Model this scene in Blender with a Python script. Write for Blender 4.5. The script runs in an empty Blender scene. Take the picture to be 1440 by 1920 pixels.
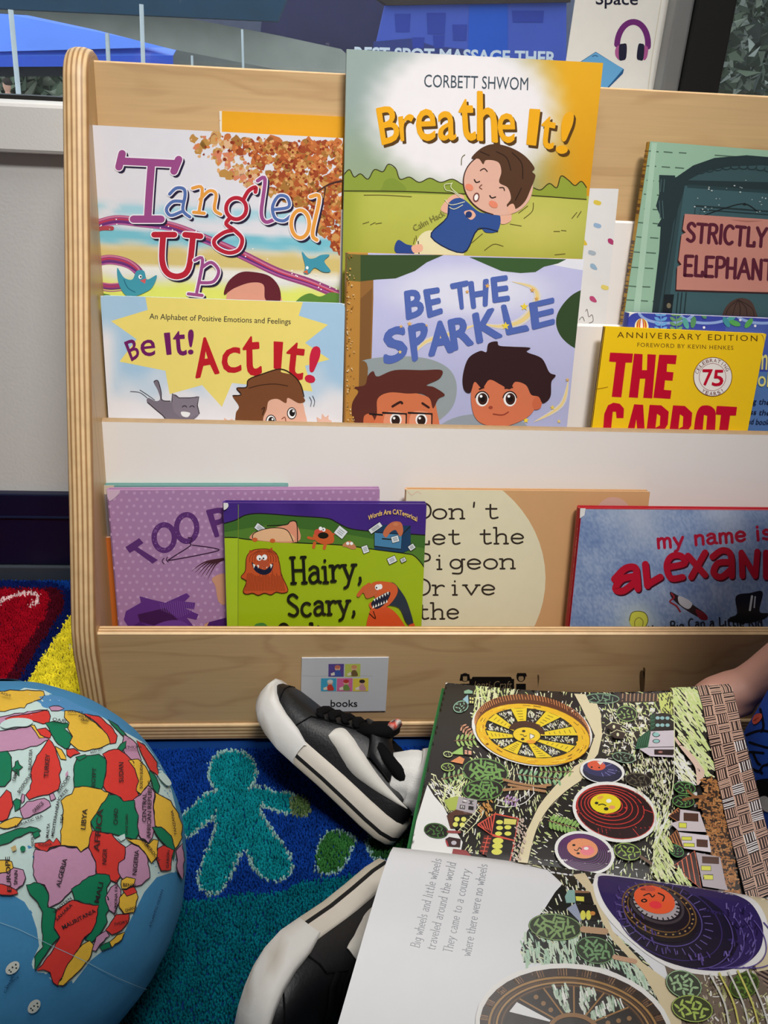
import bpy, bmesh, math, random
import numpy as np
from mathutils import Vector as V, Matrix
from mathutils.geometry import tessellate_polygon
from mathutils.bvhtree import BVHTree

random.seed(7)
rng = np.random.default_rng(7)
SC = bpy.context.scene
COL = SC.collection

# ------------------------------------------------------------------ camera
F = 1600.0
CAM_R = np.array([[0.9967, 0.0118, 0.0802], [-0.0654, -0.4675, 0.8816], [0.0479, -0.8839, -0.4652]])
_u, _s, _vt = np.linalg.svd(CAM_R)
CAM_R = _u @ _vt
CAM_P = np.array([0.0, -0.655, 0.602])
cam_data = bpy.data.cameras.new('camera')
cam_data.sensor_fit = 'HORIZONTAL'
cam_data.sensor_width = 36.0
cam_data.lens = F / 1440.0 * 36.0
cam_data.clip_start = 0.01
cam = bpy.data.objects.new('camera', cam_data)
COL.objects.link(cam)
mw = Matrix.Identity(4)
for i in range(3):
    mw[i][0] = CAM_R[i, 0]
    mw[i][1] = -CAM_R[i, 1]
    mw[i][2] = -CAM_R[i, 2]
    mw[i][3] = CAM_P[i]
cam.matrix_world = mw
SC.camera = cam

# ------------------------------------------------------------------ light and exposure
SC.view_settings.view_transform = 'Standard'
SC.view_settings.look = 'None'
SC.view_settings.gamma = 1.0
SC.view_settings.use_curve_mapping = False
SC.view_settings.exposure = 0.0
world = bpy.data.worlds.new('sky')
SC.world = world
world.use_nodes = True
_bg = world.node_tree.nodes['Background']
_bg.inputs[0].default_value = (0.86, 0.93, 1.0, 1)
_bg.inputs[1].default_value = 1.7


def area(name, loc, aim, sx, sy, power, color=(1, 1, 1), spread=180):
    d = bpy.data.lights.new(name, 'AREA')
    d.shape = 'RECTANGLE'
    d.size, d.size_y = sx, sy
    d.energy = power
    d.color = color
    d.spread = math.radians(spread)
    o = bpy.data.objects.new(name, d)
    COL.objects.link(o)
    o.location = loc
    o.rotation_euler = (V(aim) - V(loc)).to_track_quat('-Z', 'Y').to_euler()
    return o


area('ceiling_or_fill_light', (0.05, -0.30, 2.55), (0.05, -0.12, 0.0), 1.4, 0.7, 16.5, (1.0, 0.985, 0.96))
area('ceiling_or_fill_light', (0.35, -1.1, 2.55), (0.04, 0.17, 0.48), 0.6, 0.4, 4.0, (1.0, 0.975, 0.94), 34)  # added narrow fill lamp aimed at the upper books, not a room fixture



# ------------------------------------------------------------------ helpers
def lin(c):
    out = []
    for v in c[:3]:
        v = max(0.0, min(255.0, v)) / 255.0
        out.append(v / 12.92 if v <= 0.04045 else ((v + 0.055) / 1.055) ** 2.4)
    return (out[0], out[1], out[2], 1.0)


def ray(x, y):
    d = CAM_R @ np.array([x - 720.0, y - 960.0, F])
    return d / np.linalg.norm(d)


def onplane(x, y, P, n):
    d = ray(x, y)
    t = np.dot(np.asarray(P, float) - CAM_P, n) / np.dot(d, n)
    return CAM_P + t * d


def onY(x, y, Y):
    return onplane(x, y, (0, Y, 0), np.array([0, 1.0, 0]))


def onZ(x, y, Z):
    return onplane(x, y, (0, 0, Z), np.array([0, 0, 1.0]))


def onX(x, y, X):
    return onplane(x, y, (X, 0, 0), np.array([1.0, 0, 0]))


def proj(p):
    c = CAM_R.T @ (np.asarray(p, float) - CAM_P)
    return c[:2] / c[2] * F + np.array([720.0, 960.0])


def mat(name, col, rough=0.5, noise=0.0, scale=50.0, bump=0.0, bscale=200.0, spec=0.4, metal=0.0, attr=False):
    m = bpy.data.materials.new(name)
    m.use_nodes = True
    nt = m.node_tree
    b = nt.nodes['Principled BSDF']
    b.inputs['Roughness'].default_value = rough
    b.inputs['Specular IOR Level'].default_value = spec
    b.inputs['Metallic'].default_value = metal
    tc = nt.nodes.new('ShaderNodeTexCoord')
    src = None
    if attr:
        a = nt.nodes.new('ShaderNodeAttribute')
        a.attribute_name = 'Col'
        src = a.outputs['Color']
    if noise > 0 or not attr:
        n = nt.nodes.new('ShaderNodeTexNoise')
        n.inputs['Scale'].default_value = scale
        n.inputs['Detail'].default_value = 4
        nt.links.new(tc.outputs['Object'], n.inputs['Vector'])
        hs = nt.nodes.new('ShaderNodeHueSaturation')
        mr = nt.nodes.new('ShaderNodeMapRange')
        mr.inputs['To Min'].default_value = 1 - noise
        mr.inputs['To Max'].default_value = 1 + noise
        nt.links.new(n.outputs['Fac'], mr.inputs['Value'])
        nt.links.new(mr.outputs['Result'], hs.inputs['Value'])
        if src is not None:
            nt.links.new(src, hs.inputs['Color'])
        else:
            hs.inputs['Color'].default_value = lin(col)
        src = hs.outputs['Color']
    nt.links.new(src, b.inputs['Base Color'])
    if bump > 0:
        n2 = nt.nodes.new('ShaderNodeTexNoise')
        n2.inputs['Scale'].default_value = bscale
        n2.inputs['Detail'].default_value = 5
        nt.links.new(tc.outputs['Object'], n2.inputs['Vector'])
        bp = nt.nodes.new('ShaderNodeBump')
        bp.inputs['Strength'].default_value = bump
        bp.inputs['Distance'].default_value = 0.002
        nt.links.new(n2.outputs['Fac'], bp.inputs['Height'])
        nt.links.new(bp.outputs['Normal'], b.inputs['Normal'])
    return m


def wood_mat(name, c1, c2, axis=0, scale=(2.0, 26.0, 26.0), rough=0.38, lo=0.35, hi=0.7):
    """birch veneer: long flame-figured grain along one axis"""
    m = bpy.data.materials.new(name)
    m.use_nodes = True
    nt = m.node_tree
    b = nt.nodes['Principled BSDF']
    b.inputs['Roughness'].default_value = rough
    tc = nt.nodes.new('ShaderNodeTexCoord')
    mp = nt.nodes.new('ShaderNodeMapping')
    mp.inputs['Scale'].default_value = scale
    nt.links.new(tc.outputs['Object'], mp.inputs['Vector'])
    n1 = nt.nodes.new('ShaderNodeTexNoise')
    n1.inputs['Scale'].default_value = 1.0
    n1.inputs['Detail'].default_value = 3
    n1.inputs['Distortion'].default_value = 0.6
    nt.links.new(mp.outputs['Vector'], n1.inputs['Vector'])
    mul = nt.nodes.new('ShaderNodeMath')
    mul.operation = 'MULTIPLY'
    mul.inputs[1].default_value = 5.0
    nt.links.new(n1.outputs['Fac'], mul.inputs[0])
    fr = nt.nodes.new('ShaderNodeMath')
    fr.operation = 'PINGPONG'
    fr.inputs[1].default_value = 0.5
    nt.links.new(mul.outputs[0], fr.inputs[0])
    cr = nt.nodes.new('ShaderNodeValToRGB')
    cr.color_ramp.elements[0].position = 0.0
    cr.color_ramp.elements[0].color = lin(c2)
    cr.color_ramp.elements[1].position = 0.16
    cr.color_ramp.elements[1].color = lin(c1)
    nt.links.new(fr.outputs[0], cr.inputs['Fac'])
    mp2 = nt.nodes.new('ShaderNodeMapping')
    s2 = [400.0, 400.0, 400.0]
    s2[axis] = 12.0
    mp2.inputs['Scale'].default_value = s2
    nt.links.new(tc.outputs['Object'], mp2.inputs['Vector'])
    n2 = nt.nodes.new('ShaderNodeTexNoise')
    n2.inputs['Scale'].default_value = 1.0
    n2.inputs['Detail'].default_value = 4
    nt.links.new(mp2.outputs['Vector'], n2.inputs['Vector'])
    mr = nt.nodes.new('ShaderNodeMapRange')
    mr.inputs['To Min'].default_value = 0.88
    mr.inputs['To Max'].default_value = 1.1
    nt.links.new(n2.outputs['Fac'], mr.inputs['Value'])
    hs = nt.nodes.new('ShaderNodeHueSaturation')
    nt.links.new(mr.outputs['Result'], hs.inputs['Value'])
    nt.links.new(cr.outputs['Color'], hs.inputs['Color'])
    nt.links.new(hs.outputs['Color'], b.inputs['Base Color'])
    return m


PRINT = mat('printed_paper', None, 0.42, 0.03, 90, 0.0, spec=0.35, attr=True)
GLOSS = mat('glossy_print', None, 0.3, 0.02, 60, 0.04, 40, spec=0.45, attr=True)
CLOTH = mat('printed_cloth', None, 0.75, 0.06, 260, 0.35, 700, spec=0.2, attr=True)
PLAST = mat('moulded_surface', None, 0.5, 0.05, 120, 0.1, 300, spec=0.35, attr=True)


class MB:
    """collects geometry with a colour per vertex; build() links it as one mesh object"""

    def __init__(self):
        self.v, self.f, self.c, self.m, self.s = [], [], [], [], []

    def add(self, verts, faces, col=(200, 200, 200), mi=0, smooth=False):
        o = len(self.v)
        self.v.extend([tuple(map(float, p)) for p in verts])
        if callable(col):
            self.c.extend([lin(col(p)) for p in verts])
        elif len(verts) and isinstance(col, list):
            self.c.extend([lin(c) for c in col])
        else:
            self.c.extend([lin(col)] * len(verts))
        for f in faces:
            self.f.append([o + i for i in f])
            self.m.append(mi)
            self.s.append(smooth)
        return o

    def box(self, a, b, col=(200, 200, 200), mi=0):
        x0, y0, z0 = a
        x1, y1, z1 = b
        vs = [(x0, y0, z0), (x1, y0, z0), (x1, y1, z0), (x0, y1, z0), (x0, y0, z1), (x1, y0, z1), (x1, y1, z1), (x0, y1, z1)]
        self.add(vs, HEXF, col, mi)

    def hexa(self, p, col=(200, 200, 200), mi=0):
        """p: 4 front corners then the 4 matching back corners"""
        self.add(p, [(0, 1, 2, 3), (7, 6, 5, 4), (0, 4, 5, 1), (1, 5, 6, 2), (2, 6, 7, 3), (3, 7, 4, 0)], col, mi)

    def prism(self, prof, a, b, axis=0, col=(200, 200, 200), mi=0, smooth=False):
        """prof: 2D outline in the two other axes, extruded from a to b along axis"""
        n = len(prof)

        def P(q, t):
            if axis == 0:
                return (t, q[0], q[1])
            if axis == 1:
                return (q[0], t, q[1])
            return (q[0], q[1], t)
        vs = [P(q, a) for q in prof] + [P(q, b) for q in prof]
        fs = [(i, (i + 1) % n, n + (i + 1) % n, n + i) for i in range(n)]
        self.add(vs, fs, col, mi, smooth)
        self.add([P(q, a) for q in prof], [tuple(range(n))], col, mi)
        self.add([P(q, b) for q in prof], [tuple(range(n))], col, mi)

    def tube(self, pts, r, col=(200, 200, 200), n=8, mi=0, smooth=True, cap=True, up=None, flat=1.0):
        """sweep; r is a number or one per point; flat squashes the section"""
        pts = [V(p) for p in pts]
        rs = r if isinstance(r, (list, tuple)) else [r] * len(pts)
        vs = []
        prev = V(up) if up else V((0, 0, 1))
        for i, p in enumerate(pts):
            t = (pts[min(i + 1, len(pts) - 1)] - pts[max(i - 1, 0)]).normalized()
            s = t.cross(prev)
            if s.length < 1e-4:
                s = t.cross(V((1, 0.3, 0.2)))
            s.normalize()
            w = s.cross(t).normalized()
            prev = w
            for k in range(n):
                a = 2 * math.pi * k / n
                vs.append(p + s * math.cos(a) * rs[i] + w * math.sin(a) * rs[i] * flat)
        fs = []
        for i in range(len(pts) - 1):
            for k in range(n):
                fs.append((i * n + k, i * n + (k + 1) % n, (i + 1) * n + (k + 1) % n, (i + 1) * n + k))
        if cap:
            fs.append(tuple(range(n - 1, -1, -1)))
            fs.append(tuple(range((len(pts) - 1) * n, len(pts) * n)))
        self.add(vs, fs, col, mi, smooth)

    def loft(self, rings, col=(200, 200, 200), mi=0, smooth=True, cap=True, closed=True):
        n = len(rings[0])
        vs = [p for r in rings for p in r]
        fs = []
        for i in range(len(rings) - 1):
            for k in range(n if closed else n - 1):
                fs.append((i * n + k, i * n + (k + 1) % n, (i + 1) * n + (k + 1) % n, (i + 1) * n + k))
        if cap:
            fs.append(tuple(range(n - 1, -1, -1)))
            fs.append(tuple(range((len(rings) - 1) * n, len(rings) * n)))
        return self.add(vs, fs, col, mi, smooth)

    def build(self, name, mats, parent=None, bevel=0.0, fixn=True):
        me = bpy.data.meshes.new(name)
        org = V(ROOTLOC.get(parent.name, (0, 0, 0))) if parent is not None else V((0, 0, 0))
        me.from_pydata([(p[0] - org.x, p[1] - org.y, p[2] - org.z) for p in self.v], [], self.f)
        if not isinstance(mats, (list, tuple)):
            mats = [mats]
        for m in mats:
            me.materials.append(m)
        me.polygons.foreach_set('material_index', self.m)
        me.polygons.foreach_set('use_smooth', self.s)
        a = me.color_attributes.new('Col', 'FLOAT_COLOR', 'POINT')
        a.data.foreach_set('color', np.array(self.c, dtype=np.float32).ravel())
        me.update()
        o = bpy.data.objects.new(name, me)
        COL.objects.link(o)
        if parent is not None:
            o.parent = parent
            ROOTLOC[o.name] = tuple(org)
        if bevel > 0:
            md = o.modifiers.new('bevel', 'BEVEL')
            md.width = bevel
            md.segments = 2
            md.limit_method = 'ANGLE'
            md.angle_limit = math.radians(50)
        return o

    def bvh(self):
        return BVHTree.FromPolygons([V(p) for p in self.v], self.f)


HEXF = [(0, 3, 2, 1), (4, 5, 6, 7), (0, 1, 5, 4), (1, 2, 6, 5), (2, 3, 7, 6), (3, 0, 4, 7)]
ROOTLOC = {}


def tag(o, label=None, cat=None, group=None, kind=None):
    if label:
        o['label'] = label
    if cat:
        o['category'] = cat
    if group:
        o['group'] = group
    if kind:
        o['kind'] = kind
    return o


def thing(name, loc, label, cat, group=None):
    o = bpy.data.objects.new(name, None)
    COL.objects.link(o)
    o.location = loc
    o.empty_display_size = 0.05
    ROOTLOC[o.name] = tuple(loc)
    return tag(o, label, cat, group)


def struct(name, mb, m, bevel=0.0, parent=None):
    o = mb.build(name, m, parent, bevel)
    if parent is None:
        o['kind'] = 'structure'
    return o


# ------------------------------------------------------------------ printing flat artwork onto surfaces
class Plane:
    def __init__(self, P, n):
        self.P, self.n = np.asarray(P, float), np.asarray(n, float)
        self.maxlen = None

    def hit(self, x, y, off):
        d = ray(x, y)
        t = np.dot(self.P + self.n * off - CAM_P, self.n) / np.dot(d, self.n)
        return CAM_P + t * d


class Surf:
    def __init__(self, bvh, maxlen=14.0, c=None):
        self.b, self.maxlen, self.c = bvh, maxlen, c

    def hit(self, x, y, off):
        d = V(ray(x, y))
        h = self.b.ray_cast(V(CAM_P), d)
        if h[0] is None and self.c is not None:
            # just past the edge of the sheet: slide back onto it
            lo, hi = 0.0, 0.35
            for k in range(9):
                q = (lo + hi) / 2
                g = self.b.ray_cast(V(CAM_P), V(ray(x + (self.c[0] - x) * q, y + (self.c[1] - y) * q)))
                if g[0] is None:
                    lo = q
                else:
                    hi, h = q, g
        if h[0] is None:
            return None
        n = h[1]
        if n.dot(d) > 0:
            n = -n
        return h[0] + n * off


_tcache = {}


def glyphs(s, bold=0.0, shear=0.0, space=1.0):
    key = (s, bold, shear, space)
    if key in _tcache:
        return _tcache[key]
    cu = bpy.data.curves.new('lettering', 'FONT')
    cu.body = s
    cu.size = 1.0
    cu.offset = bold
    cu.shear = shear
    cu.space_character = space
    cu.resolution_u = 3
    o = bpy.data.objects.new('lettering', cu)
    COL.objects.link(o)
    dg = bpy.context.evaluated_depsgraph_get()
    me = o.evaluated_get(dg).to_mesh()
    me.calc_loop_triangles()
    vs = [(v.co.x, v.co.y) for v in me.vertices]
    tr = [tuple(t.vertices) for t in me.loop_triangles]
    bpy.data.objects.remove(o)
    bpy.data.curves.remove(cu)
    _tcache[key] = (vs, tr)
    return vs, tr


def spline(pts, closed=False, n=5):
    P = [np.array(p, float) for p in pts]
    m = len(P)
    out = []
    segs = m if closed else m - 1
    for i in range(segs):
        if closed:
            a, b, c, d = P[(i - 1) % m], P[i], P[(i + 1) % m], P[(i + 2) % m]
        else:
            a, b, c, d = P[max(i - 1, 0)], P[i], P[i + 1], P[min(i + 2, m - 1)]
        for k in range(n):
            t = k / n
            out.append(0.5 * ((2 * b) + (c - a) * t + (2 * a - 5 * b + 4 * c - d) * t * t + (3 * b - a - 3 * c + d) * t ** 3))
    if not closed:
        out.append(P[-1])
    return out


def clip_tri(poly, quad):
    out = list(poly)
    n = len(quad)
    for i in range(n):
        a, b = quad[i], quad[(i + 1) % n]
        if not out:
            break
        inp, out = out, []
        ex, ey = b[0] - a[0], b[1] - a[1]

        def side(p):
            return ex * (p[1] - a[1]) - ey * (p[0] - a[0])
        for j in range(len(inp)):
            p, q = inp[j], inp[(j + 1) % len(inp)]
            sp, sq = side(p), side(q)
            if sp >= 0:
                out.append(p)
            if (sp >= 0) != (sq >= 0):
                t = sp / (sp - sq)
                out.append((p[0] + (q[0] - p[0]) * t, p[1] + (q[1] - p[1]) * t))
    return out


class Art:
    """flat printed shapes, laid one over the other on a surface of mesh mb"""

    def __init__(self, mb, surf, clip=None, eps=1.2e-5, mi=0, start=3):
        self.mb, self.s, self.clip, self.eps, self.mi = mb, surf, clip, eps, mi
        self.k = start
        self.hold = False
        self.sub = 0

    def _clipok(self):
        q = self.clip
        a = sum(q[i][0] * q[(i + 1) % len(q)][1] - q[(i + 1) % len(q)][0] * q[i][1] for i in range(len(q)))
        if a < 0:
            self.clip = list(reversed(q))

    def tris(self, pts, tr, col):
        if self.clip is not None:
            self._clipok()
        if not self.hold:
            self.k += 1
        self.sub = (self.sub + 1) % 9
        off = (self.k + self.sub * .1) * self.eps
        L = self.s.maxlen
        cache = {}

        def H(p):
            key = (round(p[0], 3), round(p[1], 3))
            if key not in cache:
                cache[key] = self.s.hit(p[0], p[1], off)
            return cache[key]
        vs, fs, cs = [], [], []
        stack = []
        for t in tr:
            poly = [tuple(pts[i][:2]) for i in t]
            if self.clip is not None:
                poly = clip_tri(poly, self.clip)
                if len(poly) < 3:
                    continue
                for i in range(1, len(poly) - 1):
                    stack.append((poly[0], poly[i], poly[i + 1]))
            else:
                stack.append(tuple(poly))
        idx = {}
        while stack:
            a, b, c = stack.pop()
            if L:
                e = [math.dist(a, b), math.dist(b, c), math.dist(c, a)]
                m = max(e)
                if m > L:
                    i = e.index(m)
                    if i == 0:
                        q = ((a[0] + b[0]) / 2, (a[1] + b[1]) / 2)
                        stack += [(a, q, c), (q, b, c)]
                    elif i == 1:
                        q = ((b[0] + c[0]) / 2, (b[1] + c[1]) / 2)
                        stack += [(a, b, q), (a, q, c)]
                    else:
                        q = ((a[0] + c[0]) / 2, (a[1] + c[1]) / 2)
                        stack += [(a, b, q), (q, b, c)]
                    continue
            ids = []
            for p in (a, b, c):
                key = (round(p[0], 3), round(p[1], 3))
                if key not in idx:
                    h = H(p)
                    if h is None:
                        idx[key] = None
                    else:
                        idx[key] = len(vs)
                        vs.append(h)
                        cs.append(col(p) if callable(col) else col)
                ids.append(idx[key])
            if None in ids or len(set(ids)) < 3:
                continue
            fs.append(ids)
        if fs:
            self.mb.add(vs, fs, cs, self.mi, self.s.maxlen is not None)

    def poly(self, pts, col, sm=False, n=5):
        if sm:
            pts = spline(pts, True, n)
        pts = [(float(p[0]), float(p[1])) for p in pts]
        tr = tessellate_polygon([[V((p[0], p[1], 0)) for p in pts]])
        self.tris(pts, tr, col)

    def ell(self, cx, cy, rx, ry, col, rot=0.0, n=36, a0=0, a1=360):
        r = math.radians(rot)
        pts = []
        full = abs(a1 - a0) >= 360
        for i in range(n + (0 if full else 1)):
            a = math.radians(a0 + (a1 - a0) * i / n)
            x, y = rx * math.cos(a), ry * math.sin(a)
            pts.append((cx + x * math.cos(r) - y * math.sin(r), cy + x * math.sin(r) + y * math.cos(r)))
        self.poly(pts, col)

    def stroke(self, pts, w, col, sm=True, closed=False, n=5, cap=True, taper=False):
        if sm and len(pts) > 2:
            pts = spline(pts, closed, n)
        P = [np.array(p, float)[:2] for p in pts]
        if closed:
            P = P + [P[0]]
        m = len(P)
        Lf, Rt = [], []
        for i in range(m):
            if closed and i in (0, m - 1):
                t = P[1] - P[m - 2]
            else:
                t = P[min(i + 1, m - 1)] - P[max(i - 1, 0)]
            ln = np.linalg.norm(t) or 1.0
            nrm = np.array([-t[1], t[0]]) / ln
            ww = w
            if taper:
                q = i / (m - 1)
                ww = w * (1 - q) if taper == 1 else w * max(0.05, math.sin(math.pi * q))
            Lf.append(P[i] + nrm * ww / 2)
            Rt.append(P[i] - nrm * ww / 2)
        pl = Lf + Rt
        tr = []
        for i in range(m - 1):
            tr += [(i, i + 1, m + i + 1), (i, m + i + 1, m + i)]
        self.tris([tuple(p) for p in pl], tr, col)
        if cap and not closed and not taper and w > 3:
            hd = self.hold
            for e in (0, m - 1):
                pl = [P[e] + np.array([math.cos(k * .6283), math.sin(k * .6283)]) * w / 2 for k in range(10)]
                self.hold = True
                self.tris([tuple(p) for p in pl], [(0, k, k + 1) for k in range(1, 9)], col)
            self.hold = hd

    def arc(self, cx, cy, rx, ry, a0, a1, w, col, rot=0.0, n=20):
        r = math.radians(rot)
        pts = []
        for i in range(n + 1):
            a = math.radians(a0 + (a1 - a0) * i / n)
            x, y = rx * math.cos(a), ry * math.sin(a)
            pts.append((cx + x * math.cos(r) - y * math.sin(r), cy + x * math.sin(r) + y * math.cos(r)))
        self.stroke(pts, w, col, sm=False)

    def text(self, s, p0, p1, h, col, bold=0.0, shear=0.0, space=1.0, up=None, arc=0.0):
        """s runs from baseline pixel p0 to p1; h = capital height in pixels; up = optional up vector"""
        vs, tr = glyphs(s, bold, shear, space)
        if not vs:
            return
        x0 = min(v[0] for v in vs)
        x1 = max(v[0] for v in vs)
        p0, p1 = np.array(p0, float), np.array(p1, float)
        d = p1 - p0
        ln = np.linalg.norm(d)
        d = d / ln
        u = np.array([d[1], -d[0]]) if up is None else np.array(up, float)
        pts = []
        for v in vs:
            t = (v[0] - x0) / (x1 - x0)
            b = p0 + d * ln * t + u * (v[1] / 0.73 * h)
            if arc:
                b = b + u * arc * (1 - (2 * t - 1) ** 2)
            pts.append(tuple(b))
        self.tris(pts, tr, col)

    def tquad(self, s, q, col, bold=0.0, cap=0.73, base=0.0):
        """letters stretched to fill the pixel quad TL,TR,BR,BL"""
        vs, tr = glyphs(s)
        xs = [v[0] for v in vs]
        x0, x1 = min(xs), max(xs)
        if cap is None:
            ys = [v[1] for v in vs]
            base, cap = min(ys), max(ys)
        q = [np.array(p, float) for p in q]
        if bold:
            r = bold * abs(q[3][1] - q[0][1])
            hd, self.k = self.hold, self.k + 1
            self.hold = True
            for k in range(9):
                o = np.array([math.cos(k * .785), math.sin(k * .785)]) * (r if k else 0)
                self.tquad(s, [p + o for p in q], col, 0, cap, base)
            self.hold = hd
            return
        pts = []
        for v in vs:
            a = (v[0] - x0) / (x1 - x0)
            b = (v[1] - base) / (cap - base)
            pts.append(tuple((q[3] * (1 - a) + q[2] * a) * (1 - b) + (q[0] * (1 - a) + q[1] * a) * b))
        self.tris(pts, tr, col)

    def grid(self, quad, nx, ny, fn):
        q = [np.array(p, float) for p in quad]
        pts = []
        for j in range(ny + 1):
            b = j / ny
            for i in range(nx + 1):
                a = i / nx
                pts.append(tuple((q[0] * (1 - a) + q[1] * a) * (1 - b) + (q[3] * (1 - a) + q[2] * a) * b))
        tr = []
        for j in range(ny):
            for i in range(nx):
                k = j * (nx + 1) + i
                tr += [(k, k + 1, k + nx + 2), (k, k + nx + 2, k + nx + 1)]
        self.tris(pts, tr, fn)

    # single-line pen letters, for lettering the plain typeface cannot imitate
    def pen(self, s, p0, p1, h, w, col, serif=0.0, jit=0.0, mono=False, slant=0.0, up=None, arc=0.0):
        p0, p1 = np.array(p0, float), np.array(p1, float)
        adv = []
        for ch in s:
            g = PEN.get(ch)
            adv.append(0.62 if mono else (0.45 if g is None else g[0] + 0.14))
        tot = sum(adv) - (0 if mono else 0.14)
        d = p1 - p0
        ln = np.linalg.norm(d)
        d = d / ln
        u = np.array([d[1], -d[0]]) if up is None else np.array(up, float)
        sx = ln / tot
        x = 0.0
        held = self.hold
        self.k += 1
        self.hold = True
        for ch, ad in zip(s, adv):
            g = PEN.get(ch)
            if g:
                ox = x + ((0.62 - g[0]) / 2 if mono else 0)
                jy = random.uniform(-jit, jit)
                ja = random.uniform(-jit, jit)
                for st in g[1]:
                    P = []
                    for q in st:
                        yy = q[1] + jy + ja * q[0]
                        xx = ox + q[0] + slant * q[1]
                        tt = xx / tot
                        P.append(p0 + d * xx * sx + u * (yy * h + arc * (1 - (2 * tt - 1) ** 2)))
                    self.stroke(P, w, col, sm=len(P) > 3, n=3)
                if serif and len(g) > 2:
                    for q in g[2]:
                        c = p0 + d * (ox + q[0] + slant * q[1]) * sx + u * ((q[1] + jy) * h)
                        tt = (ox + q[0]) / tot
                        c = c + u * arc * (1 - (2 * tt - 1) ** 2)
                        e = d * serif * h
                        l, r = (1, 1) if len(q) < 3 else ((1, 0) if q[2] < 0 else (0, 1))
                        self.stroke([c - e * l, c + e * r], w, col, sm=False)
            x += ad
        self.hold = held


def _o(cx, cy, rx, ry, a0=0, a1=360, n=10):
    return [(cx + rx * math.cos(math.radians(a0 + (a1 - a0) * i / n)), cy + ry * math.sin(math.radians(a0 + (a1 - a0) * i / n))) for i in range(n + 1)]


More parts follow.
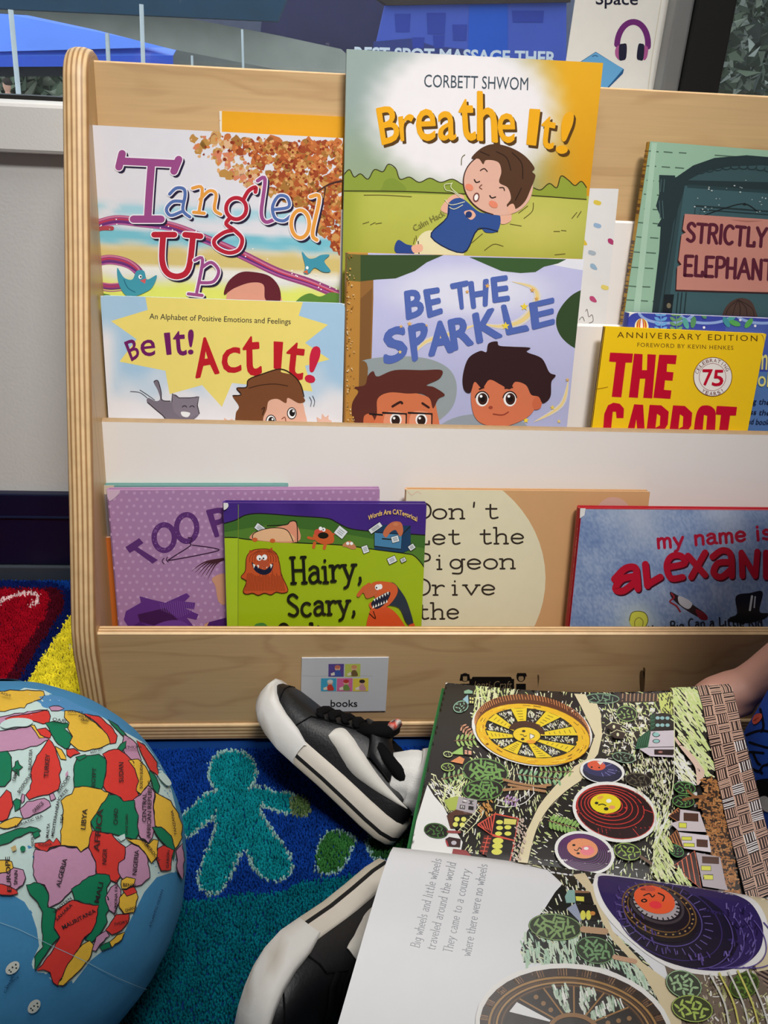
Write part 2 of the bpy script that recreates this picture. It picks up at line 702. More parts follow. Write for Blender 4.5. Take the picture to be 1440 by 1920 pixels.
PEN = {  # width, strokes, serif spots
    'A': (.7, [[(0, 0), (.35, 1)], [(.35, 1), (.7, 0)], [(.13, .36), (.57, .36)]], [(0, 0), (.7, 0)]),
    'B': (.56, [[(.06, 0), (.06, 1)], [(.06, 1), (.36, 1), (.5, .88), (.48, .64), (.34, .54), (.06, .54)], [(.34, .54), (.54, .42), (.55, .14), (.38, 0), (.06, 0)]], [(.04, 0, -1), (.04, 1, -1)]),
    'C': (.6, [_o(.33, .5, .32, .5, 50, 310)], []),
    'D': (.6, [[(.08, 0), (.08, 1)], [(.08, 1), (.34, 1), (.54, .82), (.6, .5), (.54, .18), (.34, 0), (.08, 0)]], [(.06, 0, -1), (.06, 1, -1)]),
    'E': (.5, [[(.06, 0), (.06, 1)], [(.06, 1), (.5, 1)], [(.06, .52), (.42, .52)], [(.06, 0), (.5, 0)]], []),
    'G': (.62, [_o(.33, .5, .32, .5, 50, 330), [(.62, .3), (.62, .45)], [(.4, .45), (.62, .45)]], []),
    'H': (.6, [[(.06, 0), (.06, 1)], [(.54, 0), (.54, 1)], [(.06, .5), (.54, .5)]], [(.06, 0), (.06, 1), (.54, 0), (.54, 1)]),
    'I': (.2, [[(.1, 0), (.1, 1)]], [(.1, 0), (.1, 1)]),
    'K': (.58, [[(.06, 0), (.06, 1)], [(.54, 1), (.08, .42)], [(.22, .6), (.58, 0)]], []),
    'L': (.5, [[(.08, 0), (.08, 1)], [(.08, 0), (.5, 0)], [(.5, 0), (.5, .2)]], [(.08, 1), (.06, 0, -1)]),
    'M': (.7, [[(.04, 0), (.08, 1)], [(.08, 1), (.35, .3)], [(.35, .3), (.62, 1)], [(.62, 1), (.66, 0)]], []),
    'N': (.6, [[(.06, 0), (.06, 1)], [(.06, 1), (.54, 0)], [(.54, 0), (.54, 1)]], []),
    'O': (.68, [_o(.34, .5, .33, .5)], []),
    'P': (.54, [[(.08, 0), (.08, 1)], [(.08, 1), (.36, 1), (.53, .88), (.53, .62), (.36, .5), (.08, .5)]], [(.08, 0), (.06, 1, -1)]),
    'R': (.58, [[(.06, 0), (.06, 1)], [(.06, 1), (.36, 1), (.52, .86), (.5, .62), (.34, .52), (.06, .52)], [(.3, .52), (.58, 0)]], []),
    'S': (.52, [[(.48, .86), (.3, 1), (.1, .92), (.06, .72), (.24, .54), (.44, .38), (.48, .16), (.3, 0), (.06, .1)]], []),
    'T': (.6, [[(.3, 0), (.3, 1)], [(0, 1), (.6, 1)]], [(.3, 0)]),
    'U': (.58, [[(.06, 1), (.06, .3), (.16, .04), (.42, .04), (.52, .3), (.52, 1)]], [(.06, 1), (.52, 1)]),
    'W': (.8, [[(0, 1), (.2, 0)], [(.2, 0), (.4, .7)], [(.4, .7), (.6, 0)], [(.6, 0), (.8, 1)]], []),
    'X': (.6, [[(0, 0), (.6, 1)], [(0, 1), (.6, 0)]], []),
    'Y': (.6, [[(0, 1), (.3, .5)], [(.6, 1), (.3, .5)], [(.3, .5), (.3, 0)]], []),
    'a': (.5, [[(.06, .52), (.22, .62), (.4, .54), (.42, .3), (.42, .06), (.52, 0)], [(.42, .36), (.2, .36), (.04, .2), (.1, .02), (.26, 0), (.42, .12)]], []),
    'b': (.52, [[(.06, 1), (.06, 0)], _o(.28, .3, .22, .3)], [(.04, 1, -1)]),
    'c': (.46, [_o(.26, .3, .24, .3, 50, 315)], []),
    'd': (.52, [[(.44, 1), (.44, 0)], _o(.23, .3, .21, .3)], [(.44, 1, -1), (.46, 0, 1)]),
    'e': (.48, [[(.04, .32), (.46, .32), (.44, .5), (.26, .61), (.08, .5), (.03, .3), (.1, .08), (.28, 0), (.46, .1)]], []),
    'f': (.4, [[(.4, .94), (.28, 1), (.18, .9), (.16, .7), (.16, 0)], [(.02, .6), (.36, .6)]], []),
    'g': (.52, [_o(.24, .32, .2, .28), [(.46, .6), (.46, -.1), (.36, -.28), (.12, -.26)]], [(.48, .6, 1)]),
    'h': (.5, [[(.06, 1), (.06, 0)], [(.06, .4), (.16, .56), (.32, .6), (.43, .5), (.44, .3), (.44, 0)]], [(.06, 0), (.44, 0), (.04, 1, -1)]),
    'i': (.2, [[(.1, .6), (.1, 0)], [(.1, .83), (.1, .86)]], [(.1, 0), (.08, .6, -1)]),
    'k': (.48, [[(.06, 1), (.06, 0)], [(.44, .6), (.08, .26)], [(.18, .34), (.48, 0)]], []),
    'l': (.2, [[(.1, 1), (.1, 0)]], [(.1, 0), (.08, 1, -1)]),
    'm': (.74, [[(.06, .6), (.06, 0)], [(.06, .42), (.2, .6), (.34, .56), (.37, .38), (.37, 0)], [(.37, .42), (.5, .6), (.64, .56), (.68, .38), (.68, 0)]], [(.06, 0), (.37, 0), (.68, 0)]),
    'n': (.5, [[(.06, .6), (.06, 0)], [(.06, .4), (.16, .56), (.32, .6), (.43, .5), (.44, .3), (.44, 0)]], [(.06, 0), (.44, 0), (.04, .6, -1)]),
    'o': (.5, [_o(.25, .3, .24, .3)], []),
    'p': (.52, [[(.06, .6), (.06, -.3)], _o(.28, .3, .22, .3)], [(.06, -.3), (.04, .6, -1)]),
    'r': (.42, [[(.1, .6), (.1, 0)], [(.1, .36), (.2, .54), (.34, .6), (.42, .54)]], [(.1, 0), (.06, .6, -1)]),
    's': (.42, [[(.38, .5), (.22, .61), (.07, .5), (.12, .36), (.3, .28), (.39, .14), (.24, 0), (.04, .08)]], []),
    't': (.4, [[(.16, .86), (.16, .14), (.26, 0), (.42, .06)], [(.0, .6), (.38, .6)]], []),
    'u': (.5, [[(.06, .6), (.06, .2), (.14, .02), (.32, .02), (.44, .2), (.44, .6)], [(.44, .4), (.44, 0)]], [(.04, .6, -1), (.42, .6, -1), (.46, 0, 1)]),
    'v': (.48, [[(0, .6), (.24, 0)], [(.24, 0), (.48, .6)]], [(0, .6), (.48, .6)]),
    'w': (.66, [[(0, .6), (.16, 0)], [(.16, 0), (.33, .5)], [(.33, .5), (.5, 0)], [(.5, 0), (.66, .6)]], [(0, .6), (.66, .6)]),
    'y': (.5, [[(.02, .6), (.25, .04)], [(.48, .6), (.25, .04), (.16, -.2), (.02, -.28)]], [(.02, .6), (.48, .6)]),
    '!': (.14, [[(.07, 1), (.07, .28)], [(.07, .02), (.07, .05)]], []),
    ',': (.14, [[(.08, .08), (.09, -.04), (.02, -.16)]], []),
    "'": (.14, [[(.07, 1), (.05, .72)]], []),
    '.': (.1, [[(.05, .02), (.05, .05)]], []),
    '?': (.44, [[(.04, .8), (.14, .98), (.34, .96), (.42, .76), (.24, .52), (.22, .3)], [(.22, .02), (.22, .05)]], []),
}

# ================================================================== the setting
WALL_Y = 0.312
m_wall = mat('painted_wall', (222, 220, 217), 0.75, 0.02, 30, 0.12, 260)
m_frame = mat('window_frame_white', (240, 238, 234), 0.5, 0.02, 40, 0.08, 400)
m_navy = mat('navy_vinyl', (10, 18, 48), 0.35, 0.05, 30)
m_strip = mat('grey_metal_strip', (70, 78, 88), 0.4, 0.08, 40, metal=0.3)
m_silver = mat('brushed_aluminium', (150, 152, 152), 0.42, 0.05, 60, metal=0.55)
m_black = mat('black_metal', (22, 22, 22), 0.5, 0.05, 60)
m_floor = mat('dark_floor', (40, 46, 60), 0.7, 0.05, 20)


def glass_mat():
    m = bpy.data.materials.new('window_glass')
    m.use_nodes = True
    nt = m.node_tree
    nt.nodes.clear()
    out = nt.nodes.new('ShaderNodeOutputMaterial')
    tr = nt.nodes.new('ShaderNodeBsdfTransparent')
    tr.inputs[0].default_value = (0.93, 0.96, 0.97, 1)
    gl = nt.nodes.new('ShaderNodeBsdfGlossy')
    gl.inputs['Roughness'].default_value = 0.02
    df = nt.nodes.new('ShaderNodeBsdfDiffuse')
    df.inputs[0].default_value = (0.5, 0.52, 0.55, 1)
    fr = nt.nodes.new('ShaderNodeFresnel')
    fr.inputs[0].default_value = 1.5
    mx = nt.nodes.new('ShaderNodeMixShader')
    nt.links.new(fr.outputs[0], mx.inputs[0])
    nt.links.new(tr.outputs[0], mx.inputs[1])
    nt.links.new(gl.outputs[0], mx.inputs[2])
    # dust and scratches
    tc = nt.nodes.new('ShaderNodeTexCoord')
    n = nt.nodes.new('ShaderNodeTexNoise')
    n.inputs['Scale'].default_value = 160
    n.inputs['Detail'].default_value = 6
    nt.links.new(tc.outputs['Object'], n.inputs['Vector'])
    cr = nt.nodes.new('ShaderNodeValToRGB')
    cr.color_ramp.elements[0].position = 0.70
    cr.color_ramp.elements[0].color = (0.02, 0.02, 0.02, 1)
    cr.color_ramp.elements[1].position = 0.86
    cr.color_ramp.elements[1].color = (0.45, 0.45, 0.45, 1)
    nt.links.new(n.outputs['Fac'], cr.inputs['Fac'])
    m2 = nt.nodes.new('ShaderNodeMixShader')
    nt.links.new(cr.outputs['Color'], m2.inputs[0])
    nt.links.new(mx.outputs[0], m2.inputs[1])
    nt.links.new(df.outputs[0], m2.inputs[2])
    nt.links.new(m2.outputs[0], out.inputs[0])
    return m


m_glass = glass_mat()
b = MB()
b.box((-2.0, -2.2, -0.06), (2.2, WALL_Y + 0.02, -0.012))
struct('floor', b, m_floor)
m_room = mat('room_paint', (200, 196, 190), 0.8, 0.02, 10)
b = MB()
b.box((-2.0, -2.2, 2.6), (2.2, WALL_Y + .12, 2.66))
struct('ceiling', b, m_room)
for nm, a0, a1 in (('wall_left', (-2.06, -2.2, -.06), (-2.0, WALL_Y + .12, 2.66)), ('wall_right', (2.2, -2.2, -.06), (2.26, WALL_Y + .12, 2.66)), ('wall_front', (-2.06, -2.26, -.06), (2.26, -2.2, 2.66))):
    b = MB()
    b.box(a0, a1)
    struct(nm, b, m_room)
b = MB()
b.box((-2.0, WALL_Y, 1.6), (2.2, WALL_Y + .12, 2.6))
struct('trim_2', b, m_room)

z_sill = float(onY(60, 193, WALL_Y - 0.012)[2])
z_sillb = float(onY(60, 289, WALL_Y - 0.012)[2])
b = MB()
b.box((-2.0, WALL_Y, -0.05), (2.2, WALL_Y + 0.12, z_sillb + 0.02))
struct('wall_back', b, m_wall)
b = MB()
zb = float(onY(60, 927, WALL_Y - 0.012)[2])
b.box((-2.0, WALL_Y - 0.012, 0.016), (2.2, WALL_Y - 0.0005, zb))
b.box((-2.0, WALL_Y - 0.014, zb - 0.034), (2.2, WALL_Y - 0.0005, zb - 0.030))
struct('baseboard_back', b, m_navy, 0.002)
b = MB()
b.box((-2.0, WALL_Y - 0.016, -0.012), (2.2, WALL_Y - 0.0005, 0.0155))
struct('trim_1', b, m_strip, 0.002)

# window: sill rail, left pane, aluminium stile, black mullion, right pane
GY = WALL_Y + 0.05
win = bpy.data.objects.new('window_1', None)
COL.objects.link(win)
win.location = (0, WALL_Y, z_sill)
ROOTLOC[win.name] = (0, WALL_Y, z_sill)
win['kind'] = 'structure'
b = MB()
b.box((-2.0, WALL_Y - 0.012, z_sillb), (2.2, WALL_Y + 0.11, z_sill))
b.build('window_sill', m_frame, win, 0.004)
xs0 = float(onY(1235, 160, GY - 0.02)[0])
xs1 = float(onY(1267, 165, GY - 0.02)[0])
xs2 = float(onY(1341, 170, GY - 0.03)[0])
b = MB()
b.box((xs0, GY - 0.03, z_sill), (xs1, GY + 0.03, 1.6))
b.build('window_stile', m_silver, win, 0.003)
b = MB()
b.box((xs1, GY - 0.04, z_sill), (xs2, GY + 0.04, 1.6))
b.build('window_mullion', m_black, win, 0.002)
b = MB()
b.box((-2.0, GY - 0.012, z_sill), (xs0, GY + 0.012, z_sill + 0.004))
b.build('glazing_gasket', m_black, win)
b = MB()
b.box((-2.0, GY - 0.003, z_sill + 0.002), (xs0, GY + 0.003, 1.6))
b.build('glass_pane', m_glass, win)
b = MB()
b.box((xs2, GY - 0.003, z_sill + 0.002), (2.2, GY + 0.003, 1.6))
b.build('glass_pane', m_glass, win)

# ------------------------------------------------------------------ outside, seen through the glass
m_awn = mat('blue_awning_cloth', None, 0.6, 0.12, 3, attr=True)
m_out = mat('weathered_outdoor', None, 0.8, 0.25, 6, attr=True)


def slab(b, quad, Y, t, col, Y2=None):
    """a board whose face shows the pixel quad TL,TR,BR,BL at distance Y (lower edge at Y2)"""
    ys = [Y, Y, Y if Y2 is None else Y2, Y if Y2 is None else Y2]
    f = [onY(p[0], p[1], y) for p, y in zip(quad, ys)]
    k = [q + np.array([0, t, 0]) for q in f]
    b.hexa([f[0], f[1], f[2], f[3], k[0], k[1], k[2], k[3]], col)


b = MB()
GZ = float(onY(10, 156, 22.0)[2]) + .09 - 1.62      # ground level outside
b.box((-9, WALL_Y + 0.2, GZ - .1), (12, 32, GZ), (110, 112, 115))
o = b.build('ground', m_out)
o['kind'] = 'structure'
b = MB()
slab(b, [(-900, -420), (2400, -300), (2400, 250), (-900, 260)], 30.0, 0.4, (84, 88, 108))
fac = b.build('building', m_out)
tag(fac, 'dim purple grey building far behind the window glass', 'building')
for j, yy in enumerate((-60, -6, 52)):
    for i in range(9):
        x = 420 + i * 74
        bw = MB()
        slab(bw, [(x, yy), (x + 26, yy + 2), (x + 26, yy + 34), (x, yy + 32)], 29.94, 0.05, (30, 36, 66))
        bw.build('window', m_out, fac)
# hedge behind the man
b = MB()
for i in range(1600):
    c = onY(random.uniform(-200, 296), random.uniform(120, 260), random.uniform(23.4, 24.4))
    r = random.uniform(0.06, 0.24)
    a = [c + rng.normal(0, 1, 3) * r for _ in range(4)]
    g = random.choice([(80, 96, 76), (104, 116, 92), (58, 72, 56), (128, 134, 116)])
    b.add(a, [(0, 1, 2), (0, 2, 3), (0, 1, 3), (1, 2, 3)], g)
tag(b.build('hedge', m_out), 'grey green hedge outside, behind the man passing the window', 'hedge')
# the blue awning on the left with its valance
aw = thing('awning', tuple(onY(150, 128, 7.0)), 'bright blue sloping shop awning outside at the left', 'awning')
b = MB()
slab(b, [(-420, -60), (150, 20), (322, 88), (-420, 108)], 7.6, 0.05, (92, 136, 235), 7.0)
slab(b, [(30, 31), (330, 92), (322, 106), (-420, 108)], 7.5, 0.05, (92, 136, 235), 7.0)
b.build('canopy', m_awn, aw)
b = MB()
slab(b, [(-420, 106), (323, 104), (323, 124), (-420, 127)], 7.0, 0.05, (52, 92, 215))
b.build('valance', m_awn, aw)
b = MB()
slab(b, [(-420, 127), (323, 124), (323, 142), (-420, 146)], 7.06, 0.4, (26, 30, 36))
b.build('canopy_beam', m_out, aw)
# the grey sloping roof band above it
b = MB()
pts = [(-200, 2), (30, 10), (300, 24), (520, 66), (640, 92), (700, 150), (600, 146), (322, 92), (180, 56), (40, 26), (-200, 12)]
f = [onY(p[0], p[1], 6.2) for p in pts]
k = [q + np.array([0, 0.25, 0]) for q in f]
n = len(pts)
tr = [tuple(reversed(t)) for t in tessellate_polygon([[V((p[0], p[1], 0)) for p in pts]])]
b.add(f, tr, (150, 152, 142))
b.add(k, tr, (150, 152, 142))
b.add(f + k, [(i, (i + 1) % n, n + (i + 1) % n, n + i) for i in range(n)], (150, 152, 142))
tag(b.build('roof_canopy', m_out), 'dull grey sloping canopy roof outside, above the blue awning', 'canopy')
b = MB()
slab(b, [(-300, -60), (560, -60), (520, 40), (-300, 2)], 6.0, 0.2, (28, 62, 84))
tag(b.build('roof_fascia', m_out), 'dark teal underside of a roof outside at the top left', 'roof')
b = MB()
slab(b, [(318, 70), (760, 118), (760, 190), (318, 190)], 7.9, 0.3, (120, 122, 116))
tag(b.build('garden_wall', m_out), 'dull grey wall outside behind the wooden stand top', 'wall')
# posts
for (x0, x1, yt, yb, Y, lb) in ((20, 37, 18, 200, 5.0, 'leaning grey metal post outside, the leftmost one'), (201, 207, 62, 200, 6.0, 'thin grey metal post outside between two thicker ones'),
                               (265, 271, 8, 200, 5.4, 'tall grey metal post outside, above the stand corner'), (454, 458, 55, 200, 6.0, 'faint grey metal post outside, the rightmost one'),
                               (360, 362, 104, 200, 6.0, 'short pale stake outside, right of the blue awning')):
    b = MB()
    r = 0.012 if x1 - x0 > 4 else 0.007
    if x0 == 20:
        r = 0.014
    p0, p1 = onY(x0, yt, Y), onY(x1, yb, Y)
    p1 = p0 + (p1 - p0) * ((p0[2] - GZ - .001) / (p0[2] - p1[2]))
    b.tube([p0, p1], r * Y / 5, (186, 194, 196), 10)
    tag(b.build('metal_post', m_out), lb, 'post', 'metal posts outside the window')
# right: long blue sign hoarding with lettering
sg = thing('shop_sign', tuple(onY(890, 110, 7.4)), 'wide blue shop sign with white lettering outside, behind the poster', 'sign')
b = MB()
q = [(722, 10), (1062, 4), (1062, 150), (690, 150)]
slab(b, q, 7.4, 0.12, (74, 96, 196))
a = Art(b, Plane(onY(800, 60, 7.398), np.array([0, -1.0, 0])), eps=2e-4)
a.poly([(880, 10), (952, 8), (952, 150), (876, 150)], (30, 92, 205))  # deeper blue band: a reflection in the glass, painted onto the board
a.poly([(700, 78), (770, 72), (812, 86), (870, 92), (880, 112), (700, 112)], (52, 62, 130))
for x, y, w, h in ((740, 26, 30, 34), (800, 24, 36, 40), (848, 46, 28, 30), (960, 20, 60, 22), (772, 70, 24, 20), (812, 66, 22, 24)):
    a.poly([(x, y), (x + w, y), (x + w - 2, y + h), (x + 2, y + h)], (46, 66, 168))
a.text('REST SPOT MASSAGE THER', (664, 112), (1043, 121), 25, (232, 238, 245), 0.03)
b.build('sign_board', m_awn, sg)
b = MB()
slab(b, [(700, -8), (1070, -14), (1070, 4), (726, 10)], 7.35, 0.2, (58, 46, 44))
b.build('sign_rail', m_out, sg)
b = MB()
slab(b, [(500, -60), (730, -60), (716, 150), (480, 150)], 8.4, 0.5, (56, 54, 88))
tag(b.build('brick_pier', m_out), 'dark violet pier outside between the grey roof and blue sign', 'pier')
# pale trees right of the mullion
b = MB()
slab(b, [(1150, -300), (1950, -300), (1950, 300), (1150, 300)], 5.4, 0.2, (70, 80, 66))
for i in range(5200):
    c = onY(random.uniform(1180, 1900), random.uniform(-260, 260), random.uniform(4.6, 5.6))
    r = random.uniform(0.008, 0.034)
    a_ = [c + rng.normal(0, 1, 3) * r for _ in range(4)]
    g = random.choice([(92, 104, 84), (120, 128, 112), (70, 80, 66), (150, 156, 146), (60, 68, 62)])
    b.add(a_, [(0, 1, 2), (0, 2, 3), (0, 1, 3), (1, 2, 3)], g)
tag(b.build('hedge', m_out), 'grey green leafy hedge outside, right of the black window mullion', 'hedge')

# the man walking past, far outside
mp = onY(13, 172, 22.0)
sc_ = 8.2 * 1.0
man = thing('person', (mp[0], mp[1], GZ), 'bearded person in a light grey hoodie walking outside the window', 'person')
b = MB()
hz = float(onY(10, 156, 22.0)[2])
cx, cy = float(onY(13, 162, 22.0)[0]), 22.0


def ringx(cx, cy, z, rx, ry, n=14):
    return [(cx + rx * math.cos(2 * math.pi * i / n), cy + ry * math.sin(2 * math.pi * i / n), z) for i in range(n)]


sk = (196, 150, 128)
prof = [(1.62, .02), (1.6, .06), (1.54, .085), (1.46, .09), (1.4, .075), (1.36, .055), (1.32, .06), (1.28, .14), (1.2, .19), (1.0, .18), (.8, .17), (.7, .16), (.4, .11), (.08, .07), (0.0, .08)]
zt = hz + 0.09
b.loft([ringx(cx, cy, zt - (1.62 - z), r, r * 0.75) for z, r in prof], lambda p: sk if p[2] > zt - .32 else ((186, 190, 198) if p[2] > zt - .95 else (40, 44, 56)))
b.build('body', m_out, man)
b = MB()
b.loft([ringx(cx + 0.01, cy + 0.01, zt - (1.62 - z), r, r * 0.8) for z, r in ((1.645, .02), (1.63, .07), (1.56, .098), (1.5, .098), (1.49, .09))], (44, 34, 30))
b.build('hair', m_out, man)
b = MB()
b.loft([ringx(cx, cy, zt - (1.62 - z), r, r * 0.78) for z, r in ((1.3, .1), (1.27, .16), (1.2, .21), (1.0, .2), (.8, .2), (.72, .19))], (188, 192, 202))
for s in (-1, 1):
    b.tube([(cx + s * .19, cy, zt - .4), (cx + s * .25, cy - .02, zt - .65), (cx + s * .24, cy - .08, zt - .9)], [.07, .06, .05], (184, 188, 198), 10)
b.build('hoodie', m_out, man)
b = MB()
b.tube([(cx + .1, cy - .16, zt - .36), (cx + .14, cy - .2, zt - .6), (cx + .13, cy - .17, zt - .8)], .018, (70, 74, 88), 6)
b.build('bag_strap', m_out, man)

# poster taped on the inside of the glass
po = thing('poster', tuple(onY(1145, 160, GY - 0.006)), 'white paper poster with purple headphones stuck on the window glass', 'poster')
b = MB()
PY = GY - 0.0055
q = [(1078 + 0.15 * 200, -200), (1258 + 0.16 * 200, -200), (1258 - 0.16 * 178 - 2, 180), (1078 - 0.15 * 178, 180)]
f = [onY(p[0], p[1], PY) for p in q]
k = [p + np.array([0, 0.0006, 0]) for p in f]
b.hexa(f + k, (236, 234, 228))
a = Art(b, Plane((0, PY, 0), np.array([0, -1.0, 0])), clip=q)
a.stroke([(1078, -60), (1070, 0), (1056, 112), (1050, 165)], 1.5, (150, 186, 214), sm=False)
a.stroke([(1247, -60), (1240, 0), (1222, 110), (1215, 168)], 1.5, (214, 208, 186), sm=False)
a.poly([(1258, -20), (1265, -20), (1236, 170), (1229, 170)], (222, 224, 228))
a.text('Space', (1117, 8), (1196, 9), 24, (28, 30, 52), 0.012)
a.text('Quiet', (1120, -32), (1200, -31), 24, (28, 30, 52), 0.012)
hp = (112, 44, 118)
a.arc(1186, 84, 29, 43, 178, 362, 11, hp, 4)
a.poly([(1154, 92), (1161, 86), (1164, 110), (1160, 112), (1154, 104)], (176, 92, 150), True)
a.poly([(1215, 90), (1208, 86), (1206, 110), (1210, 112), (1214, 104)], (176, 92, 150), True)
a.poly([(1161, 86), (1168, 82), (1175, 84), (1174, 108), (1168, 113), (1161, 111)], (34, 34, 58), True)
a.poly([(1208, 86), (1203, 82), (1197, 84), (1194, 108), (1200, 113), (1206, 111)], (34, 34, 58), True)
a.poly([(1117, 97), (1170, 130), (1168, 138), (1140, 166), (1060, 176), (1060, 134)], (40, 92, 140))
a.poly([(1117, 98), (1169, 129), (1138, 165), (1060, 170), (1062, 134)], (106, 172, 222))
a.stroke([(1110, 106), (1116, 104), (1121, 106)], 1.6, (40, 92, 140))
b.build('poster_sheet', PRINT, po)

# ================================================================== the book display stand
XL = -0.198
XR = 0.98
m_birch = wood_mat('birch_veneer', (200, 166, 120), (188, 152, 108), 0, (3.0, 14.0, 14.0))
m_birchv = wood_mat('birch_veneer_upright', (202, 166, 116), (190, 152, 104), 2, (14.0, 14.0, 3.0))
m_white = mat('white_laminate', (232, 226, 221), 0.4, 0.02, 20, 0.03, 60)


def ply_mat(name, axis):
    """cut plywood edge: light and brown plies stacked along one axis"""
    m = bpy.data.materials.new(name)
    m.use_nodes = True
    nt = m.node_tree
    bs = nt.nodes['Principled BSDF']
    bs.inputs['Roughness'].default_value = 0.45
    tc = nt.nodes.new('ShaderNodeTexCoord')
    sp = nt.nodes.new('ShaderNodeSeparateXYZ')
    nt.links.new(tc.outputs['Object'], sp.inputs[0])
    nz = nt.nodes.new('ShaderNodeTexNoise')
    nz.inputs['Scale'].default_value = 6
    nt.links.new(tc.outputs['Object'], nz.inputs['Vector'])
    ml = nt.nodes.new('ShaderNodeMath')
    ml.operation = 'MULTIPLY_ADD'
    ml.inputs[1].default_value = 0.0012
    nt.links.new(nz.outputs['Fac'], ml.inputs[0])
    nt.links.new(sp.outputs[axis], ml.inputs[2])
    sc = nt.nodes.new('ShaderNodeMath')
    sc.operation = 'MULTIPLY'
    sc.inputs[1].default_value = 1 / 0.0042
    nt.links.new(ml.outputs[0], sc.inputs[0])
    pp = nt.nodes.new('ShaderNodeMath')
    pp.operation = 'PINGPONG'
    pp.inputs[1].default_value = 0.5
    nt.links.new(sc.outputs[0], pp.inputs[0])
    cr = nt.nodes.new('ShaderNodeValToRGB')
    cr.color_ramp.elements[0].position = 0.1
    cr.color_ramp.elements[0].color = lin((166, 122, 76))
    cr.color_ramp.elements[1].position = 0.3
    cr.color_ramp.elements[1].color = lin((226, 192, 144))
    nt.links.new(pp.outputs[0], cr.inputs['Fac'])
    n2 = nt.nodes.new('ShaderNodeTexNoise')
    n2.inputs['Scale'].default_value = 90
    nt.links.new(tc.outputs['Object'], n2.inputs['Vector'])
    mr = nt.nodes.new('ShaderNodeMapRange')
    mr.inputs['To Min'].default_value = 0.8
    mr.inputs['To Max'].default_value = 1.15
    nt.links.new(n2.outputs['Fac'], mr.inputs['Value'])
    hs = nt.nodes.new('ShaderNodeHueSaturation')
    nt.links.new(mr.outputs['Result'], hs.inputs['Value'])
    nt.links.new(cr.outputs['Color'], hs.inputs['Color'])
    nt.links.new(hs.outputs['Color'], bs.inputs['Base Color'])
    return m


m_plyx = ply_mat('plywood_edge_upright', 0)
m_plyy = ply_mat('plywood_edge_rail', 1)

stand = thing('book_display_stand', (XL, 0.1, 0), 'birch plywood book display stand with white dividers, standing under the window', 'bookshelf')
# side panels: sloping front edge, rounded top
prof = [(-0.006, 0.0), (-0.009, 0.06), (-0.012, 0.112), (-0.008, 0.135), (0.036, 0.245), (0.08, 0.36), (0.163, 0.552)]
cx0, cz0, r0 = 0.208, 0.5657, 0.036
for i in range(12):
    t = math.radians(156.6 - i * 13)
    prof.append((cx0 + r0 * math.cos(t), cz0 + r0 * math.sin(t)))
prof += [(0.247, 0.54), (0.262, 0.50), (0.262, 0.0)]
for x0, nm in ((XL - 0.022, 'side_panel'), (XR, 'side_panel')):
    b = MB()
    n = len(prof)
    P2 = [np.array(p) for p in prof]
    nrm = []
    for k in range(n):
        t1, t2 = P2[k] - P2[k - 1], P2[(k + 1) % n] - P2[k]
        q = t1 / np.linalg.norm(t1) + t2 / np.linalg.norm(t2)
        nrm.append(np.array([q[1], -q[0]]) / np.linalg.norm(q))
    rings = [[(x0 + dx * 22 / 18, *(P2[k] + nrm[k] * ins)) for k in range(n)] for dx, ins in ((0, .006), (.0006, .0034), (.002, .0014), (.006, 0), (.012, 0), (.016, .0014), (.0174, .0034), (.018, .006))]
    b.loft(rings, mi=1, smooth=True, cap=False)
    b.add(rings[0], [tuple(range(n))], mi=0)
    b.add(rings[-1], [tuple(range(n))], mi=0)
    b.build(nm, [m_birchv, m_plyx], stand)

LEAN = math.radians(9)


def panel(name, ytop, ztop, zbot, t, m, medge, lean=LEAN):
    """board between the side panels; front face passes through (ytop, ztop)"""
    b = MB()
    dy = math.tan(lean) * (ztop - zbot)
    e = 0.0015
    yb = ytop - dy
    pf = [(yb, zbot), (ytop - 0.0003, ztop - e), (ytop + e, ztop), (ytop + t - e, ztop), (ytop + t, ztop - e), (yb + t, zbot)]
    n = len(pf)
    A = [(XL, p[0], p[1]) for p in pf]
    B = [(XR, p[0], p[1]) for p in pf]
    fs = [(i, (i + 1) % n, n + (i + 1) % n, n + i) for i in range(n)]
    b.add(A + B, [fs[0], fs[4], fs[5]], mi=0)
    b.add(A + B, fs[1:4], mi=1)
    b.add(A, [tuple(range(n))], mi=0)
    b.add(B, [tuple(range(n))], mi=0)
    return b.build(name, [m, medge], stand)


Y3, Y2, Y1, Y0 = 0.098, 0.142, 0.176, 0.205
Z3 = float(onY(700, 798, Y3)[2])
Z2 = float(onY(1100, 609, Y2)[2])
Z1 = float(onY(1165, 415, Y1)[2])
Z0 = float(onY(647, 138, Y0)[2])
panel('back_panel', Y0, Z0, 0.03, 0.012, m_birch, m_plyy)
panel('divider', Y1, Z1, 0.10, 0.006, m_white, m_white)
panel('divider', Y2, Z2, 0.06, 0.006, m_white, m_white)
panel('divider', Y3, Z3, 0.02, 0.008, m_white, mat('worn_edge', (168, 140, 104), 0.6, 0.15, 120))
ZF = 0.1275
panel('front_panel', 0.0, ZF, 0.02, 0.0125, m_birch, m_plyy, 0.0)
b = MB()
b.box((XL, -0.003, 0.0), (XR, 0.012, 0.0195), mi=0)
b.build('base_rail', m_plyy and ply_mat('plywood_edge_base', 2), stand, 0.002)
b = MB()
b.box((XL, 0.012, 0.012), (XR, 0.26, 0.024))
b.build('shelf_board', m_birch, stand)
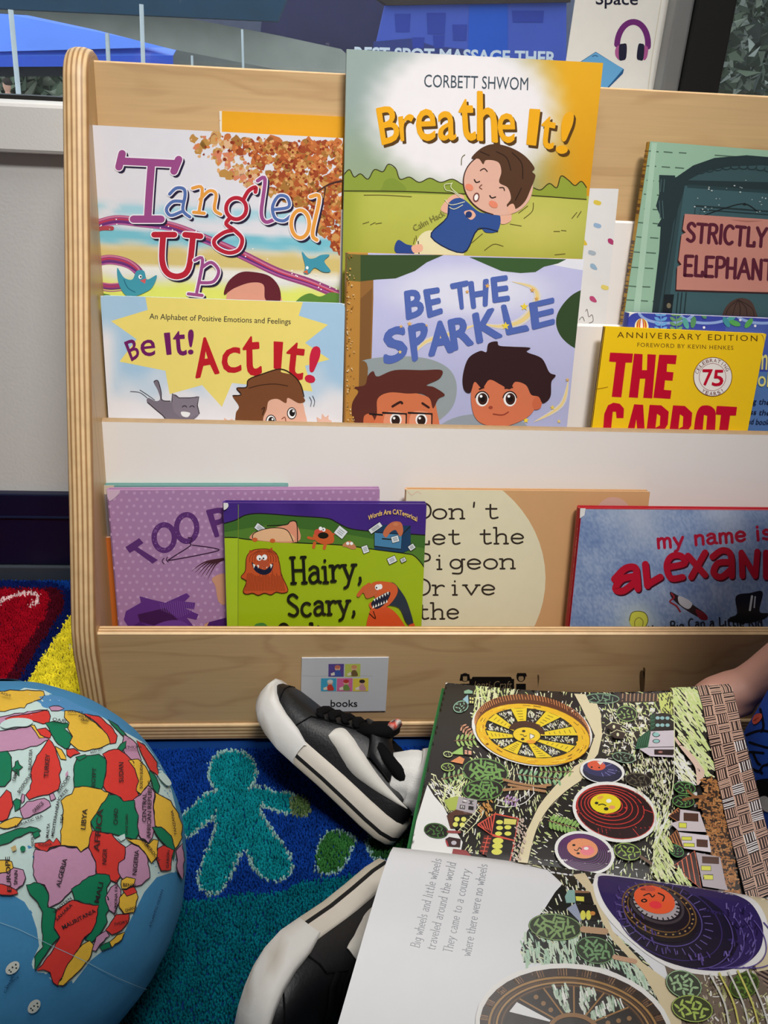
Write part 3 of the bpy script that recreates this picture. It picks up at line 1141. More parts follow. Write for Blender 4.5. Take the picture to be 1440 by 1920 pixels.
# maker's mark printed on the front panel, behind the open book
b = MB()
a = Art(b, Plane((0, -0.0004, 0), np.array([0, -1.0, 0])), start=1)
ink = (24, 20, 18)
a.poly([(880, 1273), (964, 1273), (964, 1296), (880, 1296)], ink)
a.poly([(886, 1269), (958, 1269), (960, 1273), (884, 1273)], ink)
a.text('Jonti-Craft', (886, 1291), (960, 1291), 15, (150, 128, 96), -0.005, 0.2)
for x in (872, 977):
    a.ell(x, 1270, 8, 8, ink)
    a.ell(x, 1272, 5, 5.5, (170, 142, 104))
    a.poly([(x - 9, 1282), (x + 9, 1282), (x + 9, 1298), (x - 9, 1298)], ink)
a.poly([(864, 1264), (880, 1264), (882, 1276), (876, 1276), (876, 1268), (868, 1268), (868, 1276), (862, 1276)], ink)
a.poly([(970, 1262), (986, 1262), (988, 1268), (968, 1268)], ink)
b.build('maker_logo', PRINT, stand)
for x, y, w, h in ((1200, 1260, 9, 40), (1008, 1266, 3, 22), (1206, 1252, 4, 20)):
    b = MB()
    Art(b, Plane((0, -0.0004, 0), np.array([0, -1.0, 0])), start=1).poly([(x, y), (x + w, y + 3), (x + w - 2, y + h), (x + 1, y + h - 4)], (96, 74, 48), True)
    b.build('scuff_mark', PRINT, stand)

# paper label card taped to the front panel
lc = thing('label_card', tuple(onY(646, 1335, -0.001)), 'small white card lettered books, taped to the stand front panel', 'label')
b = MB()
q = [(566, 1234), (729, 1233), (723, 1333), (563, 1335)]
f = [onY(*p, -0.0016) for p in q]
f2 = []
b.hexa(f + [p + np.array([0, 0.0013, 0]) for p in f], (206, 208, 212))
a = Art(b, Plane((0, -0.0016, 0), np.array([0, -1.0, 0])), clip=q, start=1)
a.stroke([(566, 1267), (600, 1268), (640, 1266), (700, 1268)], 0.8, (180, 182, 188))
for (x, y, c, c2, c3) in ((616, 1245, (96, 78, 150), (206, 120, 96), (70, 96, 170)), (647, 1245, (196, 206, 96), (216, 150, 110), (120, 96, 60)), (602, 1272, (70, 170, 206), (224, 220, 214), (206, 70, 60)),
                         (632, 1272, (220, 110, 160), (196, 60, 60), (120, 150, 80)), (662, 1272, (230, 210, 80), (60, 46, 44), (206, 150, 160))):
    w, h = 29, 24
    a.poly([(x, y), (x + w, y - 0.3), (x + w - 0.6, y + h), (x - 0.4, y + h)], c)
    a.ell(x + 17, y + 8, 5.2, 5, (226, 180, 150))
    a.ell(x + 17, y + 5.5, 5.4, 3.4, c2)
    a.poly([(x + 11, y + 22), (x + 13, y + 13), (x + 20, y + 12), (x + 24, y + 22)], c3, True)
    a.poly([(x + 4, y + 18), (x + 11, y + 15), (x + 12, y + 21), (x + 5, y + 22)], (236, 226, 206))
a.text('books', (620, 1325), (670, 1325), 13.5, (34, 34, 36), 0.006)
b.build('card_sheet', PRINT, lc)

# ================================================================== the books on the stand
FL = {1: 0.40, 2: 0.322, 3: 0.188, 4: 0.0245}
for k, (y0, y1) in {1: (Y1 + 0.006, Y0), 2: (Y2 + 0.006, Y1), 3: (Y3 + 0.008, Y2)}.items():
    zt = {1: Z1, 2: Z2, 3: Z3}[k]
    za = {1: Z0, 2: Z1, 3: Z2}[k]
    t9 = math.tan(LEAN)
    b = MB()
    b.box((XL, y0 - t9 * (zt - FL[k]), FL[k] - 0.008), (XR, y1 - t9 * (za - FL[k]), FL[k] - 0.001))
    b.build('shelf_board', m_white, stand)


class Book:
    def __init__(self, name, label, TL, TR, Y, Z, floor, thick, cover, lean=9.0, hard=True, page=(226, 218, 200), spine=None, back=None, group='picture books on the display stand', width=None, H=None, rc=0.0):
        le = math.radians(lean)
        self.n = np.array([0, -math.cos(le), math.sin(le)])
        P = np.array([0, Y, Z])
        tl, tr = onplane(*TL, P, self.n), onplane(*TR, P, self.n)
        u = tr - tl
        w = np.linalg.norm(u) if width is None else width
        u = u / np.linalg.norm(u)
        v = np.cross(u, self.n)
        if v[2] > 0:
            v = -v
        h = H if H else (min(tl[2], tl[2] + u[2] * w) - floor) / -v[2] - 0.0005
        self.tl, self.u, self.v, self.w, self.h, self.t = tl, u, v, w, h, thick
        self.spine_col = spine or cover
        c = tl + v * h + u * w / 2
        self.root = thing(name, (c[0], c[1], c[2]), label, 'book', group)
        ct = 0.0022 if hard else 0.0005
        ov = 0.003 if hard else 0.0004
        nb = -self.n

        def P3(a, bb, d):
            return tl + u * a + v * bb + nb * d
        self.P3 = P3

        def plate(mb, a0, a1, b0, b1, d0, d1, col, r=0.0, mi=0):
            pr = []
            if r > 0:
                for (cx, cy, s) in ((a0 + r, b0 + r, 180), (a1 - r, b0 + r, 270), (a1 - r, b1 - r, 0), (a0 + r, b1 - r, 90)):
                    for k in range(6):
                        t = math.radians(s + k * 18)
                        pr.append((cx + r * math.cos(t), cy + r * math.sin(t)))
            else:
                pr = [(a0, b0), (a1, b0), (a1, b1), (a0, b1)]
            n = len(pr)
            A = [P3(p[0], p[1], d0) for p in pr]
            B = [P3(p[0], p[1], d1) for p in pr]
            mb.add(A + B, [tuple(range(n)), tuple(range(2 * n - 1, n - 1, -1))] + [(i, n + i, n + (i + 1) % n, (i + 1) % n) for i in range(n)], col, mi)
        r = rc if rc else (0.0012 if hard else 0.0006)
        self.front = MB()
        plate(self.front, 0, w, 0, h, 0, ct, cover, r)
        bk = MB()
        plate(bk, 0, w, 0, h, thick - ct, thick, back or cover, r)
        bk.build('back_cover', PRINT, self.root)
        pg = MB()
        s0 = 0.0012 if hard else 0.0004
        plate(pg, s0, w - ov, ov, h - ov, ct + 0.0001, thick - ct - 0.0001, page)
        o = pg.build('page_block', m_pages, self.root)
        self.spine = MB()
        n = 8
        pr = []
        for i in range(n + 1):
            t = i / n
            pr.append((0.0002 - math.sin(math.pi * t) * min(0.0016, thick * 0.15), thick * t))
        A = [P3(p[0], 0.0004, p[1]) for p in pr] + [P3(0.0012, 0.0004, thick), P3(0.0012, 0.0004, 0)]
        B = [P3(p[0], h - 0.0004, p[1]) for p in pr] + [P3(0.0012, h - 0.0004, thick), P3(0.0012, h - 0.0004, 0)]
        m = len(A)
        self.spine.add(A + B, [(i, (i + 1) % m, m + (i + 1) % m, m + i) for i in range(m)] + [tuple(range(m)), tuple(range(m, 2 * m))], self.spine_col)
        q = [proj(P3(0, 0, 0)), proj(P3(w, 0, 0)), proj(P3(w, h, 0)), proj(P3(0, h, 0))]
        self.quad = q
        rr = r
        if rr > 0.003:
            cl = []
            for (cx, cy, s) in ((rr, rr, 180), (w - rr, rr, 270), (w - rr, h - rr, 0), (rr, h - rr, 90)):
                for k in range(6):
                    t = math.radians(s + k * 18)
                    cl.append(tuple(proj(P3(cx + rr * math.cos(t), cy + rr * math.sin(t), 0))))
        else:
            cl = [tuple(p) for p in q]
        self.a = Art(self.front, Plane(tl, self.n), clip=cl)
        self.hard = hard

    def spine_art(self):
        """art on the spine face (plane through the left edge)"""
        nrm = -self.u
        P = self.P3(-min(0.0016, self.t * 0.15) - 0.0001, 0, 0)
        c = [tuple(proj(self.P3(-0.0005, bb, d))) for bb, d in ((0, self.t), (0, 0), (self.h, 0), (self.h, self.t))]
        return Art(self.spine, Plane(P, nrm), eps=1e-5, clip=c, start=2)

    def done(self, m=None):
        if self.hard:
            # pressed hinge groove a little way in from the spine
            pass
        self.front.build('front_cover', m or PRINT, self.root)
        self.spine.build('spine', m or PRINT, self.root)
        return self.root


m_pages = mat('page_edges', (232, 226, 212), 0.7, 0.08, 900)
SKIN, SKIN2 = (232, 178, 152), (206, 122, 84)


def mix(a, b, t):
    t = max(0.0, min(1.0, t))
    return tuple(a[i] + (b[i] - a[i]) * t for i in range(3))


def ss(a, b, x):
    t = max(0.0, min(1.0, (x - a) / (b - a)))
    return t * t * (3 - 2 * t)


def wob(x, y, s=1.0, k=0.0):
    return 0.5 + 0.25 * math.sin(x * .071 * s + 1.3 * math.sin(y * .053 * s + k)) + 0.25 * math.sin(y * .093 * s + 1.7 * math.sin(x * .047 * s - k))


# ---- Breathe It!
B = Book('picture_book', 'tall yellow and orange paperback titled Breathe It!, highest book on the stand', (650, 92), (1131, 118), 0.1535, Z2, FL[2], 0.0045, (160, 176, 168), hard=False, H=0.288)
a = B.a


def f(p):
    x, y = p
    c = mix((152, 170, 165), (150, 168, 138), ss(180, 340, y))
    o = mix((232, 172, 30), (214, 150, 24), ss(100, 420, y))
    d = math.hypot((x - 870) / 190, (y - 215) / 150)
    base = mix(c, o, ss(930, 1085, x - (y - 200) * .12))
    base = mix((238, 234, 236), base, ss(.72, 1.16, d + .05 * wob(x, y, 2)))
    return base


a.grid(B.quad, 70, 70, f)


def g(p):
    x, y = p
    c = mix((186, 190, 84), (170, 172, 70), ss(380, 520, y))
    c = mix(c, (150, 158, 52), ss(700, 640, x) * .7)
    return mix(c, (206, 198, 104), .8 * math.exp(-((x - 1010) / 90) ** 2 - ((y - 420) / 50) ** 2))


a.grid([(630, 357), (1150, 369), (1150, 900), (630, 900)], 40, 30, g)
ink = (60, 52, 20)
bush = [(640, 372), (643, 330), (655, 318), (664, 332), (676, 326), (690, 336), (702, 318), (718, 322), (728, 308), (742, 316), (750, 336), (768, 332), (786, 342), (806, 334), (826, 342), (848, 336), (868, 346), (880, 344), (884, 368)]
a.poly(bush + [(884, 366), (640, 360)], (140, 158, 60), False)
a.stroke(bush[1:-1], 2, ink)
bush2 = [(992, 368), (1000, 352), (1014, 356), (1030, 344), (1044, 352), (1052, 330), (1066, 338), (1078, 348), (1090, 340), (1100, 352), (1100, 374)]
a.poly(bush2, (146, 160, 56))
a.stroke(bush2[1:-1], 2, ink)
a.poly([(716, 352), (722, 338), (736, 334), (748, 340), (760, 350), (758, 358), (716, 357)], (128, 148, 54), True)
a.stroke([(640, 358), (760, 359), (880, 364)], 2, ink)
a.stroke([(990, 366), (1100, 374)], 2, ink)
a.hold = True
for pts in ([(682, 366), (720, 366), (772, 369)], [(680, 420), (692, 416)], [(694, 422), (704, 417)], [(704, 420), (716, 418)], [(1072, 410), (1082, 398)], [(1082, 408), (1090, 396)], [(908, 470), (926, 458), (944, 462)], [(1040, 478), (1060, 476)],
            [(1038, 434), (1050, 434)], [(1052, 432), (1062, 433)], [(775, 458), (778, 446)], [(782, 456), (780, 442)], [(884, 456), (905, 438)], [(982, 410), (998, 396), (1000, 380)], [(972, 400), (990, 386)], [(956, 420), (978, 424)], [(865, 310), (866, 296), (872, 290)]):
    a.stroke(pts, 1.6, (96, 88, 34))
a.hold = False
a.text('CORBETT SHWOM', (795, 163), (990, 169), 25, (62, 76, 88))
for ch, q in (('B', [(706, 204), (742, 196), (749, 262), (717, 271)]), ('r', [(747, 219), (776, 213), (771, 262), (752, 264)]), ('e', [(780, 206), (816, 204), (816, 263), (782, 264)]), ('a', [(822, 210), (853, 208), (855, 262), (822, 263)]),
              ('t', [(860, 186), (886, 186), (892, 263), (864, 262)]), ('h', [(896, 172), (928, 174), (932, 266), (896, 262)]), ('e', [(932, 214), (966, 212), (964, 268), (936, 266)]), ('I', [(994, 205), (1012, 206), (1004, 272), (988, 270)]),
              ('t', [(1018, 216), (1044, 222), (1036, 280), (1012, 276)]), ('!', [(1058, 212), (1078, 210), (1062, 288), (1042, 286)])):
    sh = [(p[0] + 4, p[1] + 5) for p in q]
    a.tquad(ch, sh, (88, 58, 14), 0.02, None)
    a.tquad(ch, q, (240, 172, 22), 0.02, None)
# a child lying on the grass
blue = (48, 80, 146)
a.poly([(826, 392), (848, 366), (870, 368), (862, 396), (846, 402)], SKIN, True)
a.poly([(938, 402), (956, 396), (958, 414), (940, 420)], SKIN, True)
a.poly([(782, 450), (812, 432), (868, 460), (852, 510), (782, 500)], (228, 220, 178), True)
a.stroke([(784, 452), (786, 480)], 2, ink)
a.poly([(740, 470), (746, 450), (762, 458), (776, 462), (778, 474), (760, 482)], (42, 70, 140), True)
a.poly([(772, 462), (790, 458), (792, 470), (776, 474)], SKIN, True)
a.poly([(842, 380), (866, 372), (900, 398), (936, 402), (934, 432), (912, 436), (896, 428), (868, 474), (808, 444), (836, 412)], blue, True)
a.stroke([(842, 380), (838, 408), (808, 444), (868, 474), (896, 430), (934, 434)], 2.2, (24, 34, 70))
a.poly([(870, 398), (884, 394), (892, 404), (882, 412)], SKIN, True)
a.ell(934, 345, 66, 58, (226, 178, 158), 20)
a.stroke(spline([(934 + 66 * math.cos(t) * .94 - 58 * math.sin(t) * .34, 345 + 66 * math.cos(t) * .34 + 58 * math.sin(t) * .94) for t in [i * .35 for i in range(4, 13)]]), 2.2, (70, 40, 30), sm=False)
a.poly([(884, 296), (902, 278), (926, 270), (956, 276), (984, 292), (1002, 314), (998, 322), (1004, 330), (996, 352), (984, 378), (966, 392), (950, 386), (958, 372), (952, 352), (936, 342), (940, 322), (934, 304), (912, 300), (906, 308), (898, 298)], (84, 54, 34), True)
for pts in ([(930, 284), (950, 296), (958, 320)], [(960, 286), (978, 306), (980, 336)], [(978, 352), (966, 376)], [(900, 284), (918, 292)]):
    a.stroke(pts, 2, (44, 26, 16))
a.poly([(952, 388), (962, 382), (966, 394), (956, 402)], SKIN, True)
a.stroke([(889, 336), (893, 342), (900, 340)], 2.4, (50, 30, 24))
a.stroke([(918, 366), (922, 371), (930, 369)], 2.4, (50, 30, 24))
a.stroke([(904, 346), (899, 351), (904, 355)], 1.8, (120, 70, 54))
a.stroke([(900, 320), (908, 316), (914, 322)], 2, (60, 36, 26))
a.stroke([(936, 352), (944, 352), (946, 358)], 2, (60, 36, 26))
a.ell(893, 370, 6, 9, (120, 66, 60), 12)
a.ell(893, 370, 3.6, 6, (246, 240, 236), 12)
a.ell(880, 351, 8, 6, (232, 138, 108), 30)
a.ell(925, 383, 9, 6, (232, 138, 108), 30)
a.ell(879, 402, 6, 6, (34, 56, 110))
a.text('Calm Hack', (778, 433), (836, 403), 12, (142, 140, 72), 0.0)
a.hold = True
for pts in ([(872, 378), (846, 384), (834, 374)], [(866, 372), (850, 360), (836, 356), (834, 346), (848, 344)], [(868, 384), (852, 392), (842, 388)], [(862, 366), (846, 352), (848, 342)]):
    a.stroke(pts, 1.3, (226, 226, 190))
B.done()

# ---- Tangled Up
B = Book('picture_book', 'square picture book titled Tangled Up with autumn tree cover, behind the starburst book', (166, 234), (643, 259), 0.1525, Z2, FL[2], 0.0085, (222, 220, 224))
a = B.a


def f(p):
    x, y = p
    yy = y - (x - 170) * .05
    c = (224, 222, 228)
    w = wob(x, y, 1.2)
    c = mix(c, (150, 206, 220), .8 * ss(372, 384, yy) * (1 - ss(392, 410, yy)) * ss(-.1, .6, w))
    c = mix(c, (120, 192, 208), ss(424, 436, yy + 8 * w) * (1 - ss(448, 462, yy + 6 * w)))
    c = mix(c, (214, 190, 110), .9 * ss(452, 472, yy + 8 * w) * (1 - ss(488, 500, yy)))
    c = mix(c, (238, 236, 226), ss(488, 500, yy) * (1 - ss(502, 512, yy)))
    c = mix(c, (222, 226, 110), ss(502, 530, yy - 8 * w))
    c = mix(c, (120, 160, 60), ss(620, 645, x) * ss(528, 552, y))
    return c


a.grid(B.quad, 70, 50, f)
tree = [(340, 252), (660, 268), (660, 490), (636, 478), (612, 444), (590, 420), (560, 392), (520, 366), (470, 350), (440, 338), (412, 330), (396, 308), (370, 290)]
from mathutils.geometry import intersect_point_tri_2d
tt = tessellate_polygon([[V((p[0], p[1], 0)) for p in tree]])


def inside(x, y):
    return any(intersect_point_tri_2d(V((x, y)), V(tree[t[0]]), V(tree[t[1]]), V(tree[t[2]])) for t in tt)


for lay in range(4):
    a.hold = False
    a.k += 1
    a.hold = True
    for i in range(700):
        x, y = random.uniform(340, 655), random.uniform(250, 490)
        if not inside(x, y):
            continue
        dpt = min(1, max(0, (x - 345 - max(0, y - 250) * .9) / 190))
        if random.random() > .35 + dpt * 1.2:
            continue
        pal = [(176, 88, 44), (196, 112, 58), (158, 70, 36), (206, 150, 84), (168, 116, 54)] if dpt > .35 else [(206, 158, 96), (190, 140, 70), (222, 180, 140), (214, 130, 96)]
        c = random.choice(pal)
        if lay == 3:
            c = random.choice([(226, 170, 110), (140, 50, 26), (216, 130, 70)])
        r = random.uniform(2, 12 if lay < 2 else 6) * (1 - .12 * lay)
        pts = [(x + r * (0.6 + .7 * random.random()) * math.cos(t), y + r * (0.6 + .7 * random.random()) * math.sin(t)) for t in [k * .785 for k in range(8)]]
        a.poly(pts, c, False)
a.hold = False
a.stroke([(650, 338), (622, 344), (600, 356), (582, 372), (574, 396)], 5, (72, 40, 34), taper=1)
a.stroke([(610, 352), (606, 380), (600, 410)], 3, (72, 40, 34), taper=1)
# braided strands
for off, w, c in ((0, 21, (150, 66, 122)), (-6, 4, (206, 120, 150)), (4, 5, (104, 50, 120)), (-1, 3, (196, 60, 84)), (8, 3, (186, 96, 160))):
    a.stroke([(172, 424 + off), (215, 412 + off), (262, 416 + off), (320, 424 + off), (380, 446 + off * .9), (450, 476 + off * .8), (520, 510 + off * .6), (580, 530 + off * .5), (642, 556 + off * .4)], w * .8, c)
    a.stroke([(176, 492 + off), (206, 486 + off), (240, 494 + off), (262, 514 + off), (252, 536 + off)], w * .8, c)
    a.stroke([(184, 534 + off), (206, 538 + off), (232, 536 + off)], w * .5, c)
a.stroke([(178, 432), (192, 428), (210, 428)], 8, (176, 70, 80))
a.hold = True
for i in range(40):
    t = random.random()
    a.ell(180 + 455 * t, 418 + 130 * t * t + random.uniform(-10, 14), 1.4, 1.4, (250, 244, 240), n=6)
a.hold = False
NAV = (38, 28, 58)
PUR, BLU, ORA, RED = (156, 76, 136), (84, 112, 172), (232, 158, 66), (184, 34, 54)


def letter(strokes, w, col):
    for dx, dy, ww, c in ((4, 4, w + 2, NAV), (0, 0, w + 4, (240, 234, 240)), (0, 0, w, col)):
        a.k += 1
        a.hold = True
        for s in strokes:
            a.stroke([(p[0] + dx, p[1] + dy) for p in s], ww, c)
        a.hold = False


letter([[(229, 288), (223, 313)], [(226, 302), (332, 307)], [(335, 299), (326, 321)], [(284, 306), (280, 360), (277, 408)], [(250, 411), (302, 411)]], 14, PUR)
letter([[(318, 364), (330, 353), (344, 354), (347, 366), (343, 394), (356, 407)], [(344, 378), (324, 378), (312, 392), (320, 404), (340, 397)]], 6, BLU)
letter([[(361, 353), (379, 353), (373, 398)], [(375, 374), (392, 358), (405, 364), (402, 392), (414, 402)], [(363, 398), (383, 400)]], 6, ORA)
letter([_o(443, 391, 19, 20, 0, 360, 14), [(456, 375), (466, 358), (479, 351), (479, 360)], [(432, 408), (424, 420), (440, 432), (454, 448), (448, 468), (428, 474), (406, 464), (402, 450), (420, 436), (436, 432)]], 7.5, RED)
letter([[(483, 339), (497, 336), (490, 398), (498, 416), (513, 412)]], 7, PUR)
letter([[(513, 393), (541, 388), (538, 370), (522, 368), (511, 388), (516, 409), (532, 414), (545, 405)]], 6, BLU)
letter([_o(563, 420, 17, 26, 0, 360, 14), [(582, 369), (599, 371), (586, 436), (594, 450)]], 7, ORA)
letter([[(289, 440), (327, 440)], [(306, 440), (304, 488), (314, 512), (336, 518), (354, 502), (362, 442)], [(347, 440), (376, 443)]], 11, RED)
letter([[(365, 488), (380, 487), (369, 548)], [(353, 551), (379, 554)], [(378, 502), (396, 492), (410, 508), (400, 528), (376, 530)]], 6, PUR)
teal = (66, 150, 172)
a.poly([(220, 502), (232, 520), (248, 524), (256, 508), (270, 508), (276, 524), (294, 516), (286, 538), (272, 548), (250, 556), (234, 552), (222, 530)], teal, True)
a.stroke([(232, 524), (240, 540), (254, 548)], 2, (40, 110, 134))
a.poly([(262, 526), (274, 522), (272, 532)], (206, 90, 96))
a.ell(263, 519, 3.4, 4, (245, 245, 245))
a.ell(264, 519, 1.6, 2, (20, 30, 40))
a.poly([(566, 472), (578, 484), (590, 484), (602, 478), (618, 478), (608, 490), (620, 508), (606, 510), (590, 502), (580, 512), (570, 512), (572, 498)], teal, True)
a.poly([(568, 510), (576, 506), (578, 514)], (206, 100, 60))
a.ell(576, 502, 2.6, 3, (245, 245, 245))
a.poly([(424, 560), (432, 532), (452, 514), (480, 512), (508, 522), (522, 542), (522, 580), (424, 580)], (222, 156, 134), True)
a.poly([(420, 552), (428, 528), (450, 511), (476, 510), (506, 518), (524, 540), (524, 566), (498, 562), (494, 534), (470, 530), (440, 540)], (98, 32, 44), True)
a.poly([(560, 560), (580, 550), (600, 556), (622, 548), (645, 556), (645, 575), (560, 572)], (92, 134, 56), True)
a.poly([(182, 548), (204, 552), (220, 560), (184, 562)], (92, 134, 56))
B.done()

# ---- the yellow book behind
B = Book('picture_book', 'plain orange-yellow book with white spine edge, peeking out above the Tangled Up book', (411, 208), (690, 221), 0.1855, Z1, FL[1], 0.0042, (226, 162, 30))
a = B.a
a.poly([(400, 200), (416, 200), (416, 420), (400, 420)], (226, 220, 206))
a.stroke([(405, 224), (414, 226)], 2, (214, 170, 130))
B.done()
# ---- the white spotted book
B = Book('picture_book', 'white book with small coloured confetti spots, half hidden behind the Breathe It! book', (960, 350), (1160, 354), 0.1592, Z2, FL[2], 0.0038, (226, 224, 222), hard=False)
a = B.a
for x, y, c, r in ((1120, 380, (222, 196, 76), 20), (1120, 423, (150, 178, 206), 25), (1094, 454, (222, 190, 60), 30), (1146, 453, (176, 62, 110), 40), (1110, 474, (168, 180, 190), 25), (1113, 500, (150, 178, 200), 30), (1134, 539, (226, 206, 110), 20), (1112, 561, (190, 76, 120), 30), (1060, 420, (150, 178, 206), 10)):
    a.poly([(x - 7, y - 2), (x - 4, y - 5), (x + 6, y - 2), (x + 7, y + 3), (x + 2, y + 5), (x - 6, y + 2)] if r < 28 else [(x - 6, y - 5), (x + 1, y - 5), (x + 7, y + 4), (x + 3, y + 6), (x - 5, y + 2)], c, True)
a.stroke([(1098, 584), (1101, 580), (1104, 594), (1110, 590), (1112, 602), (1104, 606)], 1, (90, 80, 76))
a.stroke([(1086, 600), (1092, 594), (1096, 602)], 1, (90, 80, 76))
B.done()

# ---- Strictly No Elephants
B = Book('picture_book', 'pale green picture book titled Strictly No Elephants with dark teal door and yellow spine', (1219, 265), (1560, 291), 0.1515, Z2, FL[2], 0.0095, (150, 186, 160), spine=(206, 158, 62))
a = B.a
a.poly([(1206, 262), (1222, 264), (1180, 640), (1150, 640)], (150, 186, 160))
a.hold = True
for k, y in enumerate((283, 311, 338, 364, 391, 417, 444, 472, 501, 536, 562)):
    x0 = 1218 - (y - 265) * .165
    for s in range(3):
        a.stroke([(x0 + s * 26 + random.uniform(0, 6), y + s * 1.6), (x0 + s * 26 + 20, y + 1.2 + s * 1.6 + random.uniform(-.6, .6))], 2.2, (78, 104, 88))
    a.stroke([(1340 + 0, y + 8), (1600, y + 26)], 2.2, (78, 104, 88))
a.hold = False
a.poly([(1222, 268), (1232, 268), (1196, 620), (1184, 620)], (170, 202, 178))
dk, dm = (38, 54, 58), (62, 92, 98)
arch = [(1244, 340), (1268, 332), (1300, 310), (1340, 296), (1400, 291), (1460, 296), (1530, 312), (1560, 330), (1560, 700), (1200, 700), (1222, 590), (1236, 470)]
a.poly(arch, dk)
a.poly([(1290, 338), (1320, 322), (1370, 312), (1430, 310), (1500, 320), (1540, 344)], (58, 84, 88), False)
a.poly([(1236, 328), (1266, 329), (1266, 338), (1280, 340), (1280, 366), (1262, 370), (1256, 420), (1244, 426), (1232, 424), (1240, 410), (1230, 386), (1236, 364)], dk, False)
a.hold = True
for x in (1240, 1246, 1252, 1258):
    a.stroke([(x, 336), (x - 2, 360)], 1.4, (74, 98, 100))
    a.stroke([(x - 4, 376), (x - 2, 410)], 1.4, (74, 98, 100))
a.hold = False
a.poly([(1284, 348), (1600, 372), (1600, 720), (1220, 720), (1256, 500)], dm)
a.poly([(1290, 346), (1600, 368), (1600, 374), (1288, 352)], (44, 66, 70))
a.poly([(1262, 420), (1282, 360), (1250, 600), (1232, 600)], (52, 74, 78))
a.stroke([(1272, 380), (1236, 610)], 2, dk, sm=False)
a.stroke([(1300, 428), (1304, 386), (1560, 406)], 3.5, dk, sm=False)
a.stroke([(1311, 424), (1313, 393), (1560, 412)], 2.5, dk, sm=False)
for i in range(10):
    a.arc(1314 + i * 16, 322 - math.sin((i + 1) / 11 * math.pi) * 12, 9, 7, 0, 180, 2, dk)
a.stroke([(1314, 406), (1360, 390), (1396, 382), (1420, 396)], 1.8, (30, 36, 38))
a.ell(1396, 383, 3, 2.5, (30, 36, 38))
sign = [(1284, 401), (1360, 406), (1600, 422), (1600, 562), (1440, 548), (1268, 543), (1270, 500), (1278, 496), (1272, 488), (1278, 440), (1286, 436), (1280, 430)]
a.poly([(p[0] - 2, p[1] + 3) for p in sign], (60, 34, 36))
a.poly(sign, (196, 134, 120))
a.hold = True
for x, y, l in ((1370, 412, 60), (1404, 418, 40), (1282, 478, 50), (1284, 482, 40), (1290, 524, 36), (1300, 529, 50), (1400, 524, 36), (1412, 530, 28)):
    a.stroke([(x, y), (x + l / 2, y + 3), (x + l, y + 2)], 3, (168, 108, 96), taper=2)
a.hold = False
wine = (88, 32, 50)
a.pen('STRICTLY NO', (1287, 452), (1492, 468), 34, 6.4, wine, jit=.03)
a.pen('ELEPHANTS', (1282, 516), (1470, 526), 36, 6.4, wine, jit=.02)
a.poly([(1352, 600), (1362, 574), (1382, 560), (1404, 562), (1416, 580), (1420, 620), (1350, 620)], (78, 58, 52), True)
for k in range(5):
    a.stroke([(1384, 562), (1366 + k * 11, 578), (1358 + k * 14, 600)], 1.4, (46, 32, 30))
a.poly([(1246, 552), (1264, 552), (1258, 600), (1240, 600)], (26, 34, 38))
a.ell(1254, 573, 4, 5, (120, 112, 90))
for x in (1272, 1279, 1287):
    a.stroke([(x, 548), (x - 7, 620)], 2, dk, sm=False)
a.hold = True
for i in range(26):
    x, y = random.uniform(1300, 1440), random.uniform(330, 400)
    a.ell(x, y, random.uniform(.7, 2.2), random.uniform(.6, 1.4), (190, 200, 198), n=6)
for k in range(6):
    a.poly([(1164 + k * 4, 606), (1168 + k * 4, 590 + k % 3 * 4), (1172 + k * 4, 606)], (52, 84, 46))
a.hold = False
s = B.spine_art()
s.text('STRICTLY NO ELEPHANTS', (1176, 450), (1146, 640), 9, (70, 34, 24), 0.01, up=(10, 1))
s.text('MANTCHEV  YOO', (1206, 282), (1186, 402), 9, (110, 70, 24), 0.0, up=(10, 1))
B.done()

# ---- Be It! Act It!
B = Book('picture_book', 'light blue book titled Be It! Act It! with a yellow starburst', (188, 554), (647, 569), 0.1165, Z3, FL[3], 0.004, (196, 214, 228), hard=False, rc=0.004)
a = B.a


def f(p):
    x, y = p
    t = ss(655, 740, y - 60 * abs(x - 415) / 230 * .6 + 40 * (wob(x, y, .9) - .5))
    e = ss(235, 195, x) * ss(590, 640, y)
    return mix((168, 202, 228), (232, 230, 234), max(t, e))


a.grid(B.quad, 50, 40, f)
a.poly([(271, 548), (277, 581), (208, 602), (256, 636), (224, 678), (310, 695), (318, 739), (379, 722), (416, 763), (435, 718), (586, 734), (572, 686), (618, 674), (572, 643), (615, 609), (560, 592), (570, 560)], (240, 220, 120))
a.text('An Alphabet of Positive Emotions and Feelings', (280, 598), (545, 608), 11, (58, 54, 50), 0.006)
pu, rd = (112, 28, 96), (192, 28, 40)
a.tquad('B', [(233, 642), (254, 633), (262, 668), (247, 677)], pu, .02, None)
a.tquad('e', [(262, 640), (290, 635), (291, 667), (266, 668)], pu, .02, None)
a.tquad('I', [(308, 625), (318, 624), (321, 664), (313, 665)], pu, .02, None)
a.tquad('t', [(324, 622), (346, 620), (350, 666), (328, 666)], pu, .02, None)
a.tquad('!', [(353, 619), (363, 618), (362, 664), (353, 664)], pu, .02, None)
a.tquad('A', [(376, 634), (392, 634), (410, 699), (368, 708)], rd, .025, None)
a.tquad('c', [(415, 656), (450, 650), (452, 696), (418, 702)], rd, .022, None)
a.tquad('t', [(456, 632), (486, 630), (490, 702), (456, 706)], rd, .02, None)
a.tquad('I', [(514, 641), (530, 642), (526, 694), (514, 690)], rd, .02, None)
a.tquad('t', [(540, 642), (574, 644), (566, 714), (534, 706)], rd, .02, None)
a.tquad('!', [(586, 650), (602, 652), (588, 718), (572, 714)], (204, 34, 66), .03, None)
cat_, ck = (124, 114, 126), (44, 36, 44)
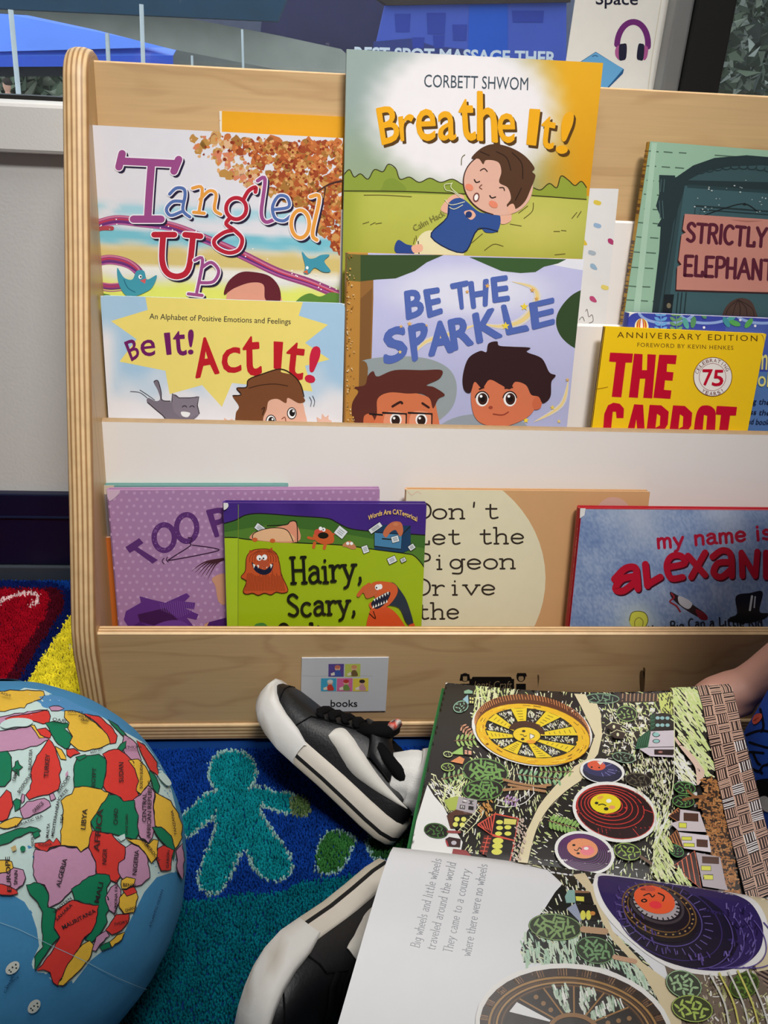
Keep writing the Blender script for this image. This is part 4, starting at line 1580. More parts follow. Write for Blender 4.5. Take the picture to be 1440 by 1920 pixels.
a.poly([(288, 716), (296, 714), (302, 734), (304, 750), (316, 752), (328, 756), (324, 742), (330, 740), (340, 748), (358, 746), (372, 744), (368, 760), (374, 774), (364, 786), (344, 794), (320, 792), (306, 780), (292, 768), (276, 754), (278, 746), (292, 752), (300, 748), (296, 732)], cat_, True)
a.stroke([(288, 716), (296, 714), (302, 734), (304, 750), (320, 752)], 1.6, ck)
a.stroke([(276, 754), (292, 768), (306, 780), (312, 790)], 1.6, ck)
a.poly([(322, 754), (323, 738), (336, 746), (356, 746), (373, 744), (370, 760), (374, 776), (360, 782), (338, 782), (326, 772)], (134, 124, 136))
a.stroke([(322, 754), (323, 738), (336, 746), (356, 746), (373, 744), (370, 760), (374, 776)], 1.6, ck, sm=False)
a.poly([(340, 772), (356, 774), (352, 782), (342, 780)], (240, 240, 240), True)
a.arc(346, 764, 4, 3, 180, 360, 1.6, ck)
a.arc(360, 764, 4, 3, 180, 360, 1.6, ck)
a.stroke([(244, 734), (262, 736), (276, 746)], 1, ck)
a.stroke([(262, 731), (276, 740), (290, 750)], 1, ck)
a.poly([(484, 800), (488, 770), (500, 748), (530, 742), (562, 748), (571, 770), (568, 800)], (232, 180, 156), True)
a.poly([(446, 800), (442, 776), (448, 762), (436, 742), (452, 740), (444, 728), (462, 726), (466, 712), (490, 702), (512, 694), (526, 692), (528, 698), (550, 704), (564, 722), (568, 742), (572, 752), (560, 756), (540, 746), (536, 756), (520, 748), (504, 752), (500, 768), (494, 782), (488, 800)], (122, 74, 44), True)
a.stroke([(436, 742), (452, 740), (444, 728), (462, 726), (466, 712), (490, 702), (526, 692), (550, 704), (564, 722), (570, 744)], 2.2, (50, 28, 18))
a.stroke([(466, 728), (490, 722), (516, 720), (540, 724)], 1.8, (70, 40, 24))
for ex, ey, r in ((508, 790, 10), (547, 775, 9)):
    a.ell(ex, ey, r, r * 1.25, (30, 22, 20))
    a.ell(ex, ey, r - 1.6, r * 1.25 - 1.6, (244, 244, 244))
    a.ell(ex + 1, ey - 1, r * .6, r * .75, (26, 22, 22))
    a.ell(ex + 3, ey - 4, 2, 2, (250, 250, 250))
a.stroke([(490, 768), (496, 764), (492, 778)], 1.8, (60, 34, 24))
a.stroke([(528, 786), (534, 782), (536, 790)], 1.8, (150, 90, 70))
a.poly([(596, 792), (594, 782), (602, 786), (604, 776), (610, 782), (616, 778), (616, 786), (622, 790), (614, 800), (600, 800)], (232, 186, 166), True)
a.poly([(420, 784), (428, 788), (436, 786), (440, 800), (424, 800)], (232, 186, 166), True)
a.stroke([(580, 744), (584, 752), (582, 762)], 1.2, (80, 80, 90))
a.stroke([(586, 742), (590, 752), (588, 762)], 1.2, (80, 80, 90))
B.done()

# ---- Be the Sparkle
B = Book('picture_book', 'lavender picture book titled Be the Sparkle with two painted boys and worn brown spine', (650, 473), (1095, 486), 0.1145, Z3, FL[3], 0.0088, (196, 148, 70), spine=(176, 128, 60))
a = B.a


def f(p):
    x, y = p
    c = mix((196, 196, 232), (178, 180, 214), ss(560, 800, y))
    t = math.hypot((x - 880) / 190, (y - 545) / 60)
    return mix((224, 224, 240), c, ss(.4, 1.1, t))


a.grid([(690, 460), (1110, 470), (1110, 1000), (690, 1000)], 40, 40, f)
a.poly([(1010, 488), (1110, 484), (1110, 502), (1088, 506)], (232, 232, 240), True)
a.poly([(640, 470), (652, 476), (700, 478), (700, 560), (690, 900), (640, 900)], (150, 104, 54))
a.poly([(652, 476), (676, 478), (672, 900), (646, 900)], (188, 134, 60))
a.poly([(676, 560), (698, 540), (692, 760), (672, 760)], (128, 88, 48))
gr = (58, 80, 44)
a.poly([(672, 478), (832, 478), (800, 492), (778, 508), (742, 522), (708, 524), (672, 528)], gr, False)
a.poly([(650, 476), (676, 478), (676, 528), (650, 526)], (104, 104, 50))
a.poly([(880, 482), (1062, 486), (1046, 494), (1020, 500), (1004, 510), (976, 512), (940, 508), (912, 496)], (60, 92, 50), False)
a.poly([(1095, 542), (1074, 552), (1056, 570), (1044, 592), (1044, 614), (1056, 636), (1080, 654), (1110, 664), (1110, 540)], (54, 76, 44), True)
a.poly([(680, 676), (740, 668), (800, 672), (840, 690), (856, 720), (850, 760), (820, 790), (780, 800), (690, 800), (690, 690)], (150, 160, 162), True)
a.poly([(812, 808), (850, 784), (900, 776), (960, 782), (990, 800), (1000, 830), (812, 830)], (150, 158, 166), True)


def sw(p):
    return (236, 208, 138)


for pts, w in (([(960, 528), (1000, 540), (1006, 566), (980, 600), (940, 612), (900, 606)], 9), ([(900, 606), (850, 624), (800, 640), (776, 664)], 6), ([(1066, 712), (1052, 760), (1000, 792)], 5)):
    a.stroke(pts, w * 1.8, (222, 214, 206), taper=2)
    a.stroke(pts, w * .9, (236, 210, 140), taper=2)
bl = (84, 106, 178)
for ch, q in (('B', [(760, 548), (788, 543), (794, 588), (764, 598)]), ('E', [(796, 545), (822, 541), (828, 586), (804, 594)]), ('T', [(846, 534), (876, 528), (874, 576), (858, 580)]), ('H', [(880, 530), (914, 525), (912, 572), (886, 577)]), ('E', [(922, 522), (950, 518), (954, 562), (926, 566)]),
              ('S', [(722, 620), (758, 612), (762, 668), (722, 684)]), ('P', [(768, 614), (800, 604), (796, 660), (776, 676)]), ('A', [(812, 606), (838, 602), (848, 658), (806, 666)]), ('R', [(842, 602), (880, 592), (886, 644), (850, 656)]), ('K', [(888, 590), (930, 578), (940, 630), (896, 642)]), ('L', [(942, 574), (962, 572), (990, 618), (952, 626)]), ('E', [(994, 570), (1038, 560), (1038, 606), (1000, 616)])):
    a.tquad(ch, q, bl, .055, None)


def star(x, y, r, c):
    a.poly([(x + (r if k % 2 == 0 else r * .45) * math.sin(k * math.pi / 5), y - (r if k % 2 == 0 else r * .45) * math.cos(k * math.pi / 5)) for k in range(10)], c)


for x, y, r, c in ((983, 575, 8, (240, 212, 70)), (948, 611, 8, (240, 212, 70)), (998, 544, 5, (226, 170, 90)), (914, 536, 5, (226, 170, 90)), (876, 547, 4, (226, 170, 90)), (752, 612, 4, (226, 180, 110)), (768, 607, 5, (226, 180, 110)), (1006, 560, 4, (226, 170, 90)), (986, 788, 6, (240, 212, 70)), (1036, 764, 5, (236, 206, 90)),
                  (800, 610, 3, (226, 180, 110)), (1064, 712, 4, (226, 180, 110)), (1048, 790, 4, (236, 206, 120)), (750, 660, 4, (236, 206, 120))):
    star(x, y, r, c)
# left boy with glasses, right boy
hb, ht = (70, 36, 32), (92, 44, 36)
a.poly([(668, 800), (672, 760), (700, 736), (760, 734), (806, 746), (818, 764), (812, 830), (672, 830)], (212, 118, 78), True)
a.poly([(664, 790), (660, 758), (672, 734), (664, 726), (684, 722), (690, 704), (700, 696), (708, 706), (740, 694), (790, 694), (828, 694), (824, 710), (800, 722), (814, 726), (834, 740), (822, 748), (812, 766), (806, 748), (790, 738), (764, 738), (730, 736), (708, 748), (706, 780), (690, 800)], ht, True)
a.poly([(682, 782), (694, 776), (702, 790), (696, 812), (684, 810)], (206, 112, 72), True)
for ex in (742, 790):
    a.poly([(ex - 18, 774), (ex + 16, 776), (ex + 16, 812), (ex - 20, 812)], (226, 150, 116), True)
    a.ell(ex, 787, 11, 12, (240, 240, 240))
    a.ell(ex, 788, 8, 9.5, (40, 26, 22))
    a.ell(ex - 3, 784, 2.4, 2.4, (245, 245, 245))
    a.stroke([(ex - 24, 774), (ex + 20, 776), (ex + 19, 812), (ex - 24, 812)], 3.6, (30, 24, 26), sm=False)
a.stroke([(692, 776), (718, 778)], 3, (30, 24, 26))
a.stroke([(736, 762), (750, 754), (754, 756)], 4.4, (56, 30, 26))
a.stroke([(792, 756), (804, 764)], 4, (56, 30, 26))
a.poly([(884, 730), (900, 700), (950, 690), (1000, 700), (1008, 748), (994, 778), (960, 796), (930, 800), (900, 792), (886, 770)], (214, 118, 82), True)
a.poly([(998, 756), (1006, 742), (1016, 746), (1014, 764), (1002, 768)], (206, 106, 72), True)
a.poly([(870, 730), (868, 704), (878, 672), (900, 658), (912, 660), (916, 644), (932, 640), (936, 648), (960, 650), (994, 652), (988, 660), (1016, 672), (1030, 698), (1042, 704), (1034, 716), (1032, 744), (1018, 756), (1010, 744), (996, 740), (986, 722), (966, 716), (956, 730), (940, 722), (918, 712), (904, 728), (890, 716), (882, 736)], (52, 28, 30), True)
for ex, ey in ((904, 748), (956, 748)):
    a.ell(ex, ey, 12, 14, (244, 240, 236))
    a.ell(ex + 1, ey, 9, 11, (58, 32, 26))
    a.ell(ex + 1, ey, 5, 6, (20, 12, 12))
    a.ell(ex - 2, ey - 5, 2.6, 2.6, (250, 250, 250))
    a.arc(ex, ey + 1, 13, 15, 190, 350, 2.2, (40, 20, 20))
a.stroke([(898, 730), (908, 726)], 3, (52, 28, 26))
a.stroke([(946, 728), (962, 726)], 3, (52, 28, 26))
a.ell(920, 764, 4, 3, (160, 70, 52))
a.stroke([(924, 776), (942, 778), (954, 772)], 2, (150, 60, 46))
a.hold = True
for i in range(90):
    y = random.uniform(476, 800)
    a.ell(651 + random.random() ** 2 * 14, y, random.uniform(.5, 2), random.uniform(.6, 2.4), random.choice([(220, 190, 140), (206, 160, 80), (160, 110, 40)]), n=6)
B.done()

# ---- blue board book
B = Book('board_book', 'thick royal blue board book with leaf garlands, behind the yellow book', (1178, 586), (1510, 600), 0.1148, Z3, FL[3], 0.0115, (62, 74, 168), hard=False, rc=0.009)
a = B.a
a.grid([(1160, 690), (1540, 700), (1540, 900), (1160, 900)], 4, 4, lambda p: (84, 120, 176))
a.poly([(1360, 600), (1560, 606), (1560, 700), (1360, 690)], (74, 94, 172))
gl = (150, 176, 226)
for cx in (1250, 1325, 1430):
    a.arc(cx, 584, 52, 22, 0, 180, 5, gl)
for sx, c in ((1239, (110, 170, 226)), (1268, (110, 160, 110))):
    a.stroke([(sx, 584), (sx + 1, 618)], 1.6, c)
    for k in range(4):
        for s in (-1, 1):
            a.poly([(sx, 592 + k * 9), (sx + s * 6, 586 + k * 9), (sx + s * 12, 586 + k * 9), (sx + s * 8, 592 + k * 9)], c, True)
for x, y, r, c in ((1286, 606, 70, (92, 170, 160)), (1372, 596, -40, (86, 170, 160)), (1362, 604, 60, (70, 150, 160)), (1378, 606, 20, (90, 170, 90)), (1404, 606, -50, (92, 170, 90)), (1318, 588, 60, (90, 150, 110)), (1300, 604, 100, (92, 150, 100)), (1450, 600, 30, (92, 170, 90))):
    a.ell(x, y, 11, 5, c, r)
for x, y in ((1388, 600), (1416, 611), (1320, 614), (1340, 588)):
    a.ell(x, y, 2.4, 2.4, (240, 240, 245))
for k, c in enumerate(((240, 236, 230), (226, 196, 80), (206, 50, 50), (226, 196, 80), (206, 50, 50), (240, 236, 230))):
    a.ell(1203, 612, 13 - k * 2.1, 15, c)
ye = (226, 216, 130)
a.text('in my', (1392, 690), (1452, 694), 44, ye, 0.01)
a.text('look', (1398, 722), (1452, 726), 30, ye, 0.01)
nv = (24, 30, 66)
for y, s in ((756, 'Bring the'), (776, 'Press the'), (794, 'sound book.')):
    a.text(s, (1384, y), (1444, y + 3), 11, nv, 0.003, 0.15)
B.done()

# ---- The Carrot Seed
B = Book('picture_book', 'bright yellow paperback with red lettering The Carrot Seed, in front of the blue board book', (1133, 612), (1437, 626), 0.1100, Z3, FL[3], 0.0042, (246, 202, 26), hard=False, spine=(96, 52, 26))
a = B.a
br, rd = (112, 60, 18), (196, 12, 44)
a.text('ANNIVERSARY EDITION', (1157, 633), (1420, 640), 11.5, (92, 58, 16), 0.0, space=1.3)
a.text('FOREWORD BY KEVIN HENKES', (1195, 650), (1375, 656), 8, (112, 72, 20), 0.0, space=1.15)


a.poly([(1144, 661), (1187, 663), (1185, 680), (1173, 680), (1165, 745), (1147, 744), (1155, 679), (1142, 678)], rd)
a.poly([(1189, 663), (1205, 664), (1204, 694), (1213, 694), (1214, 664), (1230, 665), (1223, 747), (1206, 746), (1210, 710), (1200, 710), (1196, 746), (1179, 745)], rd)
a.poly([(1236, 665), (1269, 666), (1267, 683), (1251, 682), (1250, 697), (1263, 698), (1261, 714), (1247, 713), (1245, 731), (1259, 732), (1257, 748), (1225, 746)], rd)
# the top of the second line is all the panel leaves visible; the letters go on below it
a.poly([(1131, 802), (1133, 776), (1140, 760), (1150, 755), (1162, 757), (1170, 766), (1169, 784), (1156, 784), (1155, 772), (1149, 772), (1146, 802), (1146, 838), (1154, 842), (1155, 824), (1166, 826), (1163, 856), (1140, 858), (1129, 842)], rd)
a.poly([(1189, 758), (1206, 759), (1212, 860), (1194, 860), (1194, 838), (1184, 838), (1180, 860), (1162, 860)], rd)
a.poly([(1193, 786), (1196, 822), (1187, 822)], (246, 202, 26))
a.poly([(1218, 759), (1240, 760), (1254, 772), (1252, 796), (1244, 808), (1250, 860), (1234, 860), (1230, 816), (1226, 816), (1222, 860), (1206, 860)], rd)
a.poly([(1232, 776), (1238, 780), (1237, 798), (1229, 802)], (246, 202, 26))
a.poly([(1262, 760), (1284, 761), (1298, 774), (1296, 798), (1288, 810), (1293, 860), (1277, 860), (1273, 818), (1269, 818), (1264, 860), (1248, 860)], rd)
a.poly([(1275, 777), (1281, 781), (1280, 800), (1272, 804)], (246, 202, 26))
a.poly([(1304, 784), (1312, 764), (1324, 760), (1336, 764), (1342, 780), (1336, 846), (1322, 860), (1306, 856), (1299, 840)], rd, True)
a.poly([(1320, 778), (1326, 780), (1321, 838), (1315, 836)], (246, 202, 26))
a.poly([(1344, 761), (1382, 763), (1380, 779), (1369, 779), (1358, 860), (1342, 860), (1352, 778), (1342, 777)], rd)
a.ell(1336.5, 706.5, 36.5, 37, (112, 42, 30), 12)
a.ell(1336.5, 706.5, 35.3, 35.8, (242, 236, 228), 12)
a.ell(1336, 707, 25.5, 26, (150, 60, 60), 12)
a.ell(1336, 707, 24.6, 25.1, (242, 236, 228), 12)
for ch, k in zip('CELEBRATING', range(11)):
    t = math.radians(-158 + k * 13.6 - 5)
    c = (1336.5 + 27.6 * math.cos(t), 707 + 28 * math.sin(t))
    tx, ty = -math.sin(t), math.cos(t)
    if ch != 'I':
        a.text(ch, (c[0] - tx * 2.8, c[1] - ty * 2.8), (c[0] + tx * 2.8, c[1] + ty * 2.8), 7, (120, 50, 46))
    else:
        a.text(ch, (c[0] - tx * .5, c[1] - ty * .5), (c[0] + tx * .5, c[1] + ty * .5), 7, (120, 50, 46))
for ch, k in zip('YEARS!', range(6)):
    t = math.radians(124 - k * 14)
    c = (1336.5 + 34 * math.cos(t), 707 + 34.4 * math.sin(t))
    tx, ty = math.sin(t), -math.cos(t)
    wd = .6 if ch == '!' else 2.8
    a.text(ch, (c[0] - tx * wd, c[1] - ty * wd), (c[0] + tx * wd, c[1] + ty * wd), 7, (120, 50, 46))
a.tquad('7', [(1318, 693), (1336, 693), (1334, 723), (1318, 722)], rd, .025, None)
a.tquad('5', [(1339, 694), (1357, 694), (1355, 724), (1335, 723)], rd, .025, None)
a.stroke([(1112, 730), (1126, 728), (1140, 725)], 1, (190, 140, 10))
a.stroke([(1420, 618), (1432, 630), (1436, 650)], 2, (250, 220, 90))
s = B.spine_art()
s.text('THE CARROT SEED', (1128, 640), (1112, 800), 5, (226, 200, 120), 0.0, up=(10, 1))
B.done(GLOSS)

# ---------------------------------------------------------------- bottom row
ZB = 0.1275
# ---- My Name Is Not Alexander
B = Book('picture_book', 'blue denim look picture book with red spine and red hand lettering', (1088, 953), (1600, 958), 0.031, ZB, FL[4], 0.0105, (176, 30, 44), lean=11, spine=(170, 28, 44))
a = B.a


def f(p):
    x, y = p
    c = (112, 134, 176)
    w = wob(x, y, .8) * .35 + random.random() * .42
    c = mix((100, 126, 174), (182, 194, 214), w)
    c = mix(c, (196, 204, 216), .7 * math.exp(-((x - 1190 - (y - 950) * .3) / 46) ** 2 - ((y - 970) / 60) ** 2))
    c = mix(c, (200, 208, 218), .6 * math.exp(-((x - 1360) / 50) ** 2 - ((y - 960) / 46) ** 2))
    c = mix(c, (196, 206, 200), .95 * math.exp(-((x - 1196) / 34) ** 2 - ((y - 1166) / 40) ** 2))
    return c


q = B.quad
a.grid([q[0] + np.array([3, 1.5]), q[1], q[2], q[3] + np.array([3, 0])], 150, 90, f)
a.pen('my name is not', (1233, 1028), (1526, 1004), 29, 5.6, (176, 24, 52), jit=.03)
RD = (184, 22, 46)
LET = {'a1': [(1144, 1088), (1162, 1066), (1190, 1056), (1204, 1066), (1206, 1092), (1206, 1104), (1190, 1108), (1188, 1098), (1166, 1118), (1148, 1116), (1150, 1100), (1186, 1084), (1186, 1074), (1164, 1082)]}


def red(strokes, w):
    for dx, dy, c in ((2, 3, (70, 16, 30)), (0, 0, RD)):
        a.k += 1
        a.hold = True
        for s_ in strokes:
            a.stroke([(p[0] + dx, p[1] + dy) for p in s_], w, c)
        a.hold = False


red([[(1152, 1086), (1172, 1066), (1190, 1064), (1194, 1078), (1196, 1104)], [(1192, 1080), (1166, 1086), (1154, 1104), (1168, 1108), (1190, 1092)]], 13)
red([[(1210, 1058), (1214, 1098)], [(1214, 1096), (1238, 1082)]], 13)
red([[(1250, 1064), (1284, 1056), (1276, 1042), (1258, 1044), (1250, 1062), (1258, 1084), (1280, 1082)]], 12)
red([[(1290, 1042), (1322, 1078)], [(1322, 1036), (1296, 1082)]], 12)
red([[(1336, 1044), (1354, 1032), (1370, 1040), (1372, 1080)], [(1370, 1054), (1346, 1056), (1338, 1074), (1352, 1082), (1370, 1068)]], 12)
red([[(1392, 1080), (1390, 1036)], [(1390, 1036), (1416, 1080)], [(1416, 1080), (1420, 1034)]], 11)
red([[(1436, 1036), (1436, 1082)], [(1436, 1036), (1466, 1046), (1468, 1072), (1436, 1082)]], 11)
a.pen('How Big Can a Little Kid', (1216, 1191), (1430, 1177), 17, 3, (34, 34, 44), jit=.05, arc=8)
a.poly([(1256, 1110), (1270, 1116), (1296, 1132), (1322, 1150), (1326, 1162), (1312, 1158), (1290, 1146), (1264, 1126)], (40, 26, 34), True)
a.poly([(1272, 1118), (1286, 1122), (1298, 1132), (1290, 1142), (1274, 1132)], (206, 206, 212), True)
a.poly([(1304, 1142), (1324, 1152), (1326, 1162), (1312, 1160)], (120, 30, 44), True)
a.stroke([(1258, 1112), (1264, 1120), (1256, 1128), (1268, 1136), (1276, 1148)], 3, (150, 40, 50))
a.poly([(1380, 1118), (1406, 1112), (1430, 1110), (1424, 1146), (1440, 1150), (1434, 1160), (1404, 1168), (1372, 1166), (1368, 1158), (1382, 1150)], (26, 26, 32), True)
a.stroke([(1410, 1118), (1406, 1144)], 4, (206, 210, 216))
a.stroke([(1416, 1118), (1414, 1140)], 2.5, (190, 196, 204))
a.poly([(1180, 1164), (1184, 1150), (1196, 1146), (1210, 1150), (1215, 1164), (1208, 1180), (1204, 1192), (1190, 1192), (1186, 1178)], (206, 206, 80), True)
a.stroke([(1180, 1164), (1184, 1150), (1196, 1146), (1210, 1150), (1215, 1164), (1208, 1180), (1204, 1192)], 1.6, (110, 104, 40))
a.stroke([(1192, 1184), (1190, 1166), (1198, 1158), (1206, 1166), (1202, 1182)], 1.8, (150, 140, 60))
a.poly([(1088, 953), (1098, 953), (1096, 966), (1087, 972)], (226, 224, 222))
s = B.spine_art()
s.text('ALEXANDER', (1082, 990), (1066, 1160), 5, (210, 120, 120), 0.0, up=(10, 1))
B.done(GLOSS)

# ---- Hairy, Scary, Ordinary
B = Book('picture_book', 'lime green book with purple top titled Hairy, Scary, standing furthest forward in the bottom row', (419, 943), (800, 945), 0.030, ZB, FL[4], 0.0095, (64, 38, 120), lean=11, spine=(74, 46, 124))
a = B.a


def f(p):
    x, y = p
    return mix((72, 44, 132), (60, 34, 116), wob(x, y))


a.grid(B.quad, 8, 8, f)
ink = (28, 26, 16)
hill = [(410, 984), (440, 976), (460, 966), (490, 963), (560, 968), (614, 972), (632, 980), (660, 992), (720, 998), (806, 1004)]
a.grid([(405, 985), (405, 985), (405, 985), (405, 985)], 1, 1, lambda p: (0, 0, 0))


def gg(p):
    return mix((48, 84, 40), (92, 132, 46), ss(970, 1050, p[1]))


a.poly(hill + [(806, 1080), (410, 1080)], (64, 106, 42))
a.poly([(410, 1000), (500, 984), (640, 1000), (806, 1030), (806, 1080), (410, 1080)], (84, 126, 46))
a.stroke(hill, 2, ink)
lime = [(408, 1008), (440, 1008), (470, 1012), (560, 1018), (640, 1022), (700, 1030), (760, 1038), (776, 1042), (790, 1056), (800, 1072), (800, 1320), (400, 1320)]
a.poly(lime, (160, 184, 26))
a.stroke(lime[:-2], 2, ink)
a.poly([(416, 1010), (446, 1009), (446, 1320), (416, 1320)], (170, 194, 40))
a.stroke([(447, 946), (446, 1190)], 1.2, (120, 140, 40))
org, ord_ = (206, 96, 48), (178, 70, 36)


def paper(x, y, w, h, r):
    t = math.radians(r)
    P = [(x + u * math.cos(t) - v * math.sin(t), y + u * math.sin(t) + v * math.cos(t)) for u, v in ((-w, -h), (w, -h), (w, h), (-w, h))]
    a.poly(P, (226, 232, 234))
    a.stroke(P, 1.2, ink, sm=False, closed=True)
    for k in (-.4, 0, .4):
        a.stroke([(x - w * .6 * math.cos(t) - h * k * math.sin(t), y - w * .6 * math.sin(t) + h * k * math.cos(t)), (x + w * .6 * math.cos(t) - h * k * math.sin(t), y + w * .6 * math.sin(t) + h * k * math.cos(t))], .9, (90, 96, 100))


paper(487, 990, 9, 6, 35)
a.poly([(474, 1012), (474, 1000), (484, 996), (510, 990), (536, 984), (544, 978), (556, 982), (558, 1016)], (226, 150, 120), True)
a.stroke([(500, 986), (536, 984), (544, 978), (556, 980), (558, 1016)], 1.8, ink)
a.poly([(478, 1012), (480, 998), (500, 992), (524, 990), (540, 996), (550, 1014)], (232, 184, 140), True)
a.stroke([(474, 1012), (476, 1000), (500, 991), (524, 990), (540, 996), (550, 1016)], 1.6, ink)
a.ell(478, 1012, 5, 4, org)
a.ell(511, 1014, 5, 4, org)
# small furry creatures with round noses
a.poly([(590, 1012), (588, 1002), (604, 992), (618, 994), (626, 1006), (624, 1018), (604, 1020)], org, True)
a.stroke([(578, 1008), (588, 1010), (596, 1008)], 5, org)
a.stroke([(618, 1004), (628, 1000), (632, 994)], 4, org)
a.ell(598, 998, 9, 6.5, (206, 80, 60))
a.ell(606, 1004, 10, 6, ink)
a.ell(607, 993, 3.4, 3.8, (245, 245, 245))
a.ell(601, 991, 3.2, 3.6, (245, 245, 245))
a.ell(606, 993, 1.2, 1.4, ink)
a.stroke([(588, 1026), (590, 1018)], 6, org)
a.stroke([(608, 1028), (610, 1020)], 6, org)
paper(639, 998, 10, 9, 38)
a.poly([(642, 1024), (646, 1018), (656, 1014), (664, 1020), (668, 1028), (660, 1030), (650, 1026)], (196, 130, 90), True)
a.ell(652, 1019, 3, 3, (245, 245, 245))
a.ell(659, 1019, 3, 3, (245, 245, 245))
paper(685, 1030, 6, 7, -20)
a.poly([(702, 998), (716, 984), (770, 986), (770, 1030), (756, 1036), (702, 1030)], (28, 62, 96))
a.poly([(702, 998), (754, 1002), (752, 1030), (702, 1024)], (72, 130, 170))
a.stroke([(702, 998), (754, 1002), (752, 1030), (702, 1024)], 1.8, ink, sm=False, closed=True)
a.stroke([(716, 1010), (740, 1012)], 2.4, ink)
a.stroke([(754, 1002), (770, 986)], 1.8, ink)
a.poly([(718, 1000), (726, 986), (738, 978), (752, 980), (756, 996), (750, 1006), (742, 994), (732, 998), (724, 1008)], (196, 110, 74), True)
a.ell(742, 983, 5, 3, (206, 130, 90))
paper(704, 990, 13, 5, -35)
paper(741, 1011, 7, 6, -15)
paper(772, 1026, 6, 5, -35)
paper(735, 1050, 8, 6, -25)
paper(756, 1050, 5, 4, -25)
for s_, p0, p1, ar in (('Words Are CATegorical', (690, 976), (782, 978), 13),):
    a.text(s_, p0, p1, 9.5, (236, 196, 110), 0.02, arc=ar)
# big shaggy one
sh = [(470, 1034), (482, 1030), (504, 1030), (518, 1038), (524, 1056), (528, 1078), (540, 1106), (530, 1112), (518, 1110), (508, 1115), (496, 1112), (484, 1116), (474, 1112), (462, 1114), (456, 1108), (462, 1090), (452, 1082), (460, 1070), (462, 1046)]
a.poly(sh, (200, 86, 42), True)
a.stroke(sh, 1.5, (90, 34, 16), closed=True)
a.hold = True
for k in range(26):
    x = 464 + k * 2.6
    a.stroke([(x, 1076 + random.uniform(-6, 6)), (x + (x - 498) * .06, 1094), (x + (x - 498) * .16, 1108)], 1.1, (130, 50, 22))
for k in range(12):
    x = 470 + k * 4.6
    a.stroke([(495 + (x - 495) * .4, 1032), (x, 1042), (x + (x - 495) * .08, 1054)], 1.1, (130, 50, 22))
a.hold = False
a.poly([(472, 1054), (484, 1064), (498, 1068), (512, 1056), (508, 1072), (494, 1078), (478, 1070)], (26, 30, 52), True)
for k in range(5):
    a.poly([(474 + k * 8, 1057 + (2 if k in (1, 2, 3) else 0)), (479 + k * 8, 1059), (476 + k * 8, 1066)], (236, 236, 226))
a.ell(494, 1056, 10, 9, (186, 84, 52))
a.ell(486, 1046, 5, 5.4, (245, 245, 245))
a.ell(496, 1045, 5, 5.4, (245, 245, 245))
a.ell(487, 1048, 1.6, 1.8, ink)
a.ell(494, 1047, 1.6, 1.8, ink)
a.poly([(466, 1038), (468, 1031), (475, 1034)], ord_)
a.poly([(504, 1031), (510, 1026), (512, 1036)], ord_)
# caped one
a.poly([(722, 1100), (736, 1092), (750, 1106), (764, 1130), (776, 1174), (762, 1168), (748, 1140), (718, 1130)], (42, 52, 66), True)
a.poly([(692, 1150), (704, 1138), (730, 1140), (752, 1162), (760, 1190), (692, 1190)], (212, 82, 40), True)
a.poly([(690, 1104), (700, 1092), (716, 1090), (738, 1094), (746, 1106), (740, 1122), (724, 1138), (698, 1142), (692, 1132), (704, 1122)], (212, 96, 50), True)
a.poly([(696, 1134), (702, 1124), (726, 1110), (732, 1114), (722, 1132), (706, 1142)], (30, 32, 54), True)
for k in range(6):
    a.poly([(700 + k * 5, 1124 - k * 2.6), (704 + k * 5, 1122 - k * 2.6), (703 + k * 5, 1128 - k * 2.4)], (236, 236, 226))
    a.poly([(698 + k * 5, 1141 - k * 2), (702 + k * 5, 1139 - k * 2), (700 + k * 5, 1134 - k * 2)], (236, 236, 226))
a.poly([(674, 1112), (680, 1100), (692, 1096), (708, 1100), (706, 1114), (688, 1122), (682, 1112)], (200, 100, 60), True)
a.stroke([(672, 1116), (680, 1106), (692, 1096)], 7, (206, 96, 52))
a.ell(708, 1101, 5, 5.4, (245, 245, 245))
a.ell(713, 1100, 4, 5, (245, 245, 245))
a.ell(706, 1102, 1.5, 1.6, ink)
a.stroke([(692, 1150), (704, 1160), (700, 1146)], 1.6, ink)
a.poly([(766, 1172), (776, 1168), (782, 1184), (770, 1184)], (212, 82, 40))
a.ell(490, 1184, 16, 12, (206, 96, 48))
a.poly([(476, 1178), (480, 1170), (494, 1168), (502, 1176), (490, 1178)], (70, 130, 60), True)
a.ell(486, 1184, 3.4, 3.4, (245, 245, 245))
a.ell(493, 1184, 3.4, 3.4, (245, 245, 245))
a.pen('Hairy,', (548, 1094), (678, 1088), 48, 5.4, ink, serif=.08, jit=.03)
a.pen('Scary,', (540, 1156), (666, 1150), 40, 5.4, ink, serif=.08, jit=.03)
a.pen('Ordinary', (520, 1212), (690, 1210), 42, 5.4, ink, serif=.08)
a.poly([(418, 944), (426, 942), (428, 950), (420, 956)], (226, 224, 220), True)
B.done(GLOSS)

